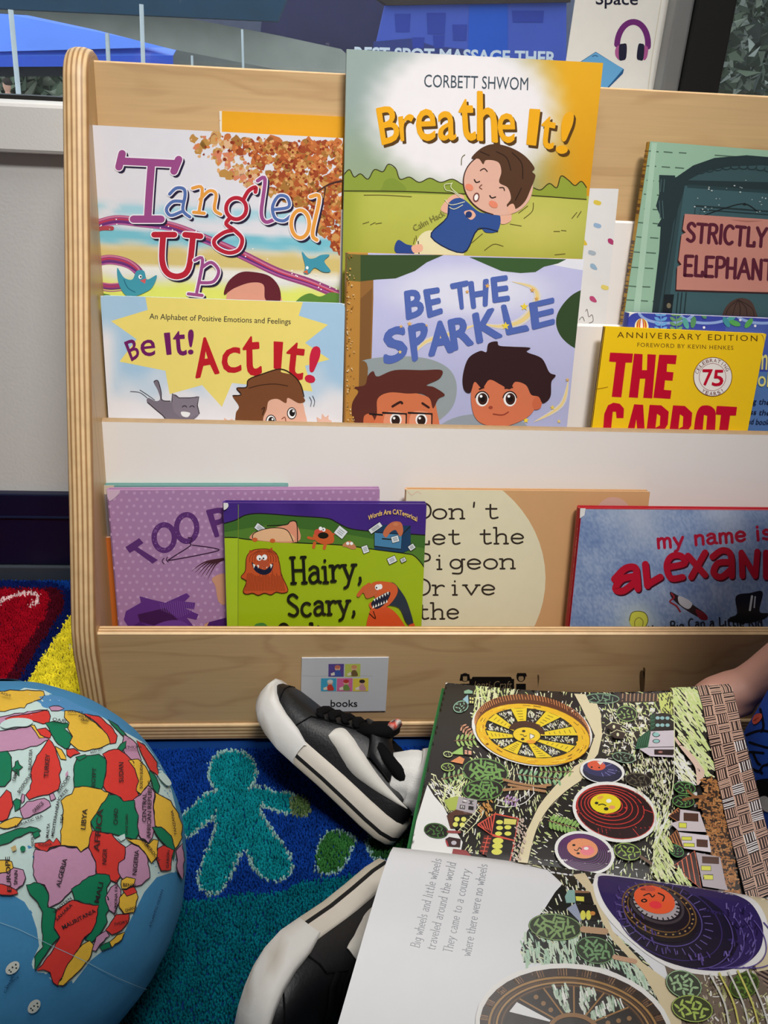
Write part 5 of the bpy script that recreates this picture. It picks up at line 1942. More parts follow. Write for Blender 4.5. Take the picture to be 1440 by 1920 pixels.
# ---- Don't Let the Pigeon...
B = Book('picture_book', "cream and tan picture book with typewriter style title, between lime and denim blue books", (762, 918), (1219, 922), 0.047, ZB, FL[4], 0.0085, (206, 160, 112), lean=11, spine=(214, 170, 124))
a = B.a
a.ell(795, 1082, 228, 215, (224, 216, 184), 6, 60)
a.ell(1150, 962, 32, 30, (206, 166, 150))
ink = (52, 42, 34)
for s_, p0, p1, h in (("Don't", (776, 973), (938, 972), 30), ('Let the', (778, 1021), (984, 1019), 30), ('Pigeon', (776, 1068), (968, 1066), 30), ('Drive', (776, 1116), (930, 1115), 30), ('the', (780, 1161), (862, 1160), 30), ('Bus!', (776, 1208), (892, 1206), 30)):
    a.pen(s_, p0, p1, h, 3.5, ink, serif=.13, mono=True)
a.stroke([(764, 920), (772, 928), (782, 922), (790, 926)], 2, (226, 200, 170))
B.done()

# ---- Too Purpley (lilac)
B = Book('picture_book', 'lilac picture book with pale dots and purple letters Too P, left in the bottom row', (200, 919), (712, 917), 0.0450, ZB, FL[4], 0.0095, (170, 128, 168), lean=10, spine=(160, 120, 160))
a = B.a
a.hold = True
for j in range(24):
    for i in range(36):
        x = 206 + i * 15 + (j % 2) * 7.5 + random.uniform(-2, 2)
        y = 924 + j * 13 + random.uniform(-2, 2)
        a.ell(x, y, 3, 3, (190, 152, 188), n=8)
a.hold = False
pl = (92, 48, 112)
for ch, q in (('T', [(236, 1022), (270, 1008), (300, 1050), (272, 1058)]),):
    a.poly([(235, 1026), (261, 1009), (269, 1018), (258, 1026), (296, 1050), (286, 1057), (252, 1032), (243, 1037)], pl)
a.stroke(_o(308, 1008, 19, 24, 0, 360, 16), 10, pl)
a.stroke(_o(350, 990, 19, 25, 0, 360, 16), 10, pl)
a.hold = True
for i in range(60):
    t = random.random() * 6.28
    cx, cy = random.choice([(308, 1008), (350, 990)])
    a.ell(cx + 19 * math.cos(t) + random.uniform(-3, 3), cy + 24 * math.sin(t) + random.uniform(-3, 3), 1.1, 1.1, (140, 96, 156), n=6)
a.hold = False
a.tquad('P', [(388, 958), (424, 950), (428, 1000), (404, 1006)], pl, .04, None)
a.tquad('u', [(440, 962), (476, 958), (478, 994), (444, 998)], pl, .04, None)
a.stroke([(352, 1008), (360, 1010), (356, 1018), (356, 1024), (322, 1046), (322, 1050), (404, 1034), (402, 1028), (360, 1022)], 2, (60, 30, 60))
a.stroke([(308, 1046), (304, 1052), (308, 1058)], 1.6, (60, 30, 60))
a.stroke([(314, 1044), (312, 1050), (316, 1054)], 1.6, (60, 30, 60))
for k in range(6):
    a.stroke([(420, 1048), (384 + k * 4, 1054 + k), (358 + k * 6, 1072 + k * 3.4)], 4.6, (70, 36, 44), taper=1)
a.poly([(398, 1084), (424, 1078), (424, 1130), (410, 1128), (404, 1100)], (206, 150, 120), True)
pp = [(96, 50, 128), (76, 34, 104), (112, 64, 144), (66, 28, 78)]
cl = [(236, 1146), (264, 1130), (262, 1118), (284, 1124), (310, 1130), (350, 1112), (356, 1118), (346, 1128), (366, 1130), (364, 1142), (346, 1140), (372, 1152), (368, 1162), (350, 1158), (366, 1178), (360, 1190), (232, 1190), (240, 1174), (232, 1162)]
a.poly(cl, pp[0])
a.poly([(258, 1152), (310, 1140), (340, 1168), (300, 1176), (262, 1166)], pp[3])
a.poly([(280, 1188), (300, 1168), (340, 1164), (364, 1190)], pp[2], True)
a.poly([(240, 1180), (262, 1166), (296, 1184), (300, 1192), (238, 1192)], pp[1])
a.hold = True
for k in range(16):
    a.stroke([(300 + k * 4, 1126 + abs(k - 8) * .6), (304 + k * 4, 1158 - abs(k - 8) * 1.6)], .9, (128, 84, 160))
a.hold = False
a.poly([(386, 1168), (424, 1158), (424, 1180), (392, 1184)], pp[1])
a.poly([(380, 1190), (392, 1166), (384, 1170), (376, 1190)], (206, 150, 120))
a.poly([(200, 919), (222, 916), (224, 924), (212, 936), (204, 938)], (206, 176, 196), True)
B.done()

# ---- orange and teal books at the back of the bottom row
B = Book('picture_book', 'narrow orange book edge squeezed behind the lilac book beside the stand side', (194, 1008), (420, 1008), 0.0565, ZB, FL[4], 0.004, (196, 104, 40), lean=9, hard=False)
B.done()
B = Book('picture_book', 'teal book whose top edge shows behind the lilac book in the bottom row', (193, 910), (540, 910), 0.0615, ZB, FL[4], 0.0085, (112, 158, 154), lean=9, spine=(120, 116, 112))
a = B.a
a.poly([(180, 905), (206, 905), (214, 1200), (190, 1200)], (132, 122, 124))
a.poly([(190, 908), (206, 904), (214, 912), (200, 926), (194, 924)], (206, 190, 170), True)
B.done()

# ================================================================== the rug
def pip(poly, X, Y):
    res = np.zeros(X.shape, bool)
    n = len(poly)
    for i in range(n):
        x0, y0 = poly[i]
        x1, y1 = poly[(i + 1) % n]
        c = ((y0 > Y) != (y1 > Y))
        with np.errstate(divide='ignore', invalid='ignore'):
            xi = (x1 - x0) * (Y - y0) / (y1 - y0 + 1e-12) + x0
        res ^= c & (X < xi)
    return res


def sp(p, n=4):
    return [tuple(q) for q in spline(p, True, n)]


FIG = [(410, 1482), (402, 1470), (394, 1452), (400, 1424), (420, 1410), (444, 1408), (466, 1418), (478, 1440), (474, 1462), (462, 1478), (476, 1474), (492, 1478), (520, 1486), (545, 1488), (562, 1500), (558, 1516), (540, 1520), (512, 1514), (484, 1506), (500, 1546), (528, 1582), (546, 1618), (540, 1638), (516, 1646), (492, 1640), (476, 1618), (456, 1590), (440, 1616), (420, 1656), (400, 1672), (378, 1662), (374, 1640), (384, 1606), (404, 1560), (404, 1520), (390, 1536), (364, 1556), (344, 1562), (330, 1548), (340, 1532), (366, 1508), (388, 1488)]
GR1 = [(596, 1600), (604, 1576), (620, 1558), (640, 1560), (664, 1572), (656, 1592), (640, 1622), (612, 1634), (596, 1624)]
GR2 = [(690, 1576), (720, 1560), (760, 1556), (780, 1580), (760, 1600), (730, 1606), (704, 1606)]
GR3 = [(548, 1500), (566, 1494), (578, 1512), (570, 1524), (552, 1520)]
TEAL = [(250, 1700), (345, 1686), (400, 1684), (450, 1674), (520, 1670), (566, 1652), (600, 1646), (660, 1640), (720, 1624), (800, 1640), (1300, 1800), (1500, 2600), (0, 2600), (0, 1900)]
REDB = [(-700, 1086), (-100, 1098), (60, 1101), (98, 1100), (114, 1106), (120, 1122), (112, 1150), (60, 1230), (-20, 1360), (-200, 1600), (-900, 1600)]
NAVB = [(-700, 1060), (100, 1090), (150, 1110), (147, 1130), (96, 1205), (46, 1284), (-60, 1450), (-300, 1700), (-900, 1700)]
YEL = [(147, 1130), (170, 1105), (330, 1090), (330, 1330), (330, 1420), (200, 1480), (-100, 1520), (46, 1284), (96, 1205)]


def rug_colour(X, Y):
    """pattern woven into the rug; X, Y on the floor"""
    D = np.stack([X - CAM_P[0], Y - CAM_P[1], np.full_like(X, -CAM_P[2])], 1) @ CAM_R
    px = D[:, 0] / D[:, 2] * F + 720
    py = D[:, 1] / D[:, 2] * F + 960
    jx, jy = rng.normal(0, 1.7, X.shape), rng.normal(0, 1.7, X.shape)
    px, py = px + jx, py + jy
    c = np.empty((len(X), 3))
    c[:] = (16, 62, 150)
    c[Y > 0.03] = (14, 60, 140)
    outl = (150, 190, 186)

    def grow(poly, d):
        cx, cy = np.mean([p[0] for p in poly]), np.mean([p[1] for p in poly])
        return poly

    def near(poly, d):
        r = np.zeros(X.shape, bool)
        for k in range(10):
            a = k * math.pi / 5
            r |= pip(poly, px + d * math.cos(a), py + d * math.sin(a))
        return r
    t = pip(sp(TEAL), px, py)
    c[t] = (6, 112, 128)
    for pl, cc in ((sp(FIG), (14, 142, 152)), (sp(GR1), (58, 122, 60)), (sp(GR2), (50, 104, 54)), (sp(GR3), (90, 120, 70))):
        o = near(pl, 5.5)
        c[o] = outl if cc != (90, 120, 70) else (120, 140, 100)
        c[pip(pl, px, py)] = cc
    back = (X < -0.19)
    c[back & pip(NAVB, px, py)] = (12, 26, 84)
    c[back & pip(YEL, px, py)] = (240, 224, 52)
    r = pip(sp(REDB), px, py)
    c[back & r] = (150, 8, 28)
    ed = r & ~pip([(p[0] - 26, p[1] + 2) for p in REDB], px, py)
    c[back & ed] = (74, 10, 26)
    sq = [(0, 1128), (18, 1118), (40, 1112), (58, 1110), (72, 1116), (70, 1128), (54, 1134)]
    d = np.full(X.shape, 1e9)
    for i in range(len(sq) - 1):
        ax, ay = sq[i]
        bx, by = sq[i + 1]
        tt = np.clip(((px - ax) * (bx - ax) + (py - ay) * (by - ay)) / ((bx - ax) ** 2 + (by - ay) ** 2), 0, 1)
        d = np.minimum(d, np.hypot(px - ax - tt * (bx - ax), py - ay - tt * (by - ay)))
    c[back & (d < 3.2)] = (224, 190, 190)
    pale = back & ((np.hypot((px - 140) / 14, (py - 1212) / 3) < 1) | (np.hypot((px - 150) / 9, (py - 1248) / 3) < 1))
    c[pale] = (214, 206, 130)
    return c


def lin_arr(c):
    c = np.clip(c, 0, 255) / 255
    return np.where(c <= .04045, c / 12.92, ((c + .055) / 1.055) ** 2.4)


m_pile = mat('cut_pile_wool', None, 0.95, 0.0, spec=0.05, attr=True)
rug = thing('rug', (0.0, -0.4, -0.012), 'blue classroom rug with teal people figures and a red and yellow block', 'rug')
b = MB()
b.box((-1.1, -1.3, -0.0119), (1.5, 0.292, -0.0042), (16, 52, 110))
b.build('backing', m_pile, rug, 0.002)
sp_ = 0.0019
gx, gy = np.meshgrid(np.arange(-0.62, 0.56, sp_), np.arange(-0.60, 0.290, sp_))
gx = gx.ravel() + rng.uniform(-.0011, .0011, gx.size)
gy = gy.ravel() + rng.uniform(-.0011, .0011, gy.size)
D = np.stack([gx - CAM_P[0], gy - CAM_P[1], np.full_like(gx, -CAM_P[2])], 1) @ CAM_R
ppx, ppy = D[:, 0] / D[:, 2] * F + 720, D[:, 1] / D[:, 2] * F + 960
keep = (ppx > -160) & (ppx < 960) & (ppy < 2080) & (ppy > 1000)
fine = keep
cx_, cy_ = np.meshgrid(np.arange(-0.95, 0.95, .0040), np.arange(-0.85, 0.290, .0040))
cx_, cy_ = cx_.ravel() + rng.uniform(-.002, .002, cx_.size), cy_.ravel() + rng.uniform(-.002, .002, cx_.size)
D = np.stack([cx_ - CAM_P[0], cy_ - CAM_P[1], np.full_like(cx_, -CAM_P[2])], 1) @ CAM_R
ppx, ppy = D[:, 0] / D[:, 2] * F + 720, D[:, 1] / D[:, 2] * F + 960
out = ~((ppx > -160) & (ppx < 960) & (ppy < 2080) & (ppy > 1000))
nf = int(fine.sum())
gx, gy = np.concatenate([gx[fine], cx_[out]]), np.concatenate([gy[fine], cy_[out]])
big = np.where(np.arange(len(gx)) < nf, 1.0, 1.9)
keep = ~((gx > XL - .0225) & (gy > -.0135))
gx, gy, big = gx[keep], gy[keep], big[keep]
colr = rug_colour(gx, gy)
nz = 0.84 + 0.16 * (np.sin(gx * 210 + 3 * np.sin(gy * 90)) * np.sin(gy * 190 + 2 * np.sin(gx * 70)))
colr = lin_arr(colr) * np.where(gx < -.19, 1.15, .86)[:, None] * (nz * rng.uniform(.86, 1.14, gx.size))[:, None]  # pile colour raised left of the stand to make up for weaker light
n = len(gx)
az = rng.uniform(0, 2 * math.pi, n)
tl = rng.uniform(0, .0009, n)
ta = rng.uniform(0, 2 * math.pi, n)
hgt = rng.uniform(.0046, .0056, n)
wd = rng.uniform(.0011, .0015, n) * big
tx, ty = gx + tl * np.cos(ta), gy + tl * np.sin(ta)
vv = np.empty((n, 7, 3))
z0 = -.0045
for k in range(3):
    a_ = az + k * 2.094
    vv[:, k] = np.stack([gx + wd * np.cos(a_), gy + wd * np.sin(a_), np.full(n, z0)], 1)
    vv[:, 3 + k] = np.stack([gx + (tx - gx) * .7 + wd * .95 * np.cos(a_ + .5), gy + (ty - gy) * .7 + wd * .95 * np.sin(a_ + .5), z0 + hgt * .72], 1)
vv[:, 6] = np.stack([tx, ty, z0 + hgt], 1)
base = np.arange(n)[:, None] * 7
quads = np.concatenate([base + np.array([[k, (k + 1) % 3, 3 + (k + 1) % 3, 3 + k]]) for k in range(3)])
tris_ = np.concatenate([base + np.array([[3 + k, 3 + (k + 1) % 3, 6]]) for k in range(3)])
me = bpy.data.meshes.new('pile')
me.vertices.add(n * 7)
vl = vv.reshape(-1, 3) - np.array([0.0, -0.4, -0.012])
me.vertices.foreach_set('co', vl.astype(np.float32).ravel())
nl = quads.size + tris_.size
me.loops.add(nl)
me.loops.foreach_set('vertex_index', np.concatenate([quads.ravel(), tris_.ravel()]).astype(np.int32))
me.polygons.add(len(quads) + len(tris_))
ls = np.concatenate([np.arange(len(quads)) * 4, quads.size + np.arange(len(tris_)) * 3]).astype(np.int32)
me.polygons.foreach_set('loop_start', ls)
me.polygons.foreach_set('use_smooth', np.ones(len(ls), bool))
me.update(calc_edges=True)
ca = me.color_attributes.new('Col', 'FLOAT_COLOR', 'POINT')
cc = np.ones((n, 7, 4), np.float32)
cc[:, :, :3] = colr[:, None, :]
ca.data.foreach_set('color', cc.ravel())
me.materials.append(m_pile)
o = bpy.data.objects.new('pile', me)
COL.objects.link(o)
o.parent = rug
o['kind'] = 'stuff'

# ================================================================== the open picture book
pA, pB, pG = onZ(836, 1280, .100), onZ(1371, 1288, .140), onZ(770, 1592, .100)
pG = pA + (pG - pA) * (.211 / .193)
pH = onZ(1468, 1706, .100)
e1 = pH - pG
PW = np.linalg.norm(e1)
e1 /= PW
e2 = pA - pG
e2 -= e1 * np.dot(e1, e2)
PL = np.linalg.norm(e2)
e2 /= PL
e3 = np.cross(e1, e2)
if e3[2] < 0:
    e3 = -e3


def far(s, t, d=0.0, grow=0.0):
    h = .005 * math.sin(math.pi * min(1, t)) - .007 * max(0, 1 - t) ** 10 - .0085 * math.sin(math.pi * min(1, max(0, s))) * t ** 2
    return (pG * (1 - s) + pH * s) * (1 - t) + (pA * (1 - s) + pB * s) * t + e3 * (h + d)


NEAR = [(0.0, -.006), (-.002, .006), (-.006, .0125), (-.012, .0165), (-.02, .0185), (-.032, .0195), (-.05, .0188), (-.075, .016), (-.105, .012), (-.14, .007), (-.17, .002), (-.197, -.004)]


def near_pt(s, k, d=0.0):
    q = NEAR[k]
    return pG + e1 * (s * PW - .008 * min(1, abs(q[0]) / .01) - .19 * abs(q[0])) + e2 * q[0] + e3 * (q[1] * (2.1 - .9 * s * s) + d)


ob = thing('open_book', tuple(pG + e1 * PW / 2 - e3 * .02), 'open picture book with woodcut village and wheels, lying across the lap of the seated child', 'book')
NS = 24
fp = MB()
rows = [[far(i / NS, j / 20) for i in range(NS + 1)] for j in range(21)]
fp.loft(rows, (236, 236, 232), cap=False, closed=False)
fsurf = Surf(fp.bvh(), 10.0, (1100, 1470))
npg = MB()
rows = [[near_pt(i / NS, k) for i in range(NS + 1)] for k in range(len(NEAR))]
npg.loft(rows, (232, 233, 236), cap=False, closed=False)
nsurf = Surf(npg.bvh(), 8.0, (1100, 1850))

def flat_pt(s, k):
    q = near_pt(s, k)
    return q - e3 * (np.dot(q - pG, e3) + .0115)


# page stacks and cover boards below
SS = [.002 + .996 * i / 16 for i in range(17)]
b = MB()
for fn, ks in ((far, [j / 10 for j in range(11)]), (None, range(len(NEAR)))):
    ring = []
    for k in ks:
        top = [(fn(s, k, -.0012) if fn else near_pt(s, k, -.0012)) for s in SS]
        bot = [(fn(s, k, -.009) if fn else V(near_pt(s, k)) * 0 + V(flat_pt(s, k))) for s in SS[::-1]]
        ring.append(top + bot)
    b.loft(ring, (226, 224, 216), smooth=False)
b.build('page_block', m_pages, ob)
GREEN = (36, 116, 58)
for sgn in (1, -1):
    b = MB()
    rows = []
    for k in range(9):
        if sgn > 0:
            row = [far(-.014 + 1.03 * i / 12, 1.02 * k / 8, -.0098) for i in range(13)]
        else:
            row = [flat_pt(-.014 + 1.03 * i / 12, min(11, k + 3)) - e2 * (.005 if k == 8 else 0) - e3 * .0006 for i in range(13)]
        rows.append(row)
    b.loft(rows, GREEN, cap=False, closed=False, smooth=False)
    o = b.build('cover_board', PRINT, ob)
    md = o.modifiers.new('thick', 'SOLIDIFY')
    md.thickness = .0028
    md.offset = 1 if sgn < 0 else -1
b = MB()
b.tube([pG - e1 * .004 - e3 * .0145, pG + e1 * (PW + .004) - e3 * .0145], .0052, GREEN, 10, flat=.35, up=tuple(e3))
b.build('spine', PRINT, ob)

INK = (34, 29, 26)
CRM, LIM, WHT = (228, 230, 184), (206, 222, 142), (238, 238, 232)


def K(*pts):
    return [(740 + p[0] / 2.057, 1220 + p[1] / 2.057) for p in pts]


def Pq(*pts):
    return [(780 + p[0] / 4.364, 1270 + p[1] / 4.364) for p in pts]


def Q(*pts):
    return [(1080 + p[0] / 4.0, 1270 + p[1] / 4.0) for p in pts]


def Rr(*pts):
    return [(940 + p[0] / 2.88, 1600 + p[1] / 2.88) for p in pts]


def inpoly(poly, n):
    P = np.array(poly)
    lo, hi = P.min(0), P.max(0)
    out = []
    while len(out) < n:
        X = rng.uniform(lo[0], hi[0], 400)
        Y = rng.uniform(lo[1], hi[1], 400)
        m = pip(poly, X, Y)
        out += list(zip(X[m], Y[m]))
        if not m.any():
            break
    return out[:n]


def hatch(a, poly, n, ang, ln, w, cols, av=14):
    a.k += 4
    a.hold = True
    for i, (x, y) in enumerate(inpoly(poly, n)):
        t = math.radians((ang(x, y) if callable(ang) else ang) + random.gauss(0, av))
        l = ln * random.uniform(.55, 1.3)
        dx, dy = math.cos(t) * l / 2, math.sin(t) * l / 2
        k = random.uniform(-.12, .12)
        a.stroke([(x - dx, y - dy), (x + dy * k, y - dx * k), (x + dx, y + dy)], w * random.uniform(.6, 1.25), random.choice(cols), sm=False, cap=False, taper=2 if random.random() < .3 else False)
    a.hold = False


def tree(a, cx, cy, rx, ry, rot, col, n=16, dark=INK, leaf=None):
    a.ell(cx, cy, rx + 1.2, ry + 1.2, dark, rot)
    a.arc(cx, cy, rx, ry, 0, 360, 1.6, col, rot)
    a.k += 1
    a.hold = True
    r = math.radians(rot)
    for i in range(n):
        t = i * 2.4
        q = math.sqrt((i + .4) / n) * .78
        u, v = rx * q * math.cos(t), ry * q * math.sin(t)
        a.ell(cx + u * math.cos(r) - v * math.sin(r), cy + u * math.sin(r) + v * math.cos(r), rx * .19, ry * .10, leaf or col, rot + math.degrees(t) * .4 + random.uniform(-20, 20), n=8)
    a.hold = False


def frond(a, p0, p1, n, l, col):
    a.stroke([p0, p1], 1.2, (150, 110, 80), sm=False)
    d = np.array(p1, float) - np.array(p0, float)
    m = np.array([-d[1], d[0]]) / np.linalg.norm(d)
    u = d / np.linalg.norm(d)
    a.hold = True
    for i in range(n):
        c = np.array(p0) + d * (i + .5) / n
        for s in (-1, 1):
            e = c + m * s * l - u * l * .5
            mid = (c + e) / 2
            a.ell(mid[0], mid[1], l * .5, l * .2, col, math.degrees(math.atan2(e[1] - c[1], e[0] - c[0])), n=8)
    a.hold = False


a = Art(fp, fsurf, eps=1.0e-5)
allp = [(836, 1279), (1371, 1287), (1375, 1300), (1445, 1600), (1480, 1760), (1300, 1730), (1124, 1670), (954, 1640), (760, 1610), (770, 1590)]
a.poly([(826, 1270), (1380, 1270), (1380, 1287), (1500, 1780), (1300, 1740), (1100, 1680), (750, 1610)], INK)
HA = K((310, 135), (700, 150), (1075, 160), (1075, 330), (1080, 600), (1060, 880), (900, 900), (480, 830), (260, 810), (250, 700), (200, 610), (130, 510), (200, 520), (270, 440), (300, 300))
hatch(a, HA, 1500, lambda x, y: 62 + 40 * math.sin(x * .021 + y * .013), 10, 1.9, [CRM, CRM, WHT, LIM])
hatch(a, K((310, 140), (490, 150), (330, 300), (300, 260)), 110, 88, 18, 2.2, [LIM, CRM])
hatch(a, K((180, 560), (300, 420), (340, 440), (230, 640)), 80, 120, 18, 2.2, [LIM, CRM])
hatch(a, K((130, 515), (150, 470), (260, 560), (240, 680), (190, 605)), 90, 55, 12, 1.8, [CRM, WHT])
hatch(a, K((810, 220), (1075, 160), (1075, 560), (1000, 700), (880, 500), (800, 380)), 420, 100, 8, 1.8, [(214, 206, 176), WHT, LIM])
# terraced field top right of centre
for k in range(7):
    a.stroke(K((820 + k * 34, 200 - k * 4), (850 + k * 36, 260), (900 + k * 30, 340), (930 + k * 30, 420)), 1.6, LIM if k > 3 else CRM)
a.poly(K((795, 172), (1075, 160), (1076, 196), (800, 205)), (60, 44, 34))
for k in range(13):
    a.stroke(K((880 + k * 15, 166), (878 + k * 15, 196)), 2.2, (176, 138, 104), sm=False)
tree(a, *K((800, 186))[0], 32, 9, 2, (130, 166, 130), 12)
a.poly(K((1012, 168), (1075, 160), (1076, 250), (1030, 244)), (206, 216, 120))
a.k += 1
hatch(a, K((1012, 168), (1075, 160), (1076, 250), (1030, 244)), 30, 80, 7, 2.2, [INK])
tree(a, *K((895, 245))[0], 19, 14, 10, (150, 184, 110), 10)
# the sand coloured path
path = K((692, 168), (736, 170), (752, 204), (780, 206), (797, 250), (800, 330), (784, 400), (748, 446), (716, 506), (652, 552), (590, 616), (545, 700), (512, 830), (470, 830), (490, 740), (530, 650), (562, 590), (620, 520), (680, 456), (740, 420), (772, 330), (720, 220))
a.poly(path, (228, 216, 178))
a.stroke(K((716, 506), (652, 552), (590, 616), (545, 700), (512, 830)), 1.5, INK)
a.stroke(K((690, 452), (620, 520), (562, 590), (530, 650), (490, 740), (470, 830)), 1.5, INK)
a.stroke(K((800, 300), (797, 260)), 1.5, INK)
a.poly(K((40, 800), (126, 520), (150, 560), (190, 606), (232, 690), (262, 740), (250, 800), (280, 840)), (236, 236, 234))
# small houses and trees down the left
hl = (204, 222, 150)
tree(a, *K((255, 218))[0], 14, 10, -20, (150, 196, 170), 8)
a.poly(K((262, 190), (282, 172), (286, 208)), (150, 190, 206))
a.poly(K((284, 172), (306, 178), (306, 208), (286, 208)), INK)
a.hold = True
for x, y in ((289, 182), (298, 184), (289, 196), (298, 197)):
    a.poly(K((x, y), (x + 6, y), (x + 6, y + 8), (x, y + 8)), (230, 226, 140))
a.hold = False
a.poly(K((268, 158), (284, 152), (300, 158), (300, 168), (268, 168)), (140, 180, 150))
frond(a, K((300, 330))[0], K((255, 290))[0], 5, 9, (206, 150, 120))
frond(a, K((310, 345))[0], K((230, 350))[0], 5, 12, (164, 196, 110))
a.poly(K((215, 400), (262, 372), (264, 404)), (160, 200, 110))
a.poly(K((264, 378), (304, 384), (300, 408), (264, 404)), INK)
a.poly(K((270, 386), (280, 387), (280, 402), (270, 401)), (226, 170, 140))
a.poly(K((284, 388), (296, 389), (296, 404), (284, 403)), (226, 170, 140))
a.poly(K((215, 430), (250, 410), (270, 420), (262, 440)), (228, 150, 96))
tree(a, *K((205, 402))[0], 8, 5, 10, hl, 4)
tree(a, *K((205, 452))[0], 12, 7, 5, (180, 210, 110), 6)
frond(a, K((290, 470))[0], K((180, 500))[0], 6, 11, (150, 186, 120))
tree(a, *K((350, 470))[0], 42, 24, 8, (122, 166, 90), 30)
tree(a, *K((340, 540))[0], 38, 19, -4, (112, 158, 84), 26)
for p in (K((420, 500), (500, 520), (580, 530)), K((420, 540), (500, 535), (580, 545)), K((440, 520), (520, 528), (600, 520))):
    a.stroke(p, 5, (176, 132, 92))
a.stroke(K((430, 512), (520, 528), (590, 536)), 1.4, INK)
frond(a, K((640, 500))[0], K((470, 480))[0], 9, 12, (140, 186, 140))
frond(a, K((560, 470))[0], K((690, 470))[0], 7, 10, (150, 190, 110))
for k in range(9):
    a.stroke(K((400 + k * 17, 612 - abs(k - 3) * 6 - k * 3), (398 + k * 17, 590 - abs(k - 3) * 6 - k * 4)), 1.3, WHT, sm=False)
a.stroke(K((390, 600), (440, 606), (500, 590), (540, 550)), 1.4, WHT)
a.stroke(K((390, 576), (440, 586), (490, 570), (520, 540)), 1.4, WHT)
frond(a, K((470, 590))[0], K((420, 570))[0], 4, 9, (176, 140, 190))
hatch(a, K((320, 590), (380, 580), (390, 640), (330, 650)), 40, 60, 6, 2.2, [(206, 150, 80)])
a.poly(K((190, 580), (235, 565), (255, 570), (240, 620), (210, 620)), (176, 190, 90))
a.poly(K((246, 566), (318, 580), (312, 640), (236, 620)), (180, 172, 178))
a.hold = True
for x, y in ((262, 574), (285, 580), (252, 598), (285, 602)):
    a.poly(K((x, y), (x + 20, y + 3), (x + 18, y + 18), (x - 2, y + 15)), (40, 36, 36))
    a.poly(K((x + 3, y + 3), (x + 16, y + 5), (x + 15, y + 14), (x + 2, y + 12)), (220, 216, 214))
a.hold = False
a.poly(K((200, 640), (236, 616), (300, 632), (290, 690), (215, 690)), (92, 58, 44))
a.poly(K((228, 640), (300, 634), (286, 694), (222, 690)), INK)
for x, y in ((232, 648), (258, 648), (226, 668), (252, 670)):
    a.ell(*K((x + 8, y + 6))[0], 5, 4.5, (228, 226, 110))
for k in range(8):
    a.stroke(K((250 + k * 10, 690 - k * 12), (272 + k * 9, 704 - k * 12)), 1.2, CRM, sm=False)
a.stroke(K((244, 700), (300, 640), (330, 600)), 1.4, CRM)
a.stroke(K((268, 714), (330, 650), (345, 620)), 1.4, CRM)
tree(a, *K((160, 698))[0], 22, 13, 10, (76, 120, 62), 12)
a.stroke(K((205, 702), (250, 704)), 4.5, (150, 70, 70))
a.poly(K((195, 730), (210, 722), (255, 730), (252, 762), (204, 758)), (60, 34, 36))
a.stroke(K((198, 736), (206, 758)), 3, (176, 60, 66))
a.ell(*K((228, 745))[0], 5, 4, (196, 190, 200))
a.poly(K((225, 768), (275, 774), (300, 800), (220, 790)), (150, 60, 60))
rdh = (222, 92, 74)
a.poly(K((320, 676), (385, 634), (375, 712)), (70, 34, 32))
a.k += 1
for k in range(5):
    a.stroke(K((330 + k * 10, 672 - k * 7), (345 + k * 8, 690 + k * 3)), 2, rdh, sm=False)
a.stroke(K((320, 676), (385, 634), (372, 714), (320, 676)), 2.6, rdh, sm=False)
a.poly(K((386, 634), (476, 652), (462, 736), (372, 712)), INK)
a.stroke(K((386, 634), (476, 652), (462, 736), (372, 712), (386, 634)), 2.6, rdh, sm=False)
for x, y in ((392, 662), (392, 684), (388, 706), (424, 682), (424, 706)):
    a.ell(*K((x + 12, y + 4))[0], 6.5, 4, (228, 226, 100))
a.poly(K((422, 652), (470, 656), (466, 676), (420, 674)), (224, 216, 110))
a.poly(K((325, 780), (344, 716), (376, 718), (356, 796)), (88, 44, 38))
for k in range(4):
    a.stroke(K((344 - k * 5, 728 + k * 16), (372 - k * 5, 730 + k * 16)), 1.8, rdh, sm=False)
a.stroke(K((360, 718), (340, 790)), 1.8, rdh)
a.poly(K((376, 718), (462, 738), (440, 830), (350, 810)), INK)
a.stroke(K((376, 718), (462, 738), (440, 830)), 2.6, rdh, sm=False)
for y in (738, 758, 780):
    a.ell(*K((398 - (y - 738) * .12, y))[0], 10, 5.5, (228, 226, 100))
hatch(a, K((470, 660), (500, 640), (512, 700), (480, 830), (446, 830)), 70, 60, 5, 3, [(206, 186, 170)])
frond(a, K((700, 690))[0], K((590, 660))[0], 8, 15, (140, 180, 96))

# the yellow wheel with a smiling face
Y1c, Y2c = (240, 190, 36), (240, 212, 40)
wc = Pq((948, 452))[0]
a.ell(wc[0], wc[1] - 1, 114, 66, (238, 238, 234), 9)
a.ell(Pq((948, 420))[0][0], Pq((948, 420))[0][1], 109, 60, (96, 50, 28), 9)
a.k += 1
a.hold = True
for k in range(64):
    t = math.radians(172 + k * 2.95)
    x, y = 109 * math.cos(t), 60 * math.sin(t)
    r9 = math.radians(9)
    c = Pq((948, 420))[0]
    ex, ey = c[0] + x * math.cos(r9) - y * math.sin(r9), c[1] + x * math.sin(r9) + y * math.cos(r9)
    a.stroke([(ex, ey), (ex * .985 + c[0] * .015 + 2.5, ey + 10)], 1.2, (222, 150, 90), sm=False, cap=False)
a.hold = False
wc = Pq((955, 480))[0]
a.ell(wc[0], wc[1], 109, 57, (120, 70, 20), 9)
a.ell(wc[0], wc[1], 107.5, 55.8, Y1c, 9)
a.hold = True
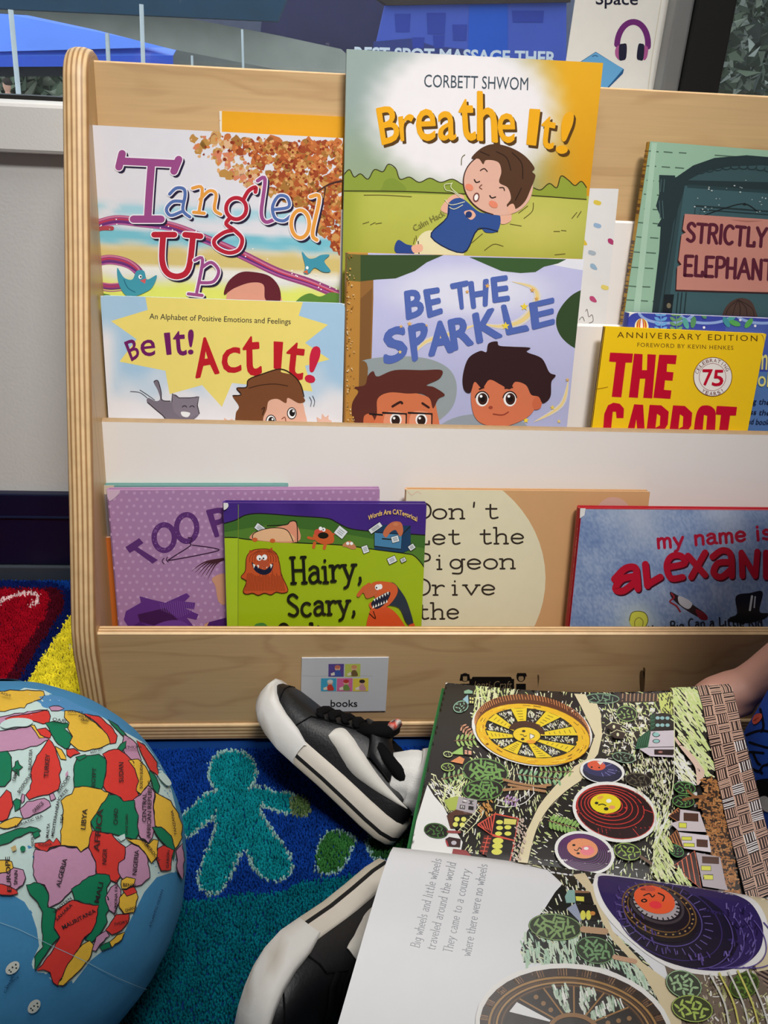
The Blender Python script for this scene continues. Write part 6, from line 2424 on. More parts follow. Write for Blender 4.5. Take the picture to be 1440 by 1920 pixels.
for k in range(70):
    t = random.random() * 6.28
    q = random.uniform(.86, .97)
    pts = []
    for dt in (-.07, 0, .07):
        x, y = 107 * q * math.cos(t + dt), 55 * q * math.sin(t + dt)
        pts.append((wc[0] + x * math.cos(.157) - y * math.sin(.157), wc[1] + x * math.sin(.157) + y * math.cos(.157)))
    a.stroke(pts, random.uniform(.8, 1.8), random.choice([(120, 74, 20), (246, 222, 90), (226, 150, 30)]), sm=False, cap=False)
a.hold = False
ic = Pq((945, 470))[0]
a.ell(ic[0], ic[1], 88, 45.5, INK, 9)
hub = Pq((905, 490))[0]


def onell(c, rx, ry, t, rot=9):
    r = math.radians(rot)
    x, y = rx * math.cos(t), ry * math.sin(t)
    return (c[0] + x * math.cos(r) - y * math.sin(r), c[1] + x * math.sin(r) + y * math.cos(r))


for k in range(8):
    t = math.radians(k * 45 + 24)
    w2 = .19
    sect = [hub, onell(ic, 87, 45, t - .2 - .38), onell(ic, 87, 45, t - .2), onell(ic, 87, 45, t - .21)]
    A0, A1 = onell(ic, 87, 45, t - w2), onell(ic, 87, 45, t + w2)
    h0, h1 = onell(hub, 24, 14, t - w2 * 1.1), onell(hub, 24, 14, t + w2 * 1.1)
    am = t + math.radians(22.5)
    gap = [onell(hub, 34, 20, am - .1), onell(ic, 82, 42, am - .17), onell(ic, 82, 42, am + .17), onell(hub, 34, 20, am + .1)]
    hatch(a, gap, 46, 70, 5, 1.3, [WHT, CRM], 30)
    a.poly([h0, A0, A1, h1], Y2c)
    a.stroke([h0, A0], 1.2, INK, sm=False)
    a.stroke([h1, A1], 1.2, INK, sm=False)
    a.hold = True
    for j in range(5):
        q = .3 + j * .14
        m0 = (h0[0] + (A0[0] - h0[0]) * q, h0[1] + (A0[1] - h0[1]) * q)
        m1 = (h1[0] + (A1[0] - h1[0]) * q, h1[1] + (A1[1] - h1[1]) * q)
        a.stroke([(m0[0] * .7 + m1[0] * .3, m0[1] * .7 + m1[1] * .3), (m0[0] * .3 + m1[0] * .7, m0[1] * .3 + m1[1] * .7)], 1.1, (120, 90, 20), sm=False, cap=False)
    a.hold = False
a.ell(hub[0], hub[1] - 6, 34, 20, (70, 36, 20), 9, 36, 180, 360)
a.ell(hub[0], hub[1], 27, 15.5, INK, 6)
a.ell(hub[0], hub[1], 25.5, 14.2, (242, 208, 44), 6)
a.ell(*Pq((880, 458))[0], 3.4, 2.2, INK)
a.ell(*Pq((872, 524))[0], 3.4, 2.2, INK)
a.stroke(Pq((850, 486), (876, 490), (884, 502), (906, 496)), 1.4, INK)
a.poly(Pq((930, 478), (968, 494), (966, 506), (932, 524)), (244, 242, 236))
a.stroke(Pq((930, 478), (968, 494), (966, 506), (932, 524)), 1.4, INK, sm=False, closed=True)
a.ell(*Pq((940, 545))[0], 9, 3.5, (236, 160, 50))

# small dark blue wheel
c = K((800, 472))[0]
a.ell(c[0], c[1], 42, 23, (238, 238, 234), 6)
a.ell(c[0], c[1] + 2, 37, 19.5, (44, 44, 66), 6)
a.ell(c[0] - 4, c[1] - 4, 32, 14, (58, 58, 98), 6)
a.hold = True
for k in range(14):
    t = math.radians(k * 25.7)
    a.stroke([onell((c[0] - 4, c[1] - 4), 15, 7, t, 6), onell((c[0] - 4, c[1] - 4), 32, 14, t, 6)], 1.2, (140, 136, 190), sm=False)
a.hold = False
a.ell(c[0] - 11, c[1] - 10, 17, 9, (226, 96, 66), 6)
a.ell(c[0] - 20, c[1] - 7, 2, 1.6, INK)
a.ell(c[0] - 6, c[1] - 6, 1.8, 1.4, INK)
a.poly([(c[0] - 10, c[1] - 17), (c[0] - 4, c[1] - 11), (c[0] + 3, c[1] - 18)], (240, 236, 230))
# the red wheel
c = K((848, 630))[0]
a.ell(c[0], c[1], 81, 55, (238, 238, 234), 14)
a.ell(c[0], c[1], 75, 49, (190, 56, 50), 14)
a.ell(c[0], c[1], 73.5, 47.6, (46, 22, 24), 14)
a.hold = True
for k in range(30):
    t = math.radians(-20 + k * 7)
    a.stroke([onell((c[0] - 8, c[1] - 8), 62, 36, t, 14), onell(c, 73, 47, t, 14)], 1.3, (206, 62, 56), sm=False)
a.hold = False
for k, (rx, ry) in enumerate(((64, 38), (55, 32.5), (46, 27), (38, 22), (31, 18))):
    q = (c[0] - 8 - k * 2, c[1] - 8 - k * 1.6)
    a.ell(q[0], q[1], rx, ry, (204, 60, 52), 10)
    a.ell(q[0], q[1], rx - 1.8, ry - 1.5, (50, 22, 24), 10)
q = K((812, 598))[0]
a.ell(q[0], q[1], 28.5, 18.5, (238, 218, 40), 4)
a.ell(q[0] - 17, q[1] - 1, 3.4, 2.4, INK)
a.ell(q[0] + 1, q[1] + 10, 4.4, 3, INK)
a.ell(q[0] + 6, q[1] - 5, 5, 3.6, (244, 242, 236))
a.stroke([(q[0] - 14, q[1] + 3), (q[0] - 6, q[1] + 1), (q[0] + 1, q[1] + 4)], 2, INK)
a.ell(q[0] - 10, q[1] - 11, 6, 3, (236, 170, 80), -20)
a.ell(q[0] + 12, q[1] + 7, 6, 3.4, (238, 160, 110))
# the purple wheel
c = K((730, 786))[0]
a.ell(c[0], c[1], 57, 39, (238, 238, 234), 14)
a.ell(c[0], c[1], 51, 34, (48, 28, 54), 14)
for k in range(6):
    a.arc(c[0] - k * .7, c[1] - k * .8, 49 - k * 3.6, 32 - k * 2.4, 0, 360, 1.3, (112, 58, 120), 14, 30)
q = K((722, 770))[0]
a.ell(q[0], q[1], 29, 18.5, (238, 156, 110), 8)
a.ell(q[0] + 9, q[1] + 4, 13, 9, (240, 130, 140))
a.ell(q[0] - 16, q[1] - 6, 3, 2, INK)
a.ell(q[0] - 8, q[1] + 9, 3, 2, INK)
a.ell(q[0] + 7, q[1] + 0, 4.4, 2.6, (244, 240, 236))
a.stroke([(q[0] - 16, q[1] + 2), (q[0] - 10, q[1] + 4), (q[0] - 6, q[1] - 1), (q[0] - 1, q[1] + 2)], 1.6, INK)

# right half: houses, dark hillside, basket weave
hatch(a, K((880, 440), (1070, 420), (1075, 560), (1000, 700), (1000, 620), (900, 520)), 150, 70, 10, 1.8, [CRM, (216, 206, 186)])
tree(a, *K((882, 422))[0], 21, 9, 10, (134, 168, 140), 8)
tree(a, *K((938, 508))[0], 24, 12, 8, (96, 88, 72), 12)
tree(a, *K((895, 782))[0], 25, 15, 12, (150, 180, 80), 14)
a.stroke(K((945, 800), (990, 830)), 5, (110, 82, 60))
for (x, y) in ((815, 300), (830, 330)):
    a.poly(K((x, y), (x + 26, y - 14), (x + 60, y - 4), (x + 50, y + 22), (x + 18, y + 18)), (54, 40, 34))
    a.stroke(K((x, y), (x + 26, y - 14), (x + 60, y - 4)), 1.2, CRM, sm=False)
    a.ell(*K((x + 30, y + 4))[0], 2.4, 3.4, CRM)
gh = (60, 120, 84)
a.poly(K((990, 256), (1040, 250), (1076, 258), (1076, 322), (1040, 318), (986, 322)), INK)
a.poly(K((986, 258), (1004, 254), (1002, 312), (984, 320)), (34, 74, 54))
for k in range(4):
    a.stroke(K((986 + k, 268 + k * 14), (1004, 262 + k * 14)), 1.3, gh, sm=False)
for x in (1014, 1032, 1052):
    a.ell(*K((x, 270 + (x - 1014) * .02))[0], 4, 3.2, (150, 196, 196))
    a.ell(*K((x, 298))[0], 4, 3.2, (150, 196, 196))
a.poly(K((928, 388), (936, 350), (980, 316), (990, 330), (972, 384)), (34, 74, 54))
for k in range(5):
    a.stroke(K((932 + k * 9, 384 - k * 2), (944 + k * 9, 344 - k * 5)), 1.3, gh, sm=False)
a.stroke(K((928, 388), (972, 384), (990, 326)), 2, gh, sm=False)
a.poly(K((976, 384), (988, 322), (1080, 318), (1078, 360), (1076, 422), (984, 418), (942, 390)), (214, 204, 212))
a.ell(*K((1008, 334))[0], 7.5, 5, INK)
a.ell(*K((1008, 334))[0], 6, 3.8, (150, 200, 196))
a.ell(*K((1008, 360))[0], 7, 4, INK)
a.ell(*K((1008, 360))[0], 5.6, 3, (150, 200, 196))
a.poly(K((1000, 392), (1076, 392), (1074, 414), (1000, 412)), (44, 30, 28))
a.ell(*K((1024, 402))[0], 4, 2, (176, 120, 110))
a.stroke(K((976, 384), (1078, 382)), 1.2, INK, sm=False)
a.stroke(K((1076, 160), (1078, 320), (1076, 470), (1066, 560), (1040, 660), (1000, 790), (985, 870)), 1.8, CRM)
# hillside of slanting pale strokes
hs = Q((735, 100), (905, 90), (940, 240), (965, 360), (990, 560), (1030, 740), (940, 760), (860, 620), (760, 460), (738, 300))
a.poly(hs, INK)
hatch(a, hs, 260, lambda x, y: 52 - (y - 1290) * .03, 21, 3.0, [LIM, CRM, LIM, (214, 226, 170)], 7)
a.poly(Q((745, 470), (800, 540), (870, 600), (930, 680), (960, 740), (905, 830), (890, 700), (820, 600), (750, 510)), (226, 196, 178), True)
a.hold = True
for x, y in ((800, 560), (850, 600), (880, 650), (905, 700), (910, 745), (780, 530), (925, 720)):
    a.ell(*Q((x, y))[0], 3, 2, (50, 40, 38), 50)
a.hold = False
hatch(a, Q((745, 560), (830, 640), (890, 760), (880, 820), (760, 780), (740, 640)), 90, 50, 16, 2.4, [CRM, WHT], 10)
hatch(a, Q((600, 1040), (700, 960), (680, 1200), (620, 1400), (560, 1480)), 90, 110, 16, 2.4, [CRM, WHT, LIM], 10)
tree(a, *Q((810, 850))[0], 20, 11, 8, (100, 156, 84), 12)
tree(a, *Q((800, 950))[0], 20, 11, 4, (96, 150, 80), 12)
bm_ = Q((930, 790), (1010, 760), (1050, 790), (1070, 900), (1100, 1060), (1160, 1280), (1200, 1500), (1230, 1640), (1060, 1640), (1060, 1500), (1000, 1330), (960, 1160), (940, 1020), (890, 960), (960, 900))
a.poly(bm_, (52, 36, 26))
hatch(a, bm_, 520, lambda x, y: random.choice([5, 95, 10]), 7, 2.8, [(176, 118, 62), (196, 140, 84), (160, 104, 56)], 12)
a.stroke(Q((800, 940), (880, 920), (960, 910)), 5, (140, 92, 54))
a.stroke(Q((830, 870), (880, 910), (960, 930)), 4, (140, 92, 54))


def house(roof, wall, rc, wcx, wins, door):
    a.poly(Q(*roof), (60, 34, 28))
    L_, R_ = roof[0], roof[1]
    a.stroke(Q(*roof), 1.8, rc, sm=False, closed=True)
    for k in range(1, 5):
        q = k / 5
        p0 = (roof[0][0] + (roof[1][0] - roof[0][0]) * q, roof[0][1] + (roof[1][1] - roof[0][1]) * q)
        p1 = (roof[0][0] + (roof[2][0] - roof[0][0]) * q, roof[0][1] + (roof[2][1] - roof[0][1]) * q)
        a.stroke(Q(p0, p1), 2.0, rc, sm=False)
    a.poly(Q(*wall), wcx)
    for (x, y, w, h) in wins:
        a.poly(Q((x - 3, y - 3), (x + w + 3, y - 1), (x + w + 3, y + h + 3), (x - 3, y + h + 1)), INK)
        a.poly(Q((x, y), (x + w, y + 2), (x + w, y + h), (x, y + h - 2)), (226, 226, 84))
    x, y, w, h = door
    a.poly(Q((x, y), (x + w, y + 6), (x + w, y + h + 6), (x, y + h)), (84, 52, 38))


house([(692, 1060), (760, 1000), (780, 1020), (770, 1110)], [(775, 1010), (920, 1030), (960, 1150), (970, 1180), (760, 1170), (700, 1115), (770, 1095)], (196, 124, 70), (212, 200, 204), [(766, 1112, 54, 36)], (800, 1036, 110, 60))
house([(675, 1235), (748, 1165), (800, 1295)], [(762, 1180), (985, 1205), (1005, 1330), (800, 1300)], (196, 124, 70), (222, 212, 218), [(785, 1215, 74, 26), (800, 1264, 78, 24)], (895, 1232, 84, 56))
house([(720, 1430), (880, 1320), (930, 1600)], [(890, 1330), (1070, 1365), (1110, 1560), (1130, 1610), (940, 1580)], (226, 112, 76), (188, 176, 182), [(930, 1430, 70, 34), (945, 1495, 70, 34)], (935, 1360, 126, 50))
tree(a, *Q((745, 1320))[0], 14, 10, 30, (80, 150, 84), 8)
hatch(a, Q((620, 1240), (700, 1200), (720, 1400), (850, 1560), (560, 1540)), 120, 60, 20, 2.6, [LIM, CRM], 8)
# basket weave on the right
WL = [(905, 85), (945, 230), (965, 360), (990, 480), (1025, 640), (1050, 790), (1075, 900), (1105, 1040), (1130, 1160), (1165, 1290), (1200, 1420), (1235, 1560), (1270, 1700)]
WR = [(1165, 60), (1195, 190), (1225, 310), (1250, 430), (1280, 560), (1310, 690), (1345, 820), (1375, 950), (1405, 1080), (1430, 1180), (1465, 1320), (1500, 1460), (1540, 1600)]
a.poly(Q(*(WL + WR[::-1])), (56, 38, 34))
wv = (214, 176, 154)
a.k += 5
a.hold = True


def wpt(u, v):
    t = v * (len(WL) - 1)
    i = min(int(t), len(WL) - 2)
    f_ = t - i
    L_ = (WL[i][0] + (WL[i + 1][0] - WL[i][0]) * f_, WL[i][1] + (WL[i + 1][1] - WL[i][1]) * f_)
    R_ = (WR[i][0] + (WR[i + 1][0] - WR[i][0]) * f_, WR[i][1] + (WR[i + 1][1] - WR[i][1]) * f_)
    return (L_[0] + (R_[0] - L_[0]) * u, L_[1] + (R_[1] - L_[1]) * u)


NR = 21
for j in range(NR):
    for i in range(3):
        u0, u1, v0, v1 = i / 3, (i + 1) / 3, j / NR, (j + 1) / NR
        cl = (236, 232, 230) if random.random() < .14 else wv
        for k in range(5):
            q = (k + .5) / 5 + random.uniform(-.04, .04)
            if (i + j) % 2:
                P_ = [wpt(u0 + .012, v0 + (v1 - v0) * q), wpt((u0 + u1) / 2, v0 + (v1 - v0) * q + random.uniform(-.001, .001)), wpt(u1 - .012, v0 + (v1 - v0) * q)]
            else:
                P_ = [wpt(u0 + (u1 - u0) * q, v0 + .002), wpt(u0 + (u1 - u0) * q, v1 - .002)]
            a.stroke(Q(*P_), 1.9 * random.uniform(.8, 1.2), cl, sm=False, cap=False)
for i in (1, 2):
    a.stroke(Q(*[wpt(i / 3, v / 24) for v in range(25)]), 1.5, wv, sm=False)
a.hold = False
fp.build('page', GLOSS, ob)['label'] = 'right page printed with yellow, red and purple wheels'

# ------------------------------------------------------------------ the near page
a = Art(npg, nsurf, eps=1.0e-5)
TX = (150, 153, 160)
for s_, p0, p1 in (('Big wheels and little wheels', (786, 1777), (828, 1612)), ('traveled around the world', (815, 1782), (855, 1619)), ('They came to a country', (847, 1787), (882, 1632)), ('where there were no wheels', (882, 1793), (914, 1622))):
    a.pen(s_, p0, p1, 17, 1.3, TX, serif=.07)
reg = Rr((50, 45), (330, 60), (520, 110), (520, 130), (480, 180), (520, 260), (600, 420), (760, 560), (880, 700), (960, 830), (1000, 1000), (880, 1000), (760, 720), (560, 620), (400, 600), (120, 590), (105, 520), (140, 420), (240, 290), (290, 210), (330, 165), (250, 90))
a.poly(reg, (30, 30, 26))
hatch(a, reg, 380, lambda x, y: 60 + 30 * math.sin(x * .03), 12, 2.0, [CRM, (206, 226, 196), WHT], 14)
hatch(a, Rr((110, 450), (400, 430), (560, 620), (400, 600), (120, 590)), 90, 75, 24, 4, [(176, 206, 180), (206, 222, 200)], 8)
hatch(a, Rr((580, 580), (720, 570), (850, 760), (760, 720)), 60, 70, 20, 3.5, [(176, 206, 180), (206, 222, 200)], 8)
rest = Rr((880, 600), (1500, 560), (1700, 1000), (980, 1000), (940, 800))
a.poly(rest, (120, 104, 90))
hatch(a, rest, 500, lambda x, y: random.choice([60, 70, 150]), 12, 2.6, [(206, 206, 150), (84, 70, 60), (190, 180, 160), WHT, (150, 160, 90)], 16)
a.poly(Rr((1340, 610), (1500, 560), (1900, 900), (1700, 1000)), (60, 46, 42))
for k in range(9):
    a.stroke(Rr((1350 + k * 22, 600 + k * 34), (1700 + k * 10, 780 + k * 40)), 3.6, (150, 128, 112), sm=False)
a.poly(Rr((385, 118), (450, 108), (520, 220), (600, 420), (760, 590), (900, 690), (960, 800), (980, 1000), (890, 1000), (850, 800), (760, 640), (600, 470), (520, 330), (480, 220)), (222, 206, 168))
a.poly(Rr((1250, 190), (1500, 210), (1700, 330), (1500, 620), (1380, 640)), (222, 208, 172))
# cottage
a.poly(Rr((342, 236), (360, 200), (396, 200), (402, 268), (350, 270)), (140, 178, 170))
a.poly(Rr((396, 202), (480, 210), (500, 276), (400, 270)), INK)
a.poly(Rr((396, 200), (470, 206), (478, 216), (396, 216)), (150, 110, 80))
a.poly(Rr((400, 234), (446, 236), (446, 262), (404, 258)), (222, 218, 90))
a.poly(Rr((352, 300), (400, 270), (440, 360), (420, 368)), (156, 164, 186))
a.poly(Rr((402, 276), (510, 280), (540, 360), (440, 366)), INK)
for x in (440, 470):
    a.ell(*Rr((x, 336))[0], 5, 9, (222, 218, 90))
a.ell(*Rr((492, 326))[0], 5, 4, (206, 140, 70))
G1_, G2_ = (134, 164, 104), (120, 160, 112)
tree(a, *Rr((290, 400))[0], 49, 24, 6, G1_, 26, (48, 56, 36))
tree(a, *Rr((505, 525))[0], 36, 24, 14, G2_, 22, (48, 56, 40))
a.stroke(Rr((440, 412), (560, 424)), 12, (190, 154, 120))
a.stroke(Rr((610, 562), (720, 586)), 9, (200, 160, 130))
# big dark purple wheel with an orange face
wheel = Rr((520, 150), (545, 125), (700, 140), (900, 170), (1100, 195), (1250, 225), (1340, 270), (1395, 350), (1412, 430), (1395, 520), (1330, 590), (1230, 630), (1120, 636), (960, 610), (840, 545), (730, 460), (630, 370), (560, 280), (525, 200))
halo = Rr((498, 150), (530, 108), (700, 120), (900, 150), (1100, 178), (1260, 205), (1370, 260), (1425, 345), (1440, 440), (1420, 545), (1340, 625), (1230, 662), (1110, 660), (940, 632), (820, 570), (700, 480), (600, 385), (530, 290), (500, 210))
a.poly(halo, (240, 238, 236), True)
a.k += 10
a.poly(wheel, (52, 38, 92), True)
wcn = Rr((820, 275))[0]


def rell(cx, cy, rx, ry, col, rot, w=None, a0=0, a1=360):
    c = Rr((cx, cy))[0]
    if w:
        a.arc(c[0], c[1], rx / 2.88, ry / 2.88, a0, a1, w, col, rot, 40)
    else:
        a.ell(c[0], c[1], rx / 2.88, ry / 2.88, col, rot)


rell(960, 400, 330, 200, (32, 24, 44), 22)
rell(905, 370, 300, 190, (60, 46, 104), 24, 2)
for k in range(30):
    t = math.radians(k * 12)
    c = Rr((880, 352))[0]
    a.stroke([onell(c, 228 / 2.88, 150 / 2.88, t, 24), onell(c, 275 / 2.88, 182 / 2.88, t, 24)], 1.8, (104, 88, 150), sm=False, cap=False)
rell(870, 345, 222, 146, (92, 78, 140), 24, 2.2)
rell(862, 335, 212, 138, (30, 22, 30), 24)
rell(850, 315, 208, 128, (120, 88, 46), 22, 2.6)
rell(848, 312, 176, 106, (120, 88, 46), 22, 2.2)
a.hold = True
for k in range(28):
    t = math.radians(k * 12.9)
    c = Rr((849, 313))[0]
    p_ = onell(c, 192 / 2.88, 117 / 2.88, t, 22)
    a.ell(p_[0], p_[1], 2, 1.6, (170, 136, 80))
a.hold = False
rell(838, 285, 146, 88, (70, 62, 66), 20, 5)
rell(835, 280, 130, 78, (176, 168, 172), 20)
for k in range(24):
    t = math.radians(k * 15)
    c = Rr((835, 280))[0]
    a.stroke([onell(c, 112 / 2.88, 66 / 2.88, t, 20), onell(c, 130 / 2.88, 78 / 2.88, t, 20)], 2.6, (40, 34, 36), sm=False, cap=False)
rell(824, 258, 114, 70, (238, 96, 52), 18)
rell(790, 200, 40, 14, (206, 80, 60), 5)
rell(830, 285, 34, 20, (238, 60, 70), 10)
a.ell(*Rr((768, 262))[0], 6, 3.4, INK)
a.ell(*Rr((768, 262))[0], 2.6, 1.4, (236, 120, 80))
a.ell(*Rr((762, 203))[0], 5, 2, (150, 60, 40))
a.stroke(Rr((764, 238), (796, 226), (812, 244), (826, 232)), 2.4, INK)
a.stroke(Rr((842, 222), (876, 240), (868, 268)), 2.6, INK)
for k in range(5):
    rell(1010 + k * 50, 420, 250 + k * 14, 190 - k * 8, (96, 80, 150), 30, 2.0, -60, 55)
hatch(a, Rr((1190, 280), (1340, 290), (1390, 400), (1360, 540), (1230, 600), (1180, 560), (1260, 430)), 60, 100, 9, 2.4, [(92, 76, 146), (120, 104, 170), (36, 26, 60)], 20)
hatch(a, Rr((560, 180), (640, 200), (900, 520), (1150, 560), (1100, 610), (860, 540), (640, 360)), 36, 75, 12, 3, [(84, 66, 130), (110, 92, 156)], 8)
# brown wheel at the bottom
bc = Rr((390, 960))[0]
a.ell(bc[0], bc[1], 186, 124, (238, 236, 232), 8)
a.ell(bc[0], bc[1] + 3, 178, 118, (56, 38, 26), 8)
a.hold = True
for k in range(110):
    t = math.radians(180 + k * 1.7)
    a.stroke([onell((bc[0], bc[1] + 3), 163, 104, t, 8), onell((bc[0], bc[1] + 3), 177, 117, t, 8)], 2.1, random.choice([(150, 112, 74), (126, 90, 60)]), sm=False, cap=False)
a.hold = False
for r_, c_, w_ in ((160, (170, 128, 70), 4), (152, (96, 66, 36), 3), (146, (178, 136, 80), 3.4), (137, (110, 78, 44), 3)):
    a.arc(bc[0], bc[1] + 5, r_, r_ * .64, 0, 360, w_, c_, 8, 60)
a.ell(bc[0], bc[1] + 6, 132, 84, (40, 30, 24), 8)
for k in range(7):
    t = math.radians(200 + k * 26)
    g_ = [onell(bc, 50, 32, t - .05, 8), onell(bc, 128, 81, t - .13, 8), onell(bc, 128, 81, t + .13, 8), onell(bc, 50, 32, t + .05, 8)]
    if k == 0:
        a.poly(g_, (240, 240, 240))
    elif k % 2 == 0 or k == 3:
        hatch(a, g_, 46, 75, 16, 3.4, [(176, 200, 176), (206, 220, 200), WHT], 8)
    else:
        for j in range(3):
            p_ = onell(bc, 70 + j * 22, (70 + j * 22) * .63, t, 8)
            a.ell(p_[0], p_[1], 4.5, 4.5, (150, 112, 70))
    a.stroke([onell(bc, 46, 30, t + .22, 8), onell(bc, 130, 82, t + .22, 8)], 3, (164, 120, 66), sm=False)
a.arc(bc[0], bc[1], 44, 28, 180, 360, 8, (150, 108, 62), 8)
tree(a, *Rr((980, 715))[0], 34, 24, 24, (164, 196, 150), 18, (64, 70, 56))
tree(a, *Rr((1025, 845))[0], 38, 24, 10, (176, 200, 96), 18, (64, 66, 40))
tree(a, *Rr((1305, 720))[0], 28, 22, -30, (96, 130, 50), 16, (60, 70, 30))
for k in range(5):
    a.stroke(Rr((1120 + k * 50, 660 - k * 6), (1200 + k * 50, 820), (1230 + k * 56, 1000)), 3.4, (214, 206, 110) if k % 2 else (216, 214, 206))
npg.build('page', GLOSS, ob)['label'] = 'left page, mostly white, with four lines of grey text'

# ================================================================== the soft globe
GC, GR = np.array([-0.207, -0.2616, 0.1245]), 0.124
m_globe = mat('printed_globe_cloth', None, 0.72, 0.07, 420, 0.5, 26, spec=0.25, attr=True)
gb = MB()
NU, NV = 96, 64
ocean = (70, 142, 190)


def gpt(u, v):
    th, ph = 2 * math.pi * u, math.pi * v
    d = np.array([math.sin(ph) * math.cos(th), math.sin(ph) * math.sin(th), math.cos(ph)])
    w = .0007 * math.sin(7 * d[0] * 3 + 5 * d[2] * 4) * math.sin(6 * d[1] * 3) + .0005 * math.sin(31 * (d[0] + .4 * d[2]))
    r = GR * (1 + w * 4)
    # a gather of creases toward the floor side
    r -= .0016 * max(0, -d[2]) ** 1.5 * (.5 + .5 * math.sin(26 * th))
    return GC + d * r


vs = [gpt(i / NU, j / NV) for j in range(NV + 1) for i in range(NU)]
fs = [(j * NU + i, j * NU + (i + 1) % NU, (j + 1) * NU + (i + 1) % NU, (j + 1) * NU + i) for j in range(NV) for i in range(NU)]
gb.add(vs, fs, ocean, 0, True)
gsurf = Surf(gb.bvh(), 9.0)
a = Art(gb, gsurf, eps=1.6e-5)


def S(*pts):
    return [(p[0] / 2.1813, 1040 + p[1] / 2.1813) for p in pts]


RD_, GN, YL, PK = (222, 62, 54), (18, 126, 88), (238, 192, 66), (202, 150, 182)
SEA, LN = (206, 230, 226), (42, 30, 38)
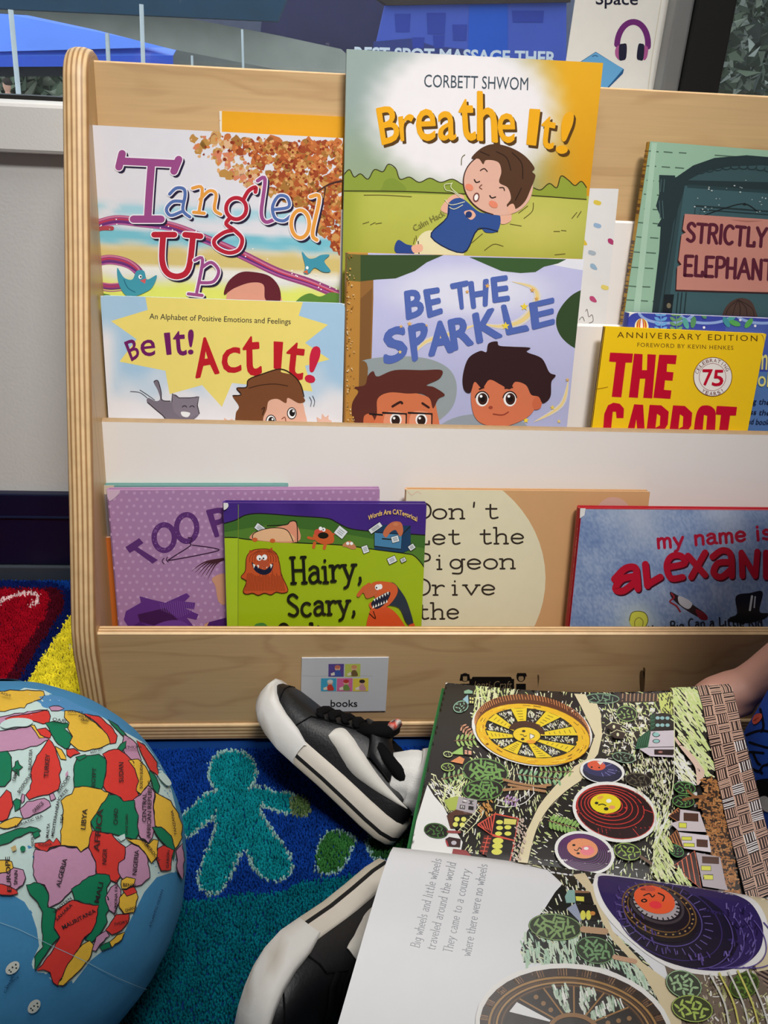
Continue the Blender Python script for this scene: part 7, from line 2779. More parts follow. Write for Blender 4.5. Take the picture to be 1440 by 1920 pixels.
# pale coast water
a.poly(S((-120, 600), (0, 590), (100, 545), (180, 555), (250, 590), (270, 625), (320, 640), (420, 665), (500, 720), (590, 770), (650, 850), (700, 960), (735, 1100), (748, 1200), (748, 1300), (700, 1300), (640, 1320), (590, 1380), (545, 1470), (500, 1560), (420, 1620), (370, 1660), (300, 1752), (240, 1765), (205, 1735), (180, 1710), (140, 1708), (128, 1670), (160, 1600), (150, 1530), (130, 1470), (100, 1420), (40, 1385), (-120, 1375)), SEA)
a.poly(S((140, 590), (200, 575), (260, 585), (330, 620), (420, 660), (350, 655), (250, 640), (180, 625), (165, 608)), (84, 148, 200), True)
LAND = [
    (YL, [(-80, 570), (0, 560), (60, 555), (130, 556), (178, 560), (182, 575), (168, 592), (140, 600), (110, 612), (100, 628), (60, 632), (0, 642), (-80, 650)]),
    (PK, [(-80, 680), (0, 665), (60, 650), (130, 642), (195, 634), (140, 656), (60, 662), (20, 690), (-80, 700)]),
    (RD_, [(20, 672), (90, 655), (150, 646), (198, 640), (206, 662), (200, 690), (175, 694), (130, 680), (70, 690), (40, 684)]),
    (PK, [(200, 625), (240, 620), (262, 630), (240, 640), (210, 640)]),
    (PK, [(-80, 735), (0, 722), (60, 716), (126, 702), (142, 718), (160, 744), (190, 750), (202, 756), (150, 784), (110, 792), (40, 804), (-80, 830)]),
    (YL, [(124, 700), (140, 698), (166, 735), (182, 750), (160, 752), (146, 728)]),
    (RD_, [(150, 716), (186, 710), (210, 732), (204, 752), (184, 748), (164, 738)]),
    (GN, [(184, 690), (215, 684), (276, 690), (280, 706), (262, 712), (288, 738), (296, 750), (280, 792), (266, 796), (236, 776), (216, 746), (200, 712)]),
    (YL, [(264, 640), (300, 640), (340, 655), (390, 690), (440, 742), (452, 772), (430, 782), (395, 796), (345, 806), (318, 800), (300, 785), (284, 770), (296, 745), (276, 712), (282, 690), (262, 668)]),
    (RD_, [(340, 652), (400, 662), (450, 702), (478, 742), (472, 772), (450, 776), (436, 736), (396, 692), (362, 668)]),
    (GN, [(440, 675), (480, 700), (515, 740), (528, 765), (506, 748), (470, 712)]),
    (YL, [(500, 742), (520, 745), (530, 755), (510, 755)]),
    (PK, [(505, 738), (530, 752), (556, 776), (562, 804), (576, 842), (560, 850), (520, 834), (498, 792)]),
    (RD_, [(556, 762), (590, 782), (640, 852), (646, 908), (612, 884), (590, 842), (570, 802)]),
    (GN, [(474, 802), (492, 776), (514, 764), (510, 792), (490, 812)]),
    (RD_, [(130, 872), (145, 840), (172, 796), (198, 756), (212, 770), (226, 796), (236, 832), (250, 880), (240, 902), (246, 932), (238, 962), (196, 984), (150, 992), (118, 1004), (104, 984), (122, 962), (130, 930), (124, 900)]),
    (YL, [(224, 786), (250, 800), (266, 826), (270, 842), (246, 838), (236, 816)]),
    (RD_, [(270, 800), (300, 795), (326, 815), (300, 822), (286, 832), (272, 822)]),
    (GN, [(-40, 815), (0, 810), (30, 806), (46, 832), (48, 880), (44, 922), (20, 950), (-40, 960)]),
    (GN, [(62, 850), (72, 844), (78, 862), (92, 872), (76, 884), (78, 908), (62, 892), (46, 880), (60, 868)]),
    (PK, [(80, 1042), (110, 1012), (150, 1004), (180, 998), (200, 1010), (206, 1030), (182, 1046), (150, 1060), (120, 1076), (96, 1082)]),
    (RD_, [(-40, 1010), (0, 996), (26, 964), (44, 976), (52, 1030), (30, 1082), (8, 1092), (-40, 1080)]),
    (GN, [(52, 1012), (66, 1000), (82, 1006), (80, 1040), (60, 1052)]),
    (PK, [(84, 1000), (90, 980), (100, 985), (98, 1010), (88, 1020)]),
    (YL, [(18, 1092), (60, 1076), (92, 1080), (70, 1110), (30, 1122), (-20, 1116)]),
    (GN, [(-40, 1160), (0, 1148), (60, 1126), (120, 1114), (150, 1120), (166, 1130), (150, 1140), (120, 1136), (62, 1160), (30, 1182), (-40, 1196)]),
    (GN, [(130, 1142), (155, 1130), (162, 1150), (140, 1162)]),
    (PK, [(200, 985), (216, 978), (226, 1000), (206, 1010)]),
    (GN, [(300, 866), (310, 842), (330, 832), (366, 826), (400, 820), (430, 842), (432, 880), (418, 950), (410, 963), (350, 952), (300, 953)]),
    (GN, [(306, 832), (346, 822), (350, 832), (320, 848)]),
    (RD_, [(415, 820), (440, 806), (480, 800), (510, 820), (542, 852), (546, 880), (562, 930), (552, 962), (562, 986), (546, 1006), (500, 1012), (470, 986), (430, 970), (418, 950), (430, 890), (432, 850)]),
    (YL, [(520, 846), (560, 840), (590, 870), (612, 920), (600, 946), (572, 982), (552, 970), (562, 930), (546, 880)]),
    (GN, [(604, 886), (632, 912), (648, 952), (640, 986), (620, 960)]),
    (PK, [(540, 1004), (570, 985), (600, 946), (626, 976), (620, 1040), (632, 1110), (616, 1160), (600, 1180), (570, 1162), (556, 1112), (560, 1070), (546, 1034)]),
    (GN, [(366, 1095), (400, 1040), (436, 985), (470, 986), (500, 1012), (545, 1008), (546, 1040), (560, 1070), (556, 1114), (562, 1142), (548, 1168), (520, 1160), (480, 1150), (450, 1142), (386, 1132)]),
    (YL, [(300, 956), (350, 952), (410, 963), (440, 976), (436, 990), (400, 1042), (366, 1095), (372, 1150), (356, 1196), (326, 1217), (310, 1196), (246, 1190), (246, 1150), (252, 1080), (256, 1050), (246, 1010), (266, 992), (290, 982)]),
    (RD_, [(140, 1182), (180, 1180), (200, 1166), (215, 1180), (228, 1160), (240, 1175), (246, 1190), (200, 1200), (190, 1216), (166, 1212), (140, 1196)]),
    (PK, [(135, 1222), (142, 1206), (190, 1216), (204, 1206), (240, 1194), (310, 1200), (326, 1219), (356, 1200), (386, 1260), (386, 1310), (340, 1332), (292, 1370), (240, 1422), (196, 1442), (190, 1420), (196, 1384), (180, 1350), (150, 1342), (134, 1310)]),
    (RD_, [(362, 1160), (372, 1132), (450, 1142), (470, 1168), (506, 1196), (502, 1250), (480, 1260), (476, 1290), (490, 1310), (470, 1342), (446, 1332), (440, 1310), (390, 1305), (386, 1256), (358, 1200)]),
    (PK, [(480, 1260), (502, 1246), (506, 1200), (530, 1184), (560, 1196), (592, 1230), (602, 1280), (606, 1320), (572, 1350), (540, 1356), (500, 1332), (478, 1300)]),
    (YL, [(510, 1166), (560, 1166), (600, 1186), (620, 1166), (640, 1170), (632, 1240), (612, 1262), (592, 1230), (560, 1192)]),
    (YL, [(626, 976), (652, 990), (690, 1010), (722, 1062), (738, 1110), (736, 1160), (720, 1190), (702, 1212), (682, 1170), (640, 1120), (626, 1110), (620, 1040)]),
    (GN, [(614, 1116), (650, 1116), (692, 1152), (706, 1200), (702, 1250), (680, 1202), (640, 1160)]),
    (RD_, [(636, 1204), (660, 1190), (702, 1210), (692, 1250), (690, 1290), (650, 1292), (634, 1250)]),
    (PK, [(710, 1212), (738, 1182), (746, 1250), (738, 1330), (716, 1290)]),
    (GN, [(288, 1366), (346, 1326), (390, 1305), (440, 1312), (446, 1336), (430, 1360), (430, 1390), (446, 1430), (426, 1470), (432, 1500), (400, 1552), (370, 1582), (344, 1570), (366, 1540), (382, 1500), (396, 1432), (346, 1426), (300, 1410)]),
    (PK, [(424, 1400), (446, 1360), (470, 1344), (486, 1370), (480, 1420), (462, 1466), (440, 1452)]),
    (YL, [(488, 1332), (510, 1318), (546, 1326), (540, 1350), (510, 1366), (490, 1366)]),
    (YL, [(480, 1402), (500, 1380), (546, 1370), (556, 1400), (540, 1460), (500, 1466), (480, 1440)]),
    (RD_, [(494, 1372), (540, 1358), (552, 1380), (510, 1396)]),
    (RD_, [(424, 1532), (446, 1500), (466, 1470), (520, 1466), (516, 1500), (490, 1532), (450, 1552)]),
    (YL, [(440, 1580), (470, 1552), (502, 1540), (490, 1570), (450, 1602)]),
    (GN, [(400, 1600), (440, 1578), (446, 1602), (410, 1616)]),
    (PK, [(370, 1612), (386, 1560), (426, 1534), (440, 1556), (402, 1590), (386, 1616)]),
    (GN, [(104, 1350), (136, 1340), (160, 1344), (186, 1370), (196, 1390), (190, 1440), (222, 1446), (226, 1480), (218, 1530), (238, 1560), (200, 1602), (140, 1694), (138, 1640), (172, 1600), (166, 1520), (170, 1460), (150, 1420), (130, 1400), (110, 1370)]),
    (RD_, [(226, 1450), (290, 1410), (346, 1426), (396, 1432), (386, 1500), (366, 1540), (340, 1560), (300, 1630), (262, 1700), (232, 1756), (212, 1742), (200, 1702), (172, 1692), (146, 1694), (200, 1630), (240, 1560), (216, 1522), (222, 1480)]),
    (YL, [(232, 1752), (270, 1670), (330, 1590), (360, 1574), (376, 1590), (366, 1632), (330, 1682), (290, 1722), (252, 1756)]),
    (PK, [(-30, 1320), (10, 1300), (50, 1280), (92, 1290), (102, 1322), (90, 1350), (60, 1372), (20, 1380), (-30, 1370)]),
    (RD_, [(-30, 1340), (10, 1348), (36, 1356), (64, 1372), (70, 1386), (40, 1392), (-30, 1386)]),
    (YL, [(-30, 1255), (20, 1250), (46, 1256), (52, 1282), (26, 1300), (-30, 1306)]),
]


def rough(poly):
    out = []
    n = len(poly)
    for i in range(n):
        p, q = np.array(poly[i], float), np.array(poly[(i + 1) % n], float)
        L = np.linalg.norm(q - p)
        k = max(1, int(L / 16))
        for j in range(k):
            r = p + (q - p) * j / k
            if j:
                r = r + rng.normal(0, 1.6, 2)
            out.append((r[0], r[1]))
    return out


for c, p in LAND:
    pts = S(*rough(p))
    a.poly(pts, c)
    a.stroke(pts, 1.7, LN, sm=False, closed=True)
a.poly(S((470, 1158), (486, 1150), (500, 1145), (504, 1164), (486, 1174)), SEA)
a.poly(S((262, 905), (272, 890), (274, 910), (264, 918)), PK)
a.poly(S((635, 905), (660, 900), (690, 940), (672, 950), (645, 925)), SEA, True)
a.poly(S((0, 705), (40, 682), (100, 680), (132, 692), (108, 712), (60, 714), (20, 722)), SEA, True)
a.poly(S((42, 1200), (60, 1190), (66, 1208), (50, 1216)), (200, 176, 120))
a.ell(*S((90, 1204))[0], 5, 5.4, GN)
for cx, cy, rot in ((50, 1682, -40), (136, 1836, -50)):
    c = S((cx, cy))[0]
    a.ell(c[0], c[1], 15, 9.5, (218, 224, 214), rot)
    a.hold = False
    for dx, dy in ((-6, 4), (0, -1), (6, -6), (-3, 7), (7, 0)):
        a.ell(c[0] + dx, c[1] + dy, 1.7, 1.7, (50, 60, 60))
a.stroke(S((-60, 1480), (0, 1500), (80, 1530), (200, 1590), (330, 1650), (460, 1716), (560, 1760), (640, 1790)), 1.1, (150, 190, 206))
TK = (46, 38, 42)
for s_, p0, p1, h, cc in (
        ('TURKEY', (192, 920), (200, 826), 19, TK), ('BLACK SEA', (124, 890), (128, 806), 14, TK), ('BOSPORUS', (78, 984), (128, 908), 14, TK), ('CRIMEA', (60, 936), (72, 886), 14, TK), ('GREECE', (136, 1062), (176, 1024), 14, TK), ('SUDAN', (494, 938), (494, 858), 19, TK),
        ('EGYPT', (380, 956), (384, 880), 16, TK), ('LIBYA', (340, 1128), (348, 1046), 20, TK), ('CHAD', (470, 1108), (472, 1044), 18, TK), ('NIGER', (424, 1268), (428, 1204), 18, TK), ('ALGERIA', (240, 1360), (268, 1246), 19, TK), ('NIGERIA', (546, 1310), (556, 1210), 18, TK),
        ('MALI', (394, 1422), (412, 1342), 20, TK), ('MAURITANIA', (252, 1528), (384, 1458), 17, TK), ('CENTRAL', (584, 1098), (586, 982), 17, TK), ('AFRICAN REPUBLIC', (602, 1164), (608, 932), 17, TK), ('SOUTH SUDAN', (570, 964), (572, 856), 12, TK), ('BENIN', (490, 1356), (542, 1358), 14, TK),
        ('BURKINA FASO', (466, 1466), (470, 1330), 12, TK), ('CAMEROON', (562, 1168), (632, 1256), 12, TK), ('MEDITERRANEAN', (214, 1156), (238, 1010), 12, TK), ('SEA', (250, 1104), (254, 1064), 12, TK), ('MALTA', (192, 1162), (200, 1104), 12, TK), ('CRETE', (238, 1012), (272, 972), 13, TK), ('RHODES', (236, 984), (280, 918), 13, TK),
        ('ADRIATIC SEA', (56, 1124), (172, 1078), 12, TK), ('RED SEA', (362, 826), (412, 806), 10, TK), ('SAUDI', (352, 698), (324, 694), -11, TK), ('ARABIA', (364, 688), (312, 680), -11, TK), ('BAHRAIN', (330, 664), (270, 662), -9, TK), ('IRAQ', (262, 702), (208, 694), -13, TK), ('AFRICA', (394, 1216), (410, 1046), 24, (70, 40, 40)),
        ('EUROPE', (44, 1376), (36, 1236), 18, TK), ('SPAIN', (66, 1350), (68, 1292), 14, TK), ('GHANA', (500, 1458), (546, 1444), 13, TK), ('WESTERN', (216, 1466), (286, 1404), 13, TK), ('SAHARA', (226, 1494), (290, 1430), 13, TK), ('LAKE CHAD', (508, 1150), (510, 1066), 10, TK), ('TUNISIA', (150, 1196), (206, 1192), 10, TK), ('SICILY', (134, 1196), (130, 1144), 11, TK),
        ('ETHIOPIA', (500, 806), (566, 804), 11, TK), ('GABON', (672, 1282), (676, 1212), 11, TK), ('IVORY', (456, 1512), (510, 1500), 12, TK), ('TANZANIA', (706, 1150), (690, 1050), 10, TK), ('INDIA', (40, 600), (0, 588), -10, TK), ('ATLANTIC OCEAN', (600, 1520), (650, 1370), 9, (40, 70, 110)), ('CANARY', (20, 1780), (60, 1700), 9, (30, 70, 110)), ('CAPE VERDE', (20, 1760), (76, 1716), 8, (30, 70, 110))):
    q0, q1 = S(p0)[0], S(p1)[0]
    a.text(s_, q0, q1, h / 2.1813, cc, 0.014)


class Around:
    maxlen = 4.0

    def hit(self, lo, la, off):
        t, p = math.radians(lo), math.radians(la)
        return GC + np.array([math.cos(p) * math.cos(t), math.cos(p) * math.sin(t), math.sin(p)]) * (GR * 1.003 + off)


# the other continents, on the sides turned away
a2 = Art(gb, Around(), eps=1.6e-5)
for lo, la, r, n_ in ((170, 20, 34, 9), (130, -10, 26, 7), (215, 30, 30, 8), (200, -35, 22, 6), (110, 40, 24, 6)):
    bl_ = [(lo + r * (.75 + .3 * random.random()) * math.cos(k * .524), la + r * .8 * (.75 + .3 * random.random()) * math.sin(k * .524)) for k in range(12)]
    a2.poly(bl_, SEA, True)
    for k in range(n_):
        x, y, q = lo + random.uniform(-.5, .5) * r, la + random.uniform(-.42, .42) * r, r * random.uniform(.16, .3)
        pl_ = [(x + q * (.7 + .5 * random.random()) * math.cos(j * .7), y + q * (.7 + .5 * random.random()) * math.sin(j * .7)) for j in range(9)]
        a2.poly(pl_, random.choice([RD_, GN, YL, PK]))
        a2.stroke(pl_, .7, LN, sm=False, closed=True)
go = gb.build('globe', m_globe)
# shift the origin to the point where it rests
go.data.transform(Matrix.Translation((-GC[0], -GC[1], 0)))
go.location = (GC[0], GC[1], 0)
tag(go, 'soft cloth world globe ball showing Africa and Europe, resting on the rug', 'globe')

# ================================================================== the seated child
m_skin = mat('child_skin', (214, 160, 140), 0.5, 0.05, 60, 0.06, 500, spec=0.35)
m_shirt = mat('shirt_cloth', None, 0.85, 0.05, 300, 0.25, 900, spec=0.1, attr=True)
m_sock = mat('ribbed_sock', (232, 230, 226), 0.9, 0.04, 300, 0.3, 900, spec=0.1)
m_leather = mat('black_leather', (20, 20, 23), 0.45, 0.15, 80, 0.15, 500, spec=0.4)
m_lace = mat('black_lace', (14, 14, 16), 0.85, 0.1, 500, 0.3, 1200, spec=0.1)
m_rubber = mat('worn_white_rubber', None, 0.6, 0.07, 70, 0.08, 300, spec=0.3, attr=True)
m_hair = mat('brown_hair', (70, 46, 32), 0.6, 0.25, 300, 0.4, 500)
m_denim = mat('dark_shorts', (30, 34, 48), 0.85, 0.06, 200, 0.2, 900)

HEEL1 = onZ(738, 1580, 0.001)
HEEL2 = onZ(716, 1648, 0.024)


def toe_on_ray(px, py, heel, L, nearer):
    d = ray(px, py)
    v = heel - CAM_P
    b_ = np.dot(d, v)
    disc = L * L - (np.dot(v, v) - b_ * b_)
    s = math.sqrt(max(0, disc))
    return CAM_P + d * (b_ - s if nearer else b_ + s)


SL = 0.172
T1 = toe_on_ray(476, 1334, HEEL1, SL, False)
T2 = toe_on_ray(420, 1896, HEEL2, SL, True)


def frame(heel, toe, tilt):
    f = toe - heel
    f = f / np.linalg.norm(f)
    c = CAM_P - (heel + toe) / 2
    c = c - f * np.dot(c, f)
    c /= np.linalg.norm(c)          # side turned to the camera
    u = np.cross(f, c)
    if u[0] < 0:
        u = -u
    t = math.radians(tilt)
    u2 = u * math.cos(t) + c * math.sin(t)
    s2 = c * math.cos(t) - u * math.sin(t)
    return f, u2, s2


child = thing('person', (0.44, -0.17, 0.0), 'small child in a blue patterned shirt and black sneakers sitting with an open book', 'person')

# outline of the sole: x along the foot, half widths on the two sides
SOLE = [(0.0, .010), (.004, .020), (.014, .0275), (.03, .0295), (.055, .0285), (.08, .0285), (.105, .0315), (.125, .0335), (.142, .0325), (.155, .0285), (.164, .021), (.170, .011), (.1725, .0)]


def sole_ring(grow, z, x0=0.0):
    up = [(x, w) for x, w in SOLE]
    L = [(x + (grow if x > .1 else -grow if x < .02 else 0), (w + grow)) for x, w in up[:-1]] + [(up[-1][0] + grow, 0.0)]
    ring = [(x, w) for x, w in L] + [(x, -w) for x, w in reversed(L[:-1])]
    return [(x, y, z(x) if callable(z) else z) for x, y in ring]


def toe_spring(x):
    return .010 * max(0, (x - .115) / .057) ** 2


def shoe(heel, toe, tilt, side, label, sock_pts, sock_r):
    f, u, s = frame(heel, toe, tilt)

    def T(p):
        return heel + f * p[0] + s * p[1] * side + u * p[2]
    sh = bpy.data.objects.new('shoe', None)
    COL.objects.link(sh)
    sh.parent = child
    ROOTLOC[sh.name] = ROOTLOC[child.name]
    sh['label'] = label

    def ringT(r):
        return [T(p) for p in r]
    # sole with a black line round it
    b = MB()
    zs = [(-.0004, 0.0), (.0006, .002), (.001, .0055)]
    wh, wk = (206, 196, 180), (22, 22, 24)

    def lp(zlist, col):
        b.loft([ringT(sole_ring(g, lambda x, z=z: z + toe_spring(x))) for g, z in zlist], col, cap=False)
    lp([(-.0004, 0.0), (.0010, .0015), (.0012, .0062)], (196, 186, 170))
    lp([(.0014, .0062), (.0016, .0076), (.0014, .0094)], wk)
    lp([(.0012, .0094), (.0014, .013), (.0010, .0205), (-.0006, .0218), (-.006, .0222)], (214, 206, 194))
    r0 = sole_ring(-.0004, lambda x: toe_spring(x))
    n = len(r0)
    c0 = [(x, 0, toe_spring(x)) for x, w in SOLE]
    b.add([T(p) for p in r0], [tuple(range(n))], (150, 142, 130))
    b.build('sole', m_rubber, sh)
    # rubber toe bumper wrapping the front
    b = MB()
    rows = []
    arcp = [p for p in sole_ring(.0026, 0.0) if p[0] > .104]
    k0 = [i for i, p in enumerate(sole_ring(.0026, 0.0)) if p[0] > .104]
    for z, g in ((0.0005, .0010), (.004, .0034), (.012, .0044), (.021, .0040), (.0255, .0026), (.0265, .0), (.026, -.004)):
        rg = sole_ring(g, 0.0)
        fade = [max(0.0, min(1.0, (rg[i][0] - .104) / .02)) for i in k0]
        rows.append([T((rg[i][0], rg[i][1] * (0.985 + .015 * fd), (z if z < .02 else .0195 + (z - .0195) * fd) + toe_spring(rg[i][0]))) for i, fd in zip(k0, fade)])

    def bump_col(p):
        q = wob(p[0] * 4000, p[1] * 4000, 1.5)
        return mix((222, 220, 216), (186, 178, 166), max(0, q - .55) * 2.4)
    b.loft(rows, bump_col, cap=False, closed=False)
    b.build('toe_bumper', m_rubber, sh)
    # leather upper
    b = MB()
    XS = [(.003, .016, .044), (.008, .0225, .050), (.018, .0265, .053), (.035, .0275, .056), (.052, .027, .060), (.066, .027, .063), (.08, .028, .0615), (.095, .0298, .056), (.11, .0312, .049), (.125, .0318, .0425), (.14, .030, .040), (.152, .026, .037), (.161, .0195, .033), (.1675, .0115, .0285), (.170, .004, .0245)]
    rings = []
    m = 22
    for x, w, h in XS:
        z0 = .0165 + toe_spring(x)
        ring = []
        for i in range(m):
            t = math.pi * i / (m - 1)
            e = 0.62 if x > .1 else .5
            cx = math.cos(t)
            sx = math.sin(t)
            yy = w * math.copysign(abs(cx) ** e, cx)
            zz = z0 + (h - .0165) * sx ** (.75 if x > .1 else .62)
            if x < .1:
                yy *= 1 - .34 * (sx ** 1.4) * (.06 < x or 1)
            ring.append(T((x, yy, zz)))
        rings.append(ring)
    b.loft(rings, (24, 24, 27), closed=False, cap=True)
    usurf_verts, usurf_faces = list(b.v), list(b.f)
    up_b = b
    ub = BVHTree.FromPolygons([V(p) for p in usurf_verts], usurf_faces)

    def on_upper(x, a, lift=.0006):
        """point on the upper: x along, a = -1 (away side floor) .. 0 (top) .. 1 (side shown)"""
        for i in range(len(XS) - 1):
            if XS[i][0] <= x <= XS[i + 1][0]:
                q = (x - XS[i][0]) / (XS[i + 1][0] - XS[i][0])
                j = (1 - a) / 2 * (m - 1)
                j0 = int(min(m - 2, max(0, math.floor(j))))
                fr = j - j0
                P = (rings[i][j0] * (1 - fr) + rings[i][j0 + 1] * fr) * (1 - q) + (rings[i + 1][j0] * (1 - fr) + rings[i + 1][j0 + 1] * fr) * q
                cen = T((x, 0, .03))
                d = P - cen
                return P + d / np.linalg.norm(d) * lift
        return T((x, 0, .05))
    # stitched seams and perforated toe band as slightly raised lines
    up_b.build('upper', m_leather, sh)
    for sd in (1, -1):
        pass
    b = MB()
    for sd in (1, -1):
        b.tube([on_upper(.128, sd * .96, .0004), on_upper(.126, sd * .8, .0004), on_upper(.1235, sd * .6, .0005), on_upper(.122, sd * .42, .0005)], .0007, (52, 52, 56), 5)
        b.tube([on_upper(.122, sd * .42, .0006), on_upper(.105, sd * .36, .0006), on_upper(.085, sd * .34, .0006), on_upper(.07, sd * .36, .0006)], .0007, (46, 46, 50), 5)
    b.tube([on_upper(.150, .88, .0004), on_upper(.156, .6, .0004), on_upper(.159, .3, .0004), on_upper(.160, 0, .0004), on_upper(.159, -.3, .0004), on_upper(.156, -.6, .0004), on_upper(.150, -.88, .0004)], .0008, (46, 46, 50), 5)
    b.build('seam', m_lace, sh)
    # laces
    for i, x in enumerate((.118, .108, .098, .088)):
        b = MB()
        pts = [on_upper(x + (.002 if k % 2 else 0) + dxx, aa, .0024) for k, (aa, dxx) in enumerate(((.34, -.003), (.18, 0), (0, .002), (-.18, 0), (-.34, -.003)))]
        b.tube(pts, .0042, (17, 17, 19), 8, flat=.42, up=tuple(u))
        b.build('lace', m_lace, sh)
    # hook and loop strap
    b = MB()
    rows = []
    for k in range(17):
        aa = .66 - k * (1.4 / 16)
        row = []
        for dx, l in ((-.0125, .0022), (-.012, .0040), (0, .0046), (.012, .0040), (.0125, .0022)):
            row.append(on_upper(.073 + dx - .034 * max(0, aa + .1), aa, l))
        rows.append(row)
    b.loft(rows, (30, 30, 33), cap=False, closed=False)
    so = b.build('strap', m_leather, sh)
    md = so.modifiers.new('thick', 'SOLIDIFY')
    md.thickness = .0022
    # padded tongue and collar
    b = MB()
    b.tube([T((.084, 0, .054)), T((.072, 0, .064)), T((.063, 0, .072)), T((.058, 0, .077))], [.016, .0185, .018, .009], (20, 20, 22), 14, flat=.42, up=tuple(f))
    b.build('tongue', m_lace, sh)
    b = MB()
    col_ = []
    for k in range(21):
        t = math.pi * 2 * k / 20
        col_.append(T((.040 + .030 * math.cos(t), .0205 * math.sin(t), .055 + .007 * math.cos(t) * .6)))
    b.tube(col_, .0058, (18, 18, 20), 10, cap=False)
    b.build('collar', m_lace, sh)
    # pale curved side mark: fat rounded end toward the toe, sweeping thin toward the heel
    for sd in (1, -1):
        b = MB()
        ctl = [(.099, .72, .0), (.0965, .66, .0075), (.090, .65, .0110), (.081, .72, .0100), (.068, .79, .0080), (.050, .81, .0060), (.034, .79, .0042), (.018, .76, .0022), (.008, .73, .0006)]
        ctl = spline([np.array(c) for c in ctl], False, 4)
        rows = []
        for (x, aa, w) in ctl:
            kk = w / .062
            rows.append([on_upper(x + w * .25, sd * (aa - kk), .0010), on_upper(x, sd * aa, .0013), on_upper(x - w * .25, sd * min(.98, aa + kk), .0010)])
        b.loft(rows, (216, 212, 204), cap=False, closed=False)
        o = b.build('side_logo', m_rubber, sh)
        md = o.modifiers.new('thick', 'SOLIDIFY')
        md.thickness = .0010
        md.offset = -1
    # bright printed lining of the tongue
    b = MB()
    pts = [T((.0625, y, .076 + .004 * math.cos(y * 90))) for y in (-.012, -.006, 0, .006, .012)]
    b.tube(pts, .0042, lambda p: random.choice([(232, 226, 220), (232, 226, 220), (216, 80, 60), (40, 40, 46)]), 8)
    b.build('tongue_lining', m_rubber, sh)
    return T, f, u, s


ANK1, ANK2 = None, None
T1f = shoe(HEEL1, T1, 18, 1, 'right sneaker, toe pointing up beside the label card', None, None)
T2f = shoe(HEEL2, T2, 30, 1, 'left sneaker lying on its side nearest the camera', None, None)


# socks: ribbed tubes from the shoe collar along the shin
def sock(name, pts, rs, label):
    b = MB()
    pts = [V(tuple(p)) for p in spline(pts, False, 6)]
    n = 48
    m = len(pts)
    prev = V((0, 0, 1))
    vs = []
    for i, p in enumerate(pts):
        t = (pts[min(i + 1, m - 1)] - pts[max(i - 1, 0)]).normalized()
        s = t.cross(prev).normalized()
        w = s.cross(t).normalized()
        prev = w
        q = i / (m - 1)
        r = rs[0] + (rs[1] - rs[0]) * q
        for k in range(n):
            a = 2 * math.pi * k / n
            rr = r * (1 + .022 * math.cos(12 * a) + .012 * math.sin(i * 1.1))
            vs.append(p + s * math.cos(a) * rr + w * math.sin(a) * rr)
    fs = [(i * n + k, i * n + (k + 1) % n, (i + 1) * n + (k + 1) % n, (i + 1) * n + k) for i in range(m - 1) for k in range(n)]
    b.add(vs, fs, (232, 230, 226), 0, True)
    o = b.build(name, m_sock, child)
    return o


A1 = T1f[0]((.036, 0, .040))
A2 = T2f[0]((.040, 0, .042))
KN1 = np.array([0.285, -0.125, 0.048])
KN2 = np.array([0.29, -0.225, 0.050])
M1 = onZ(800, 1468, .045)
sock('sock', [A1, A1 * .5 + M1 * .5 + np.array([0, 0, .002]), M1, M1 * .6 + KN1 * .4], (.0205, .0345), '')
M2 = A2 * .5 + KN2 * .5
sock('sock', [A2, A2 * .7 + M2 * .3, M2, M2 * .8 + KN2 * .2], (.0265, .030), '')

# body: one surface fused from tapering limbs
HIP1, HIP2 = np.array([.43, -.150, .056]), np.array([.43, -.235, .060])
b = MB()


def limb(pts, rs, flat=1.0, up=None):
    b.tube([tuple(p) for p in pts], list(rs), (214, 160, 140), 14, flat=flat, up=up)


limb([T1f[0]((.10, 0, .028)), T1f[0]((.06, 0, .033)), T1f[0]((.034, 0, .04)), A1, M1, KN1 * .6 + M1 * .4, KN1, KN1 * .6 + HIP1 * .4, HIP1], [.014, .019, .021, .0215, .025, .029, .033, .040, .046])
limb([T2f[0]((.10, 0, .028)), T2f[0]((.06, 0, .033)), T2f[0]((.034, 0, .04)), A2, M2, KN2 * .7 + M2 * .3, KN2, KN2 * .6 + HIP2 * .4, HIP2], [.014, .019, .021, .0215, .025, .029, .033, .041, .050])
for z, rx, ry in ():
    pass
SPN = [(.455, -.175, .055, .075, .085), (.46, -.175, .10, .082, .088), (.462, -.173, .17, .080, .085), (.462, -.171, .24, .076, .088), (.46, -.17, .30, .070, .098), (.458, -.17, .342, .044, .066), (.452, -.17, .368, .028, .032), (.446, -.17, .395, .026, .028)]
b.loft([[(cx + rx * math.cos(2 * math.pi * i / 24), cy + ry * math.sin(2 * math.pi * i / 24), z) for i in range(24)] for cx, cy, z, rx, ry in SPN], (214, 160, 140))
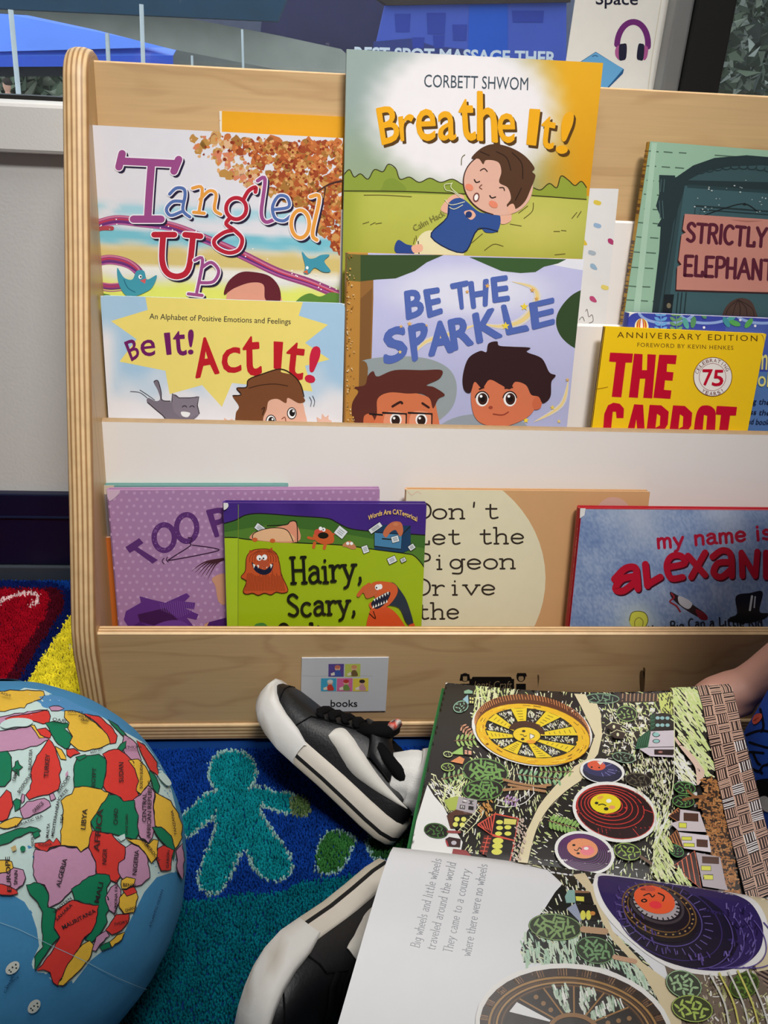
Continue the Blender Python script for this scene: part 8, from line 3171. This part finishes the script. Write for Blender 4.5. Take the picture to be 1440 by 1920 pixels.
# head
HC = np.array([.438, -.17, .472])
hd = []
for j in range(13):
    ph = math.pi * j / 12
    zz = HC[2] + .088 * math.cos(ph)
    w = math.sin(ph)
    jaw = 1 - .22 * max(0, -math.cos(ph))
    hd.append([(HC[0] + (.084 * w * jaw) * math.cos(2 * math.pi * i / 24) - (.006 if j > 7 else 0), HC[1] + .074 * w * jaw * math.sin(2 * math.pi * i / 24), zz) for i in range(24)])
b.loft(hd, (214, 160, 140))
b.tube([(HC[0] - .078, HC[1], HC[2] - .005), (HC[0] - .092, HC[1], HC[2] - .018), (HC[0] - .082, HC[1], HC[2] - .026)], [.006, .008, .006], (214, 160, 140), 10)
for s in (-1, 1):
    b.tube([(HC[0] + .008, HC[1] + s * .070, HC[2] + .012), (HC[0] + .010, HC[1] + s * .082, HC[2]), (HC[0] + .006, HC[1] + s * .072, HC[2] - .020)], [.008, .009, .007], (214, 160, 140), 10)
# arms: right arm reaches along the shelf side and holds the far corner of the book
WR = onplane(1404, 1284, (0, -.062, 0), np.array([0, 1.0, 0]))
PM = onplane(1335, 1304, (0, -.064, 0), np.array([0, 1.0, 0]))
EL = onplane(1540, 1200, (0, -.060, 0), np.array([0, 1.0, 0]))
SH1 = np.array([.462, -.085, .322])
EL = np.array([max(EL[0], .455), EL[1], max(EL[2], .165)])
limb([SH1 + np.array([-.01, -.03, .0]), SH1, SH1 * .5 + EL * .5, EL, EL * .55 + WR * .45, EL * .15 + WR * .85, WR], [.030, .034, .0295, .0260, .0235, .0190, .0185], up=(0, 1, 0))
hdn = PM - WR
hdn = hdn / np.linalg.norm(hdn)
hup = np.array([0, 0, 1.0]) - hdn * hdn[2]
hup /= np.linalg.norm(hup)
hsd = np.cross(hdn, hup)
if hsd[1] > 0:
    hsd = -hsd
# palm: wide across hup*.5, hand rolled so the back faces the shelf
limb([WR - hdn * .004, WR + hdn * .014 - hup * .001, WR + hdn * .032 - hup * .002, WR + hdn * .046 - hup * .004], [.0185, .0210, .0205, .0170], flat=.78, up=tuple(hup))
for k, (o_, L_) in enumerate(((.0125, .036), (.0045, .041), (-.0035, .038), (-.011, .030))):
    p0 = WR + hdn * .040 + hup * (o_ - .004)
    p1 = p0 + hdn * L_ * .42 + hsd * .001 - hup * .001
    p2 = p1 + hdn * L_ * .30 + hsd * .010 - hup * .004
    p3 = p2 + hdn * L_ * .12 + hsd * .011 - hup * .005
    limb([p0 - hdn * .012, p0, p1, p2, p3], [.0062, .0066, .0060, .0056, .0042])
# thumb rooted at the heel of the palm, bent down under the corner of the book
TB = onplane(1393, 1322, (0, -.072, 0), np.array([0, 1.0, 0]))
TE = onplane(1352, 1336, (0, -.084, 0), np.array([0, 1.0, 0]))
limb([WR + hdn * .006 - hup * .008, (WR + TB) / 2 - hup * .003, TB, TB * .55 + TE * .45 - hup * .002, TE], [.0135, .0125, .0112, .0085, .0066])
# left arm hangs beside the body, hand on the near side of the book
SH2, EL2, WR2 = np.array([.462, -.255, .322]), np.array([.47, -.315, .215]), np.array([.385, -.335, .165])
limb([SH2 + np.array([-.01, .03, 0]), SH2, SH2 * .5 + EL2 * .5, EL2, EL2 * .5 + WR2 * .5, WR2, WR2 + np.array([-.035, .004, -.006])], [.030, .034, .0295, .0265, .024, .0195, .0195], up=(0, 1, 0))
for k in range(4):
    p0 = WR2 + np.array([-.036, -.012 + k * .0085, -.006])
    limb([p0, p0 + np.array([-.018, 0, -.003]), p0 + np.array([-.032 + abs(k - 1.6) * .003, 0, -.010])], [.0066, .0058, .0044])
limb([WR2 + np.array([-.008, .014, .004]), WR2 + np.array([-.026, .026, .006]), WR2 + np.array([-.040, .030, .002])], [.0095, .0075, .0058])
bo = b.build('body', m_skin, child)
md = bo.modifiers.new('fuse', 'REMESH')
md.mode = 'VOXEL'
md.voxel_size = 0.0026
md.use_smooth_shade = True
md = bo.modifiers.new('soften', 'SMOOTH')
md.iterations = 6
md.factor = 0.5
# eyes and mouth
for s in (-1, 1):
    b = MB()
    for r, c, o_ in ((.0085, (244, 242, 240), .0), (.0052, (80, 54, 40), .0024), (.0026, (16, 14, 14), .0040)):
        rg = []
        for j in range(5):
            t = math.pi / 2 * j / 4
            rg.append([(HC[0] - .0745 - o_ - .004 * math.sin(t) * r / .0085, HC[1] + s * .030 + r * math.cos(t) * math.cos(2 * math.pi * i / 14), HC[2] + .010 + r * .8 * math.cos(t) * math.sin(2 * math.pi * i / 14)) for i in range(14)])
        b.loft(rg, c, cap=True)
    b.build('eye', PLAST, child)
b = MB()
b.tube([(HC[0] - .066, HC[1] - .020, HC[2] - .042), (HC[0] - .074, HC[1] - .008, HC[2] - .046), (HC[0] - .074, HC[1] + .008, HC[2] - .046), (HC[0] - .066, HC[1] + .020, HC[2] - .042)], .003, (186, 96, 92), 6)
b.build('mouth', PLAST, child)
b = MB()
hr = []
for j in range(9):
    ph = math.pi * .62 * j / 8
    zz = HC[2] + .002 + .096 * math.cos(ph)
    w = math.sin(ph)
    hr.append([(HC[0] + .012 + (.090 * w) * math.cos(2 * math.pi * i / 28) * (1 if math.cos(2 * math.pi * i / 28) > -.3 else .86), HC[1] + .081 * w * math.sin(2 * math.pi * i / 28), zz + (.036 * max(0, -math.cos(2 * math.pi * i / 28)) * (j / 8)) + .003 * math.sin(9 * i)) for i in range(28)])
b.loft(hr, (70, 46, 32), cap=True)
b.build('hair', m_hair, child)
# shirt
b = MB()
SPS = [(.452, -.172, .052, .099, .104), (.4555, -.172, .075, .1015, .106), (.458, -.172, .105, .101, .103), (.460, -.172, .14, .098, .098), (.462, -.172, .18, .093, .094), (.463, -.171, .24, .086, .097), (.461, -.17, .295, .078, .104), (.459, -.17, .33, .066, .098), (.456, -.17, .352, .050, .070), (.451, -.17, .366, .035, .039)]
NQ = 48


def rad(i, j):
    return 1 + .02 * math.sin(5 * 2 * math.pi * i / NQ + j * .8)


b.loft([[(cx + rx * rad(i, j) * math.cos(2 * math.pi * i / NQ), cy + ry * rad(i, j) * math.sin(2 * math.pi * i / NQ), z) for i in range(NQ)] for j, (cx, cy, z, rx, ry) in enumerate(SPS)], (44, 88, 196), cap=False)
for S_, E_ in ((SH1, EL), (SH2, EL2)):
    m_ = S_ * .42 + E_ * .58
    b.tube([tuple(S_ + np.array([-.004, (-.036 if S_[1] > -.17 else .036), .004])), tuple(S_ + np.array([0, 0, .004])), tuple(S_ * .7 + E_ * .3), tuple(m_)], [.040, .044, .042, .043], (44, 88, 196), 20, cap=False, up=(0, 1, 0))
ssf = Surf(b.bvh(), 10.0)
a = Art(b, ssf, eps=4e-5)
a.poly([(1412, 1490), (1440, 1470), (1500, 1440), (1560, 1500), (1500, 1580), (1430, 1540)], (96, 104, 110))
bk = (18, 20, 32)
for pts in ([(1400, 1378), (1426, 1370), (1450, 1374)], [(1426, 1330), (1432, 1360), (1428, 1372)], [(1406, 1392), (1440, 1402), (1470, 1400)], [(1404, 1410), (1432, 1412)], [(1412, 1410), (1420, 1428), (1426, 1434)], [(1408, 1440), (1424, 1446), (1432, 1436), (1450, 1432)], [(1426, 1446), (1430, 1450)],
            [(1450, 1374), (1470, 1350)], [(1470, 1400), (1500, 1380)], [(1450, 1432), (1500, 1450)], [(1410, 1468), (1440, 1462), (1470, 1470)]):
    a.stroke(pts, 4.6, bk)
a.poly([(1412, 1350), (1418, 1340), (1428, 1338), (1430, 1346), (1422, 1356), (1414, 1358)], (232, 104, 84), True)
a.stroke([(1414, 1352), (1424, 1346)], 1.4, (170, 50, 46))
a.poly([(1418, 1470), (1440, 1464), (1452, 1500), (1428, 1500)], (24, 24, 30), True)
a.poly([(1424, 1498), (1440, 1494), (1450, 1520), (1434, 1520)], (226, 226, 226), True)
b.build('shirt', m_shirt, child)
# dark shorts
b = MB()
for H_, K_ in ((HIP1, KN1), (HIP2, KN2)):
    b.tube([tuple(H_ + np.array([.03, 0, 0])), tuple(H_), tuple(H_ * .75 + K_ * .25), tuple(H_ * .55 + K_ * .45)], [.052, .050, .046, .044], (30, 34, 48), 20, up=(0, 0, 1))
b.tube([(.47, -.12, .062), (.47, -.24, .062)], .060, (30, 34, 48), 20)
b.build('shorts', m_denim, child)
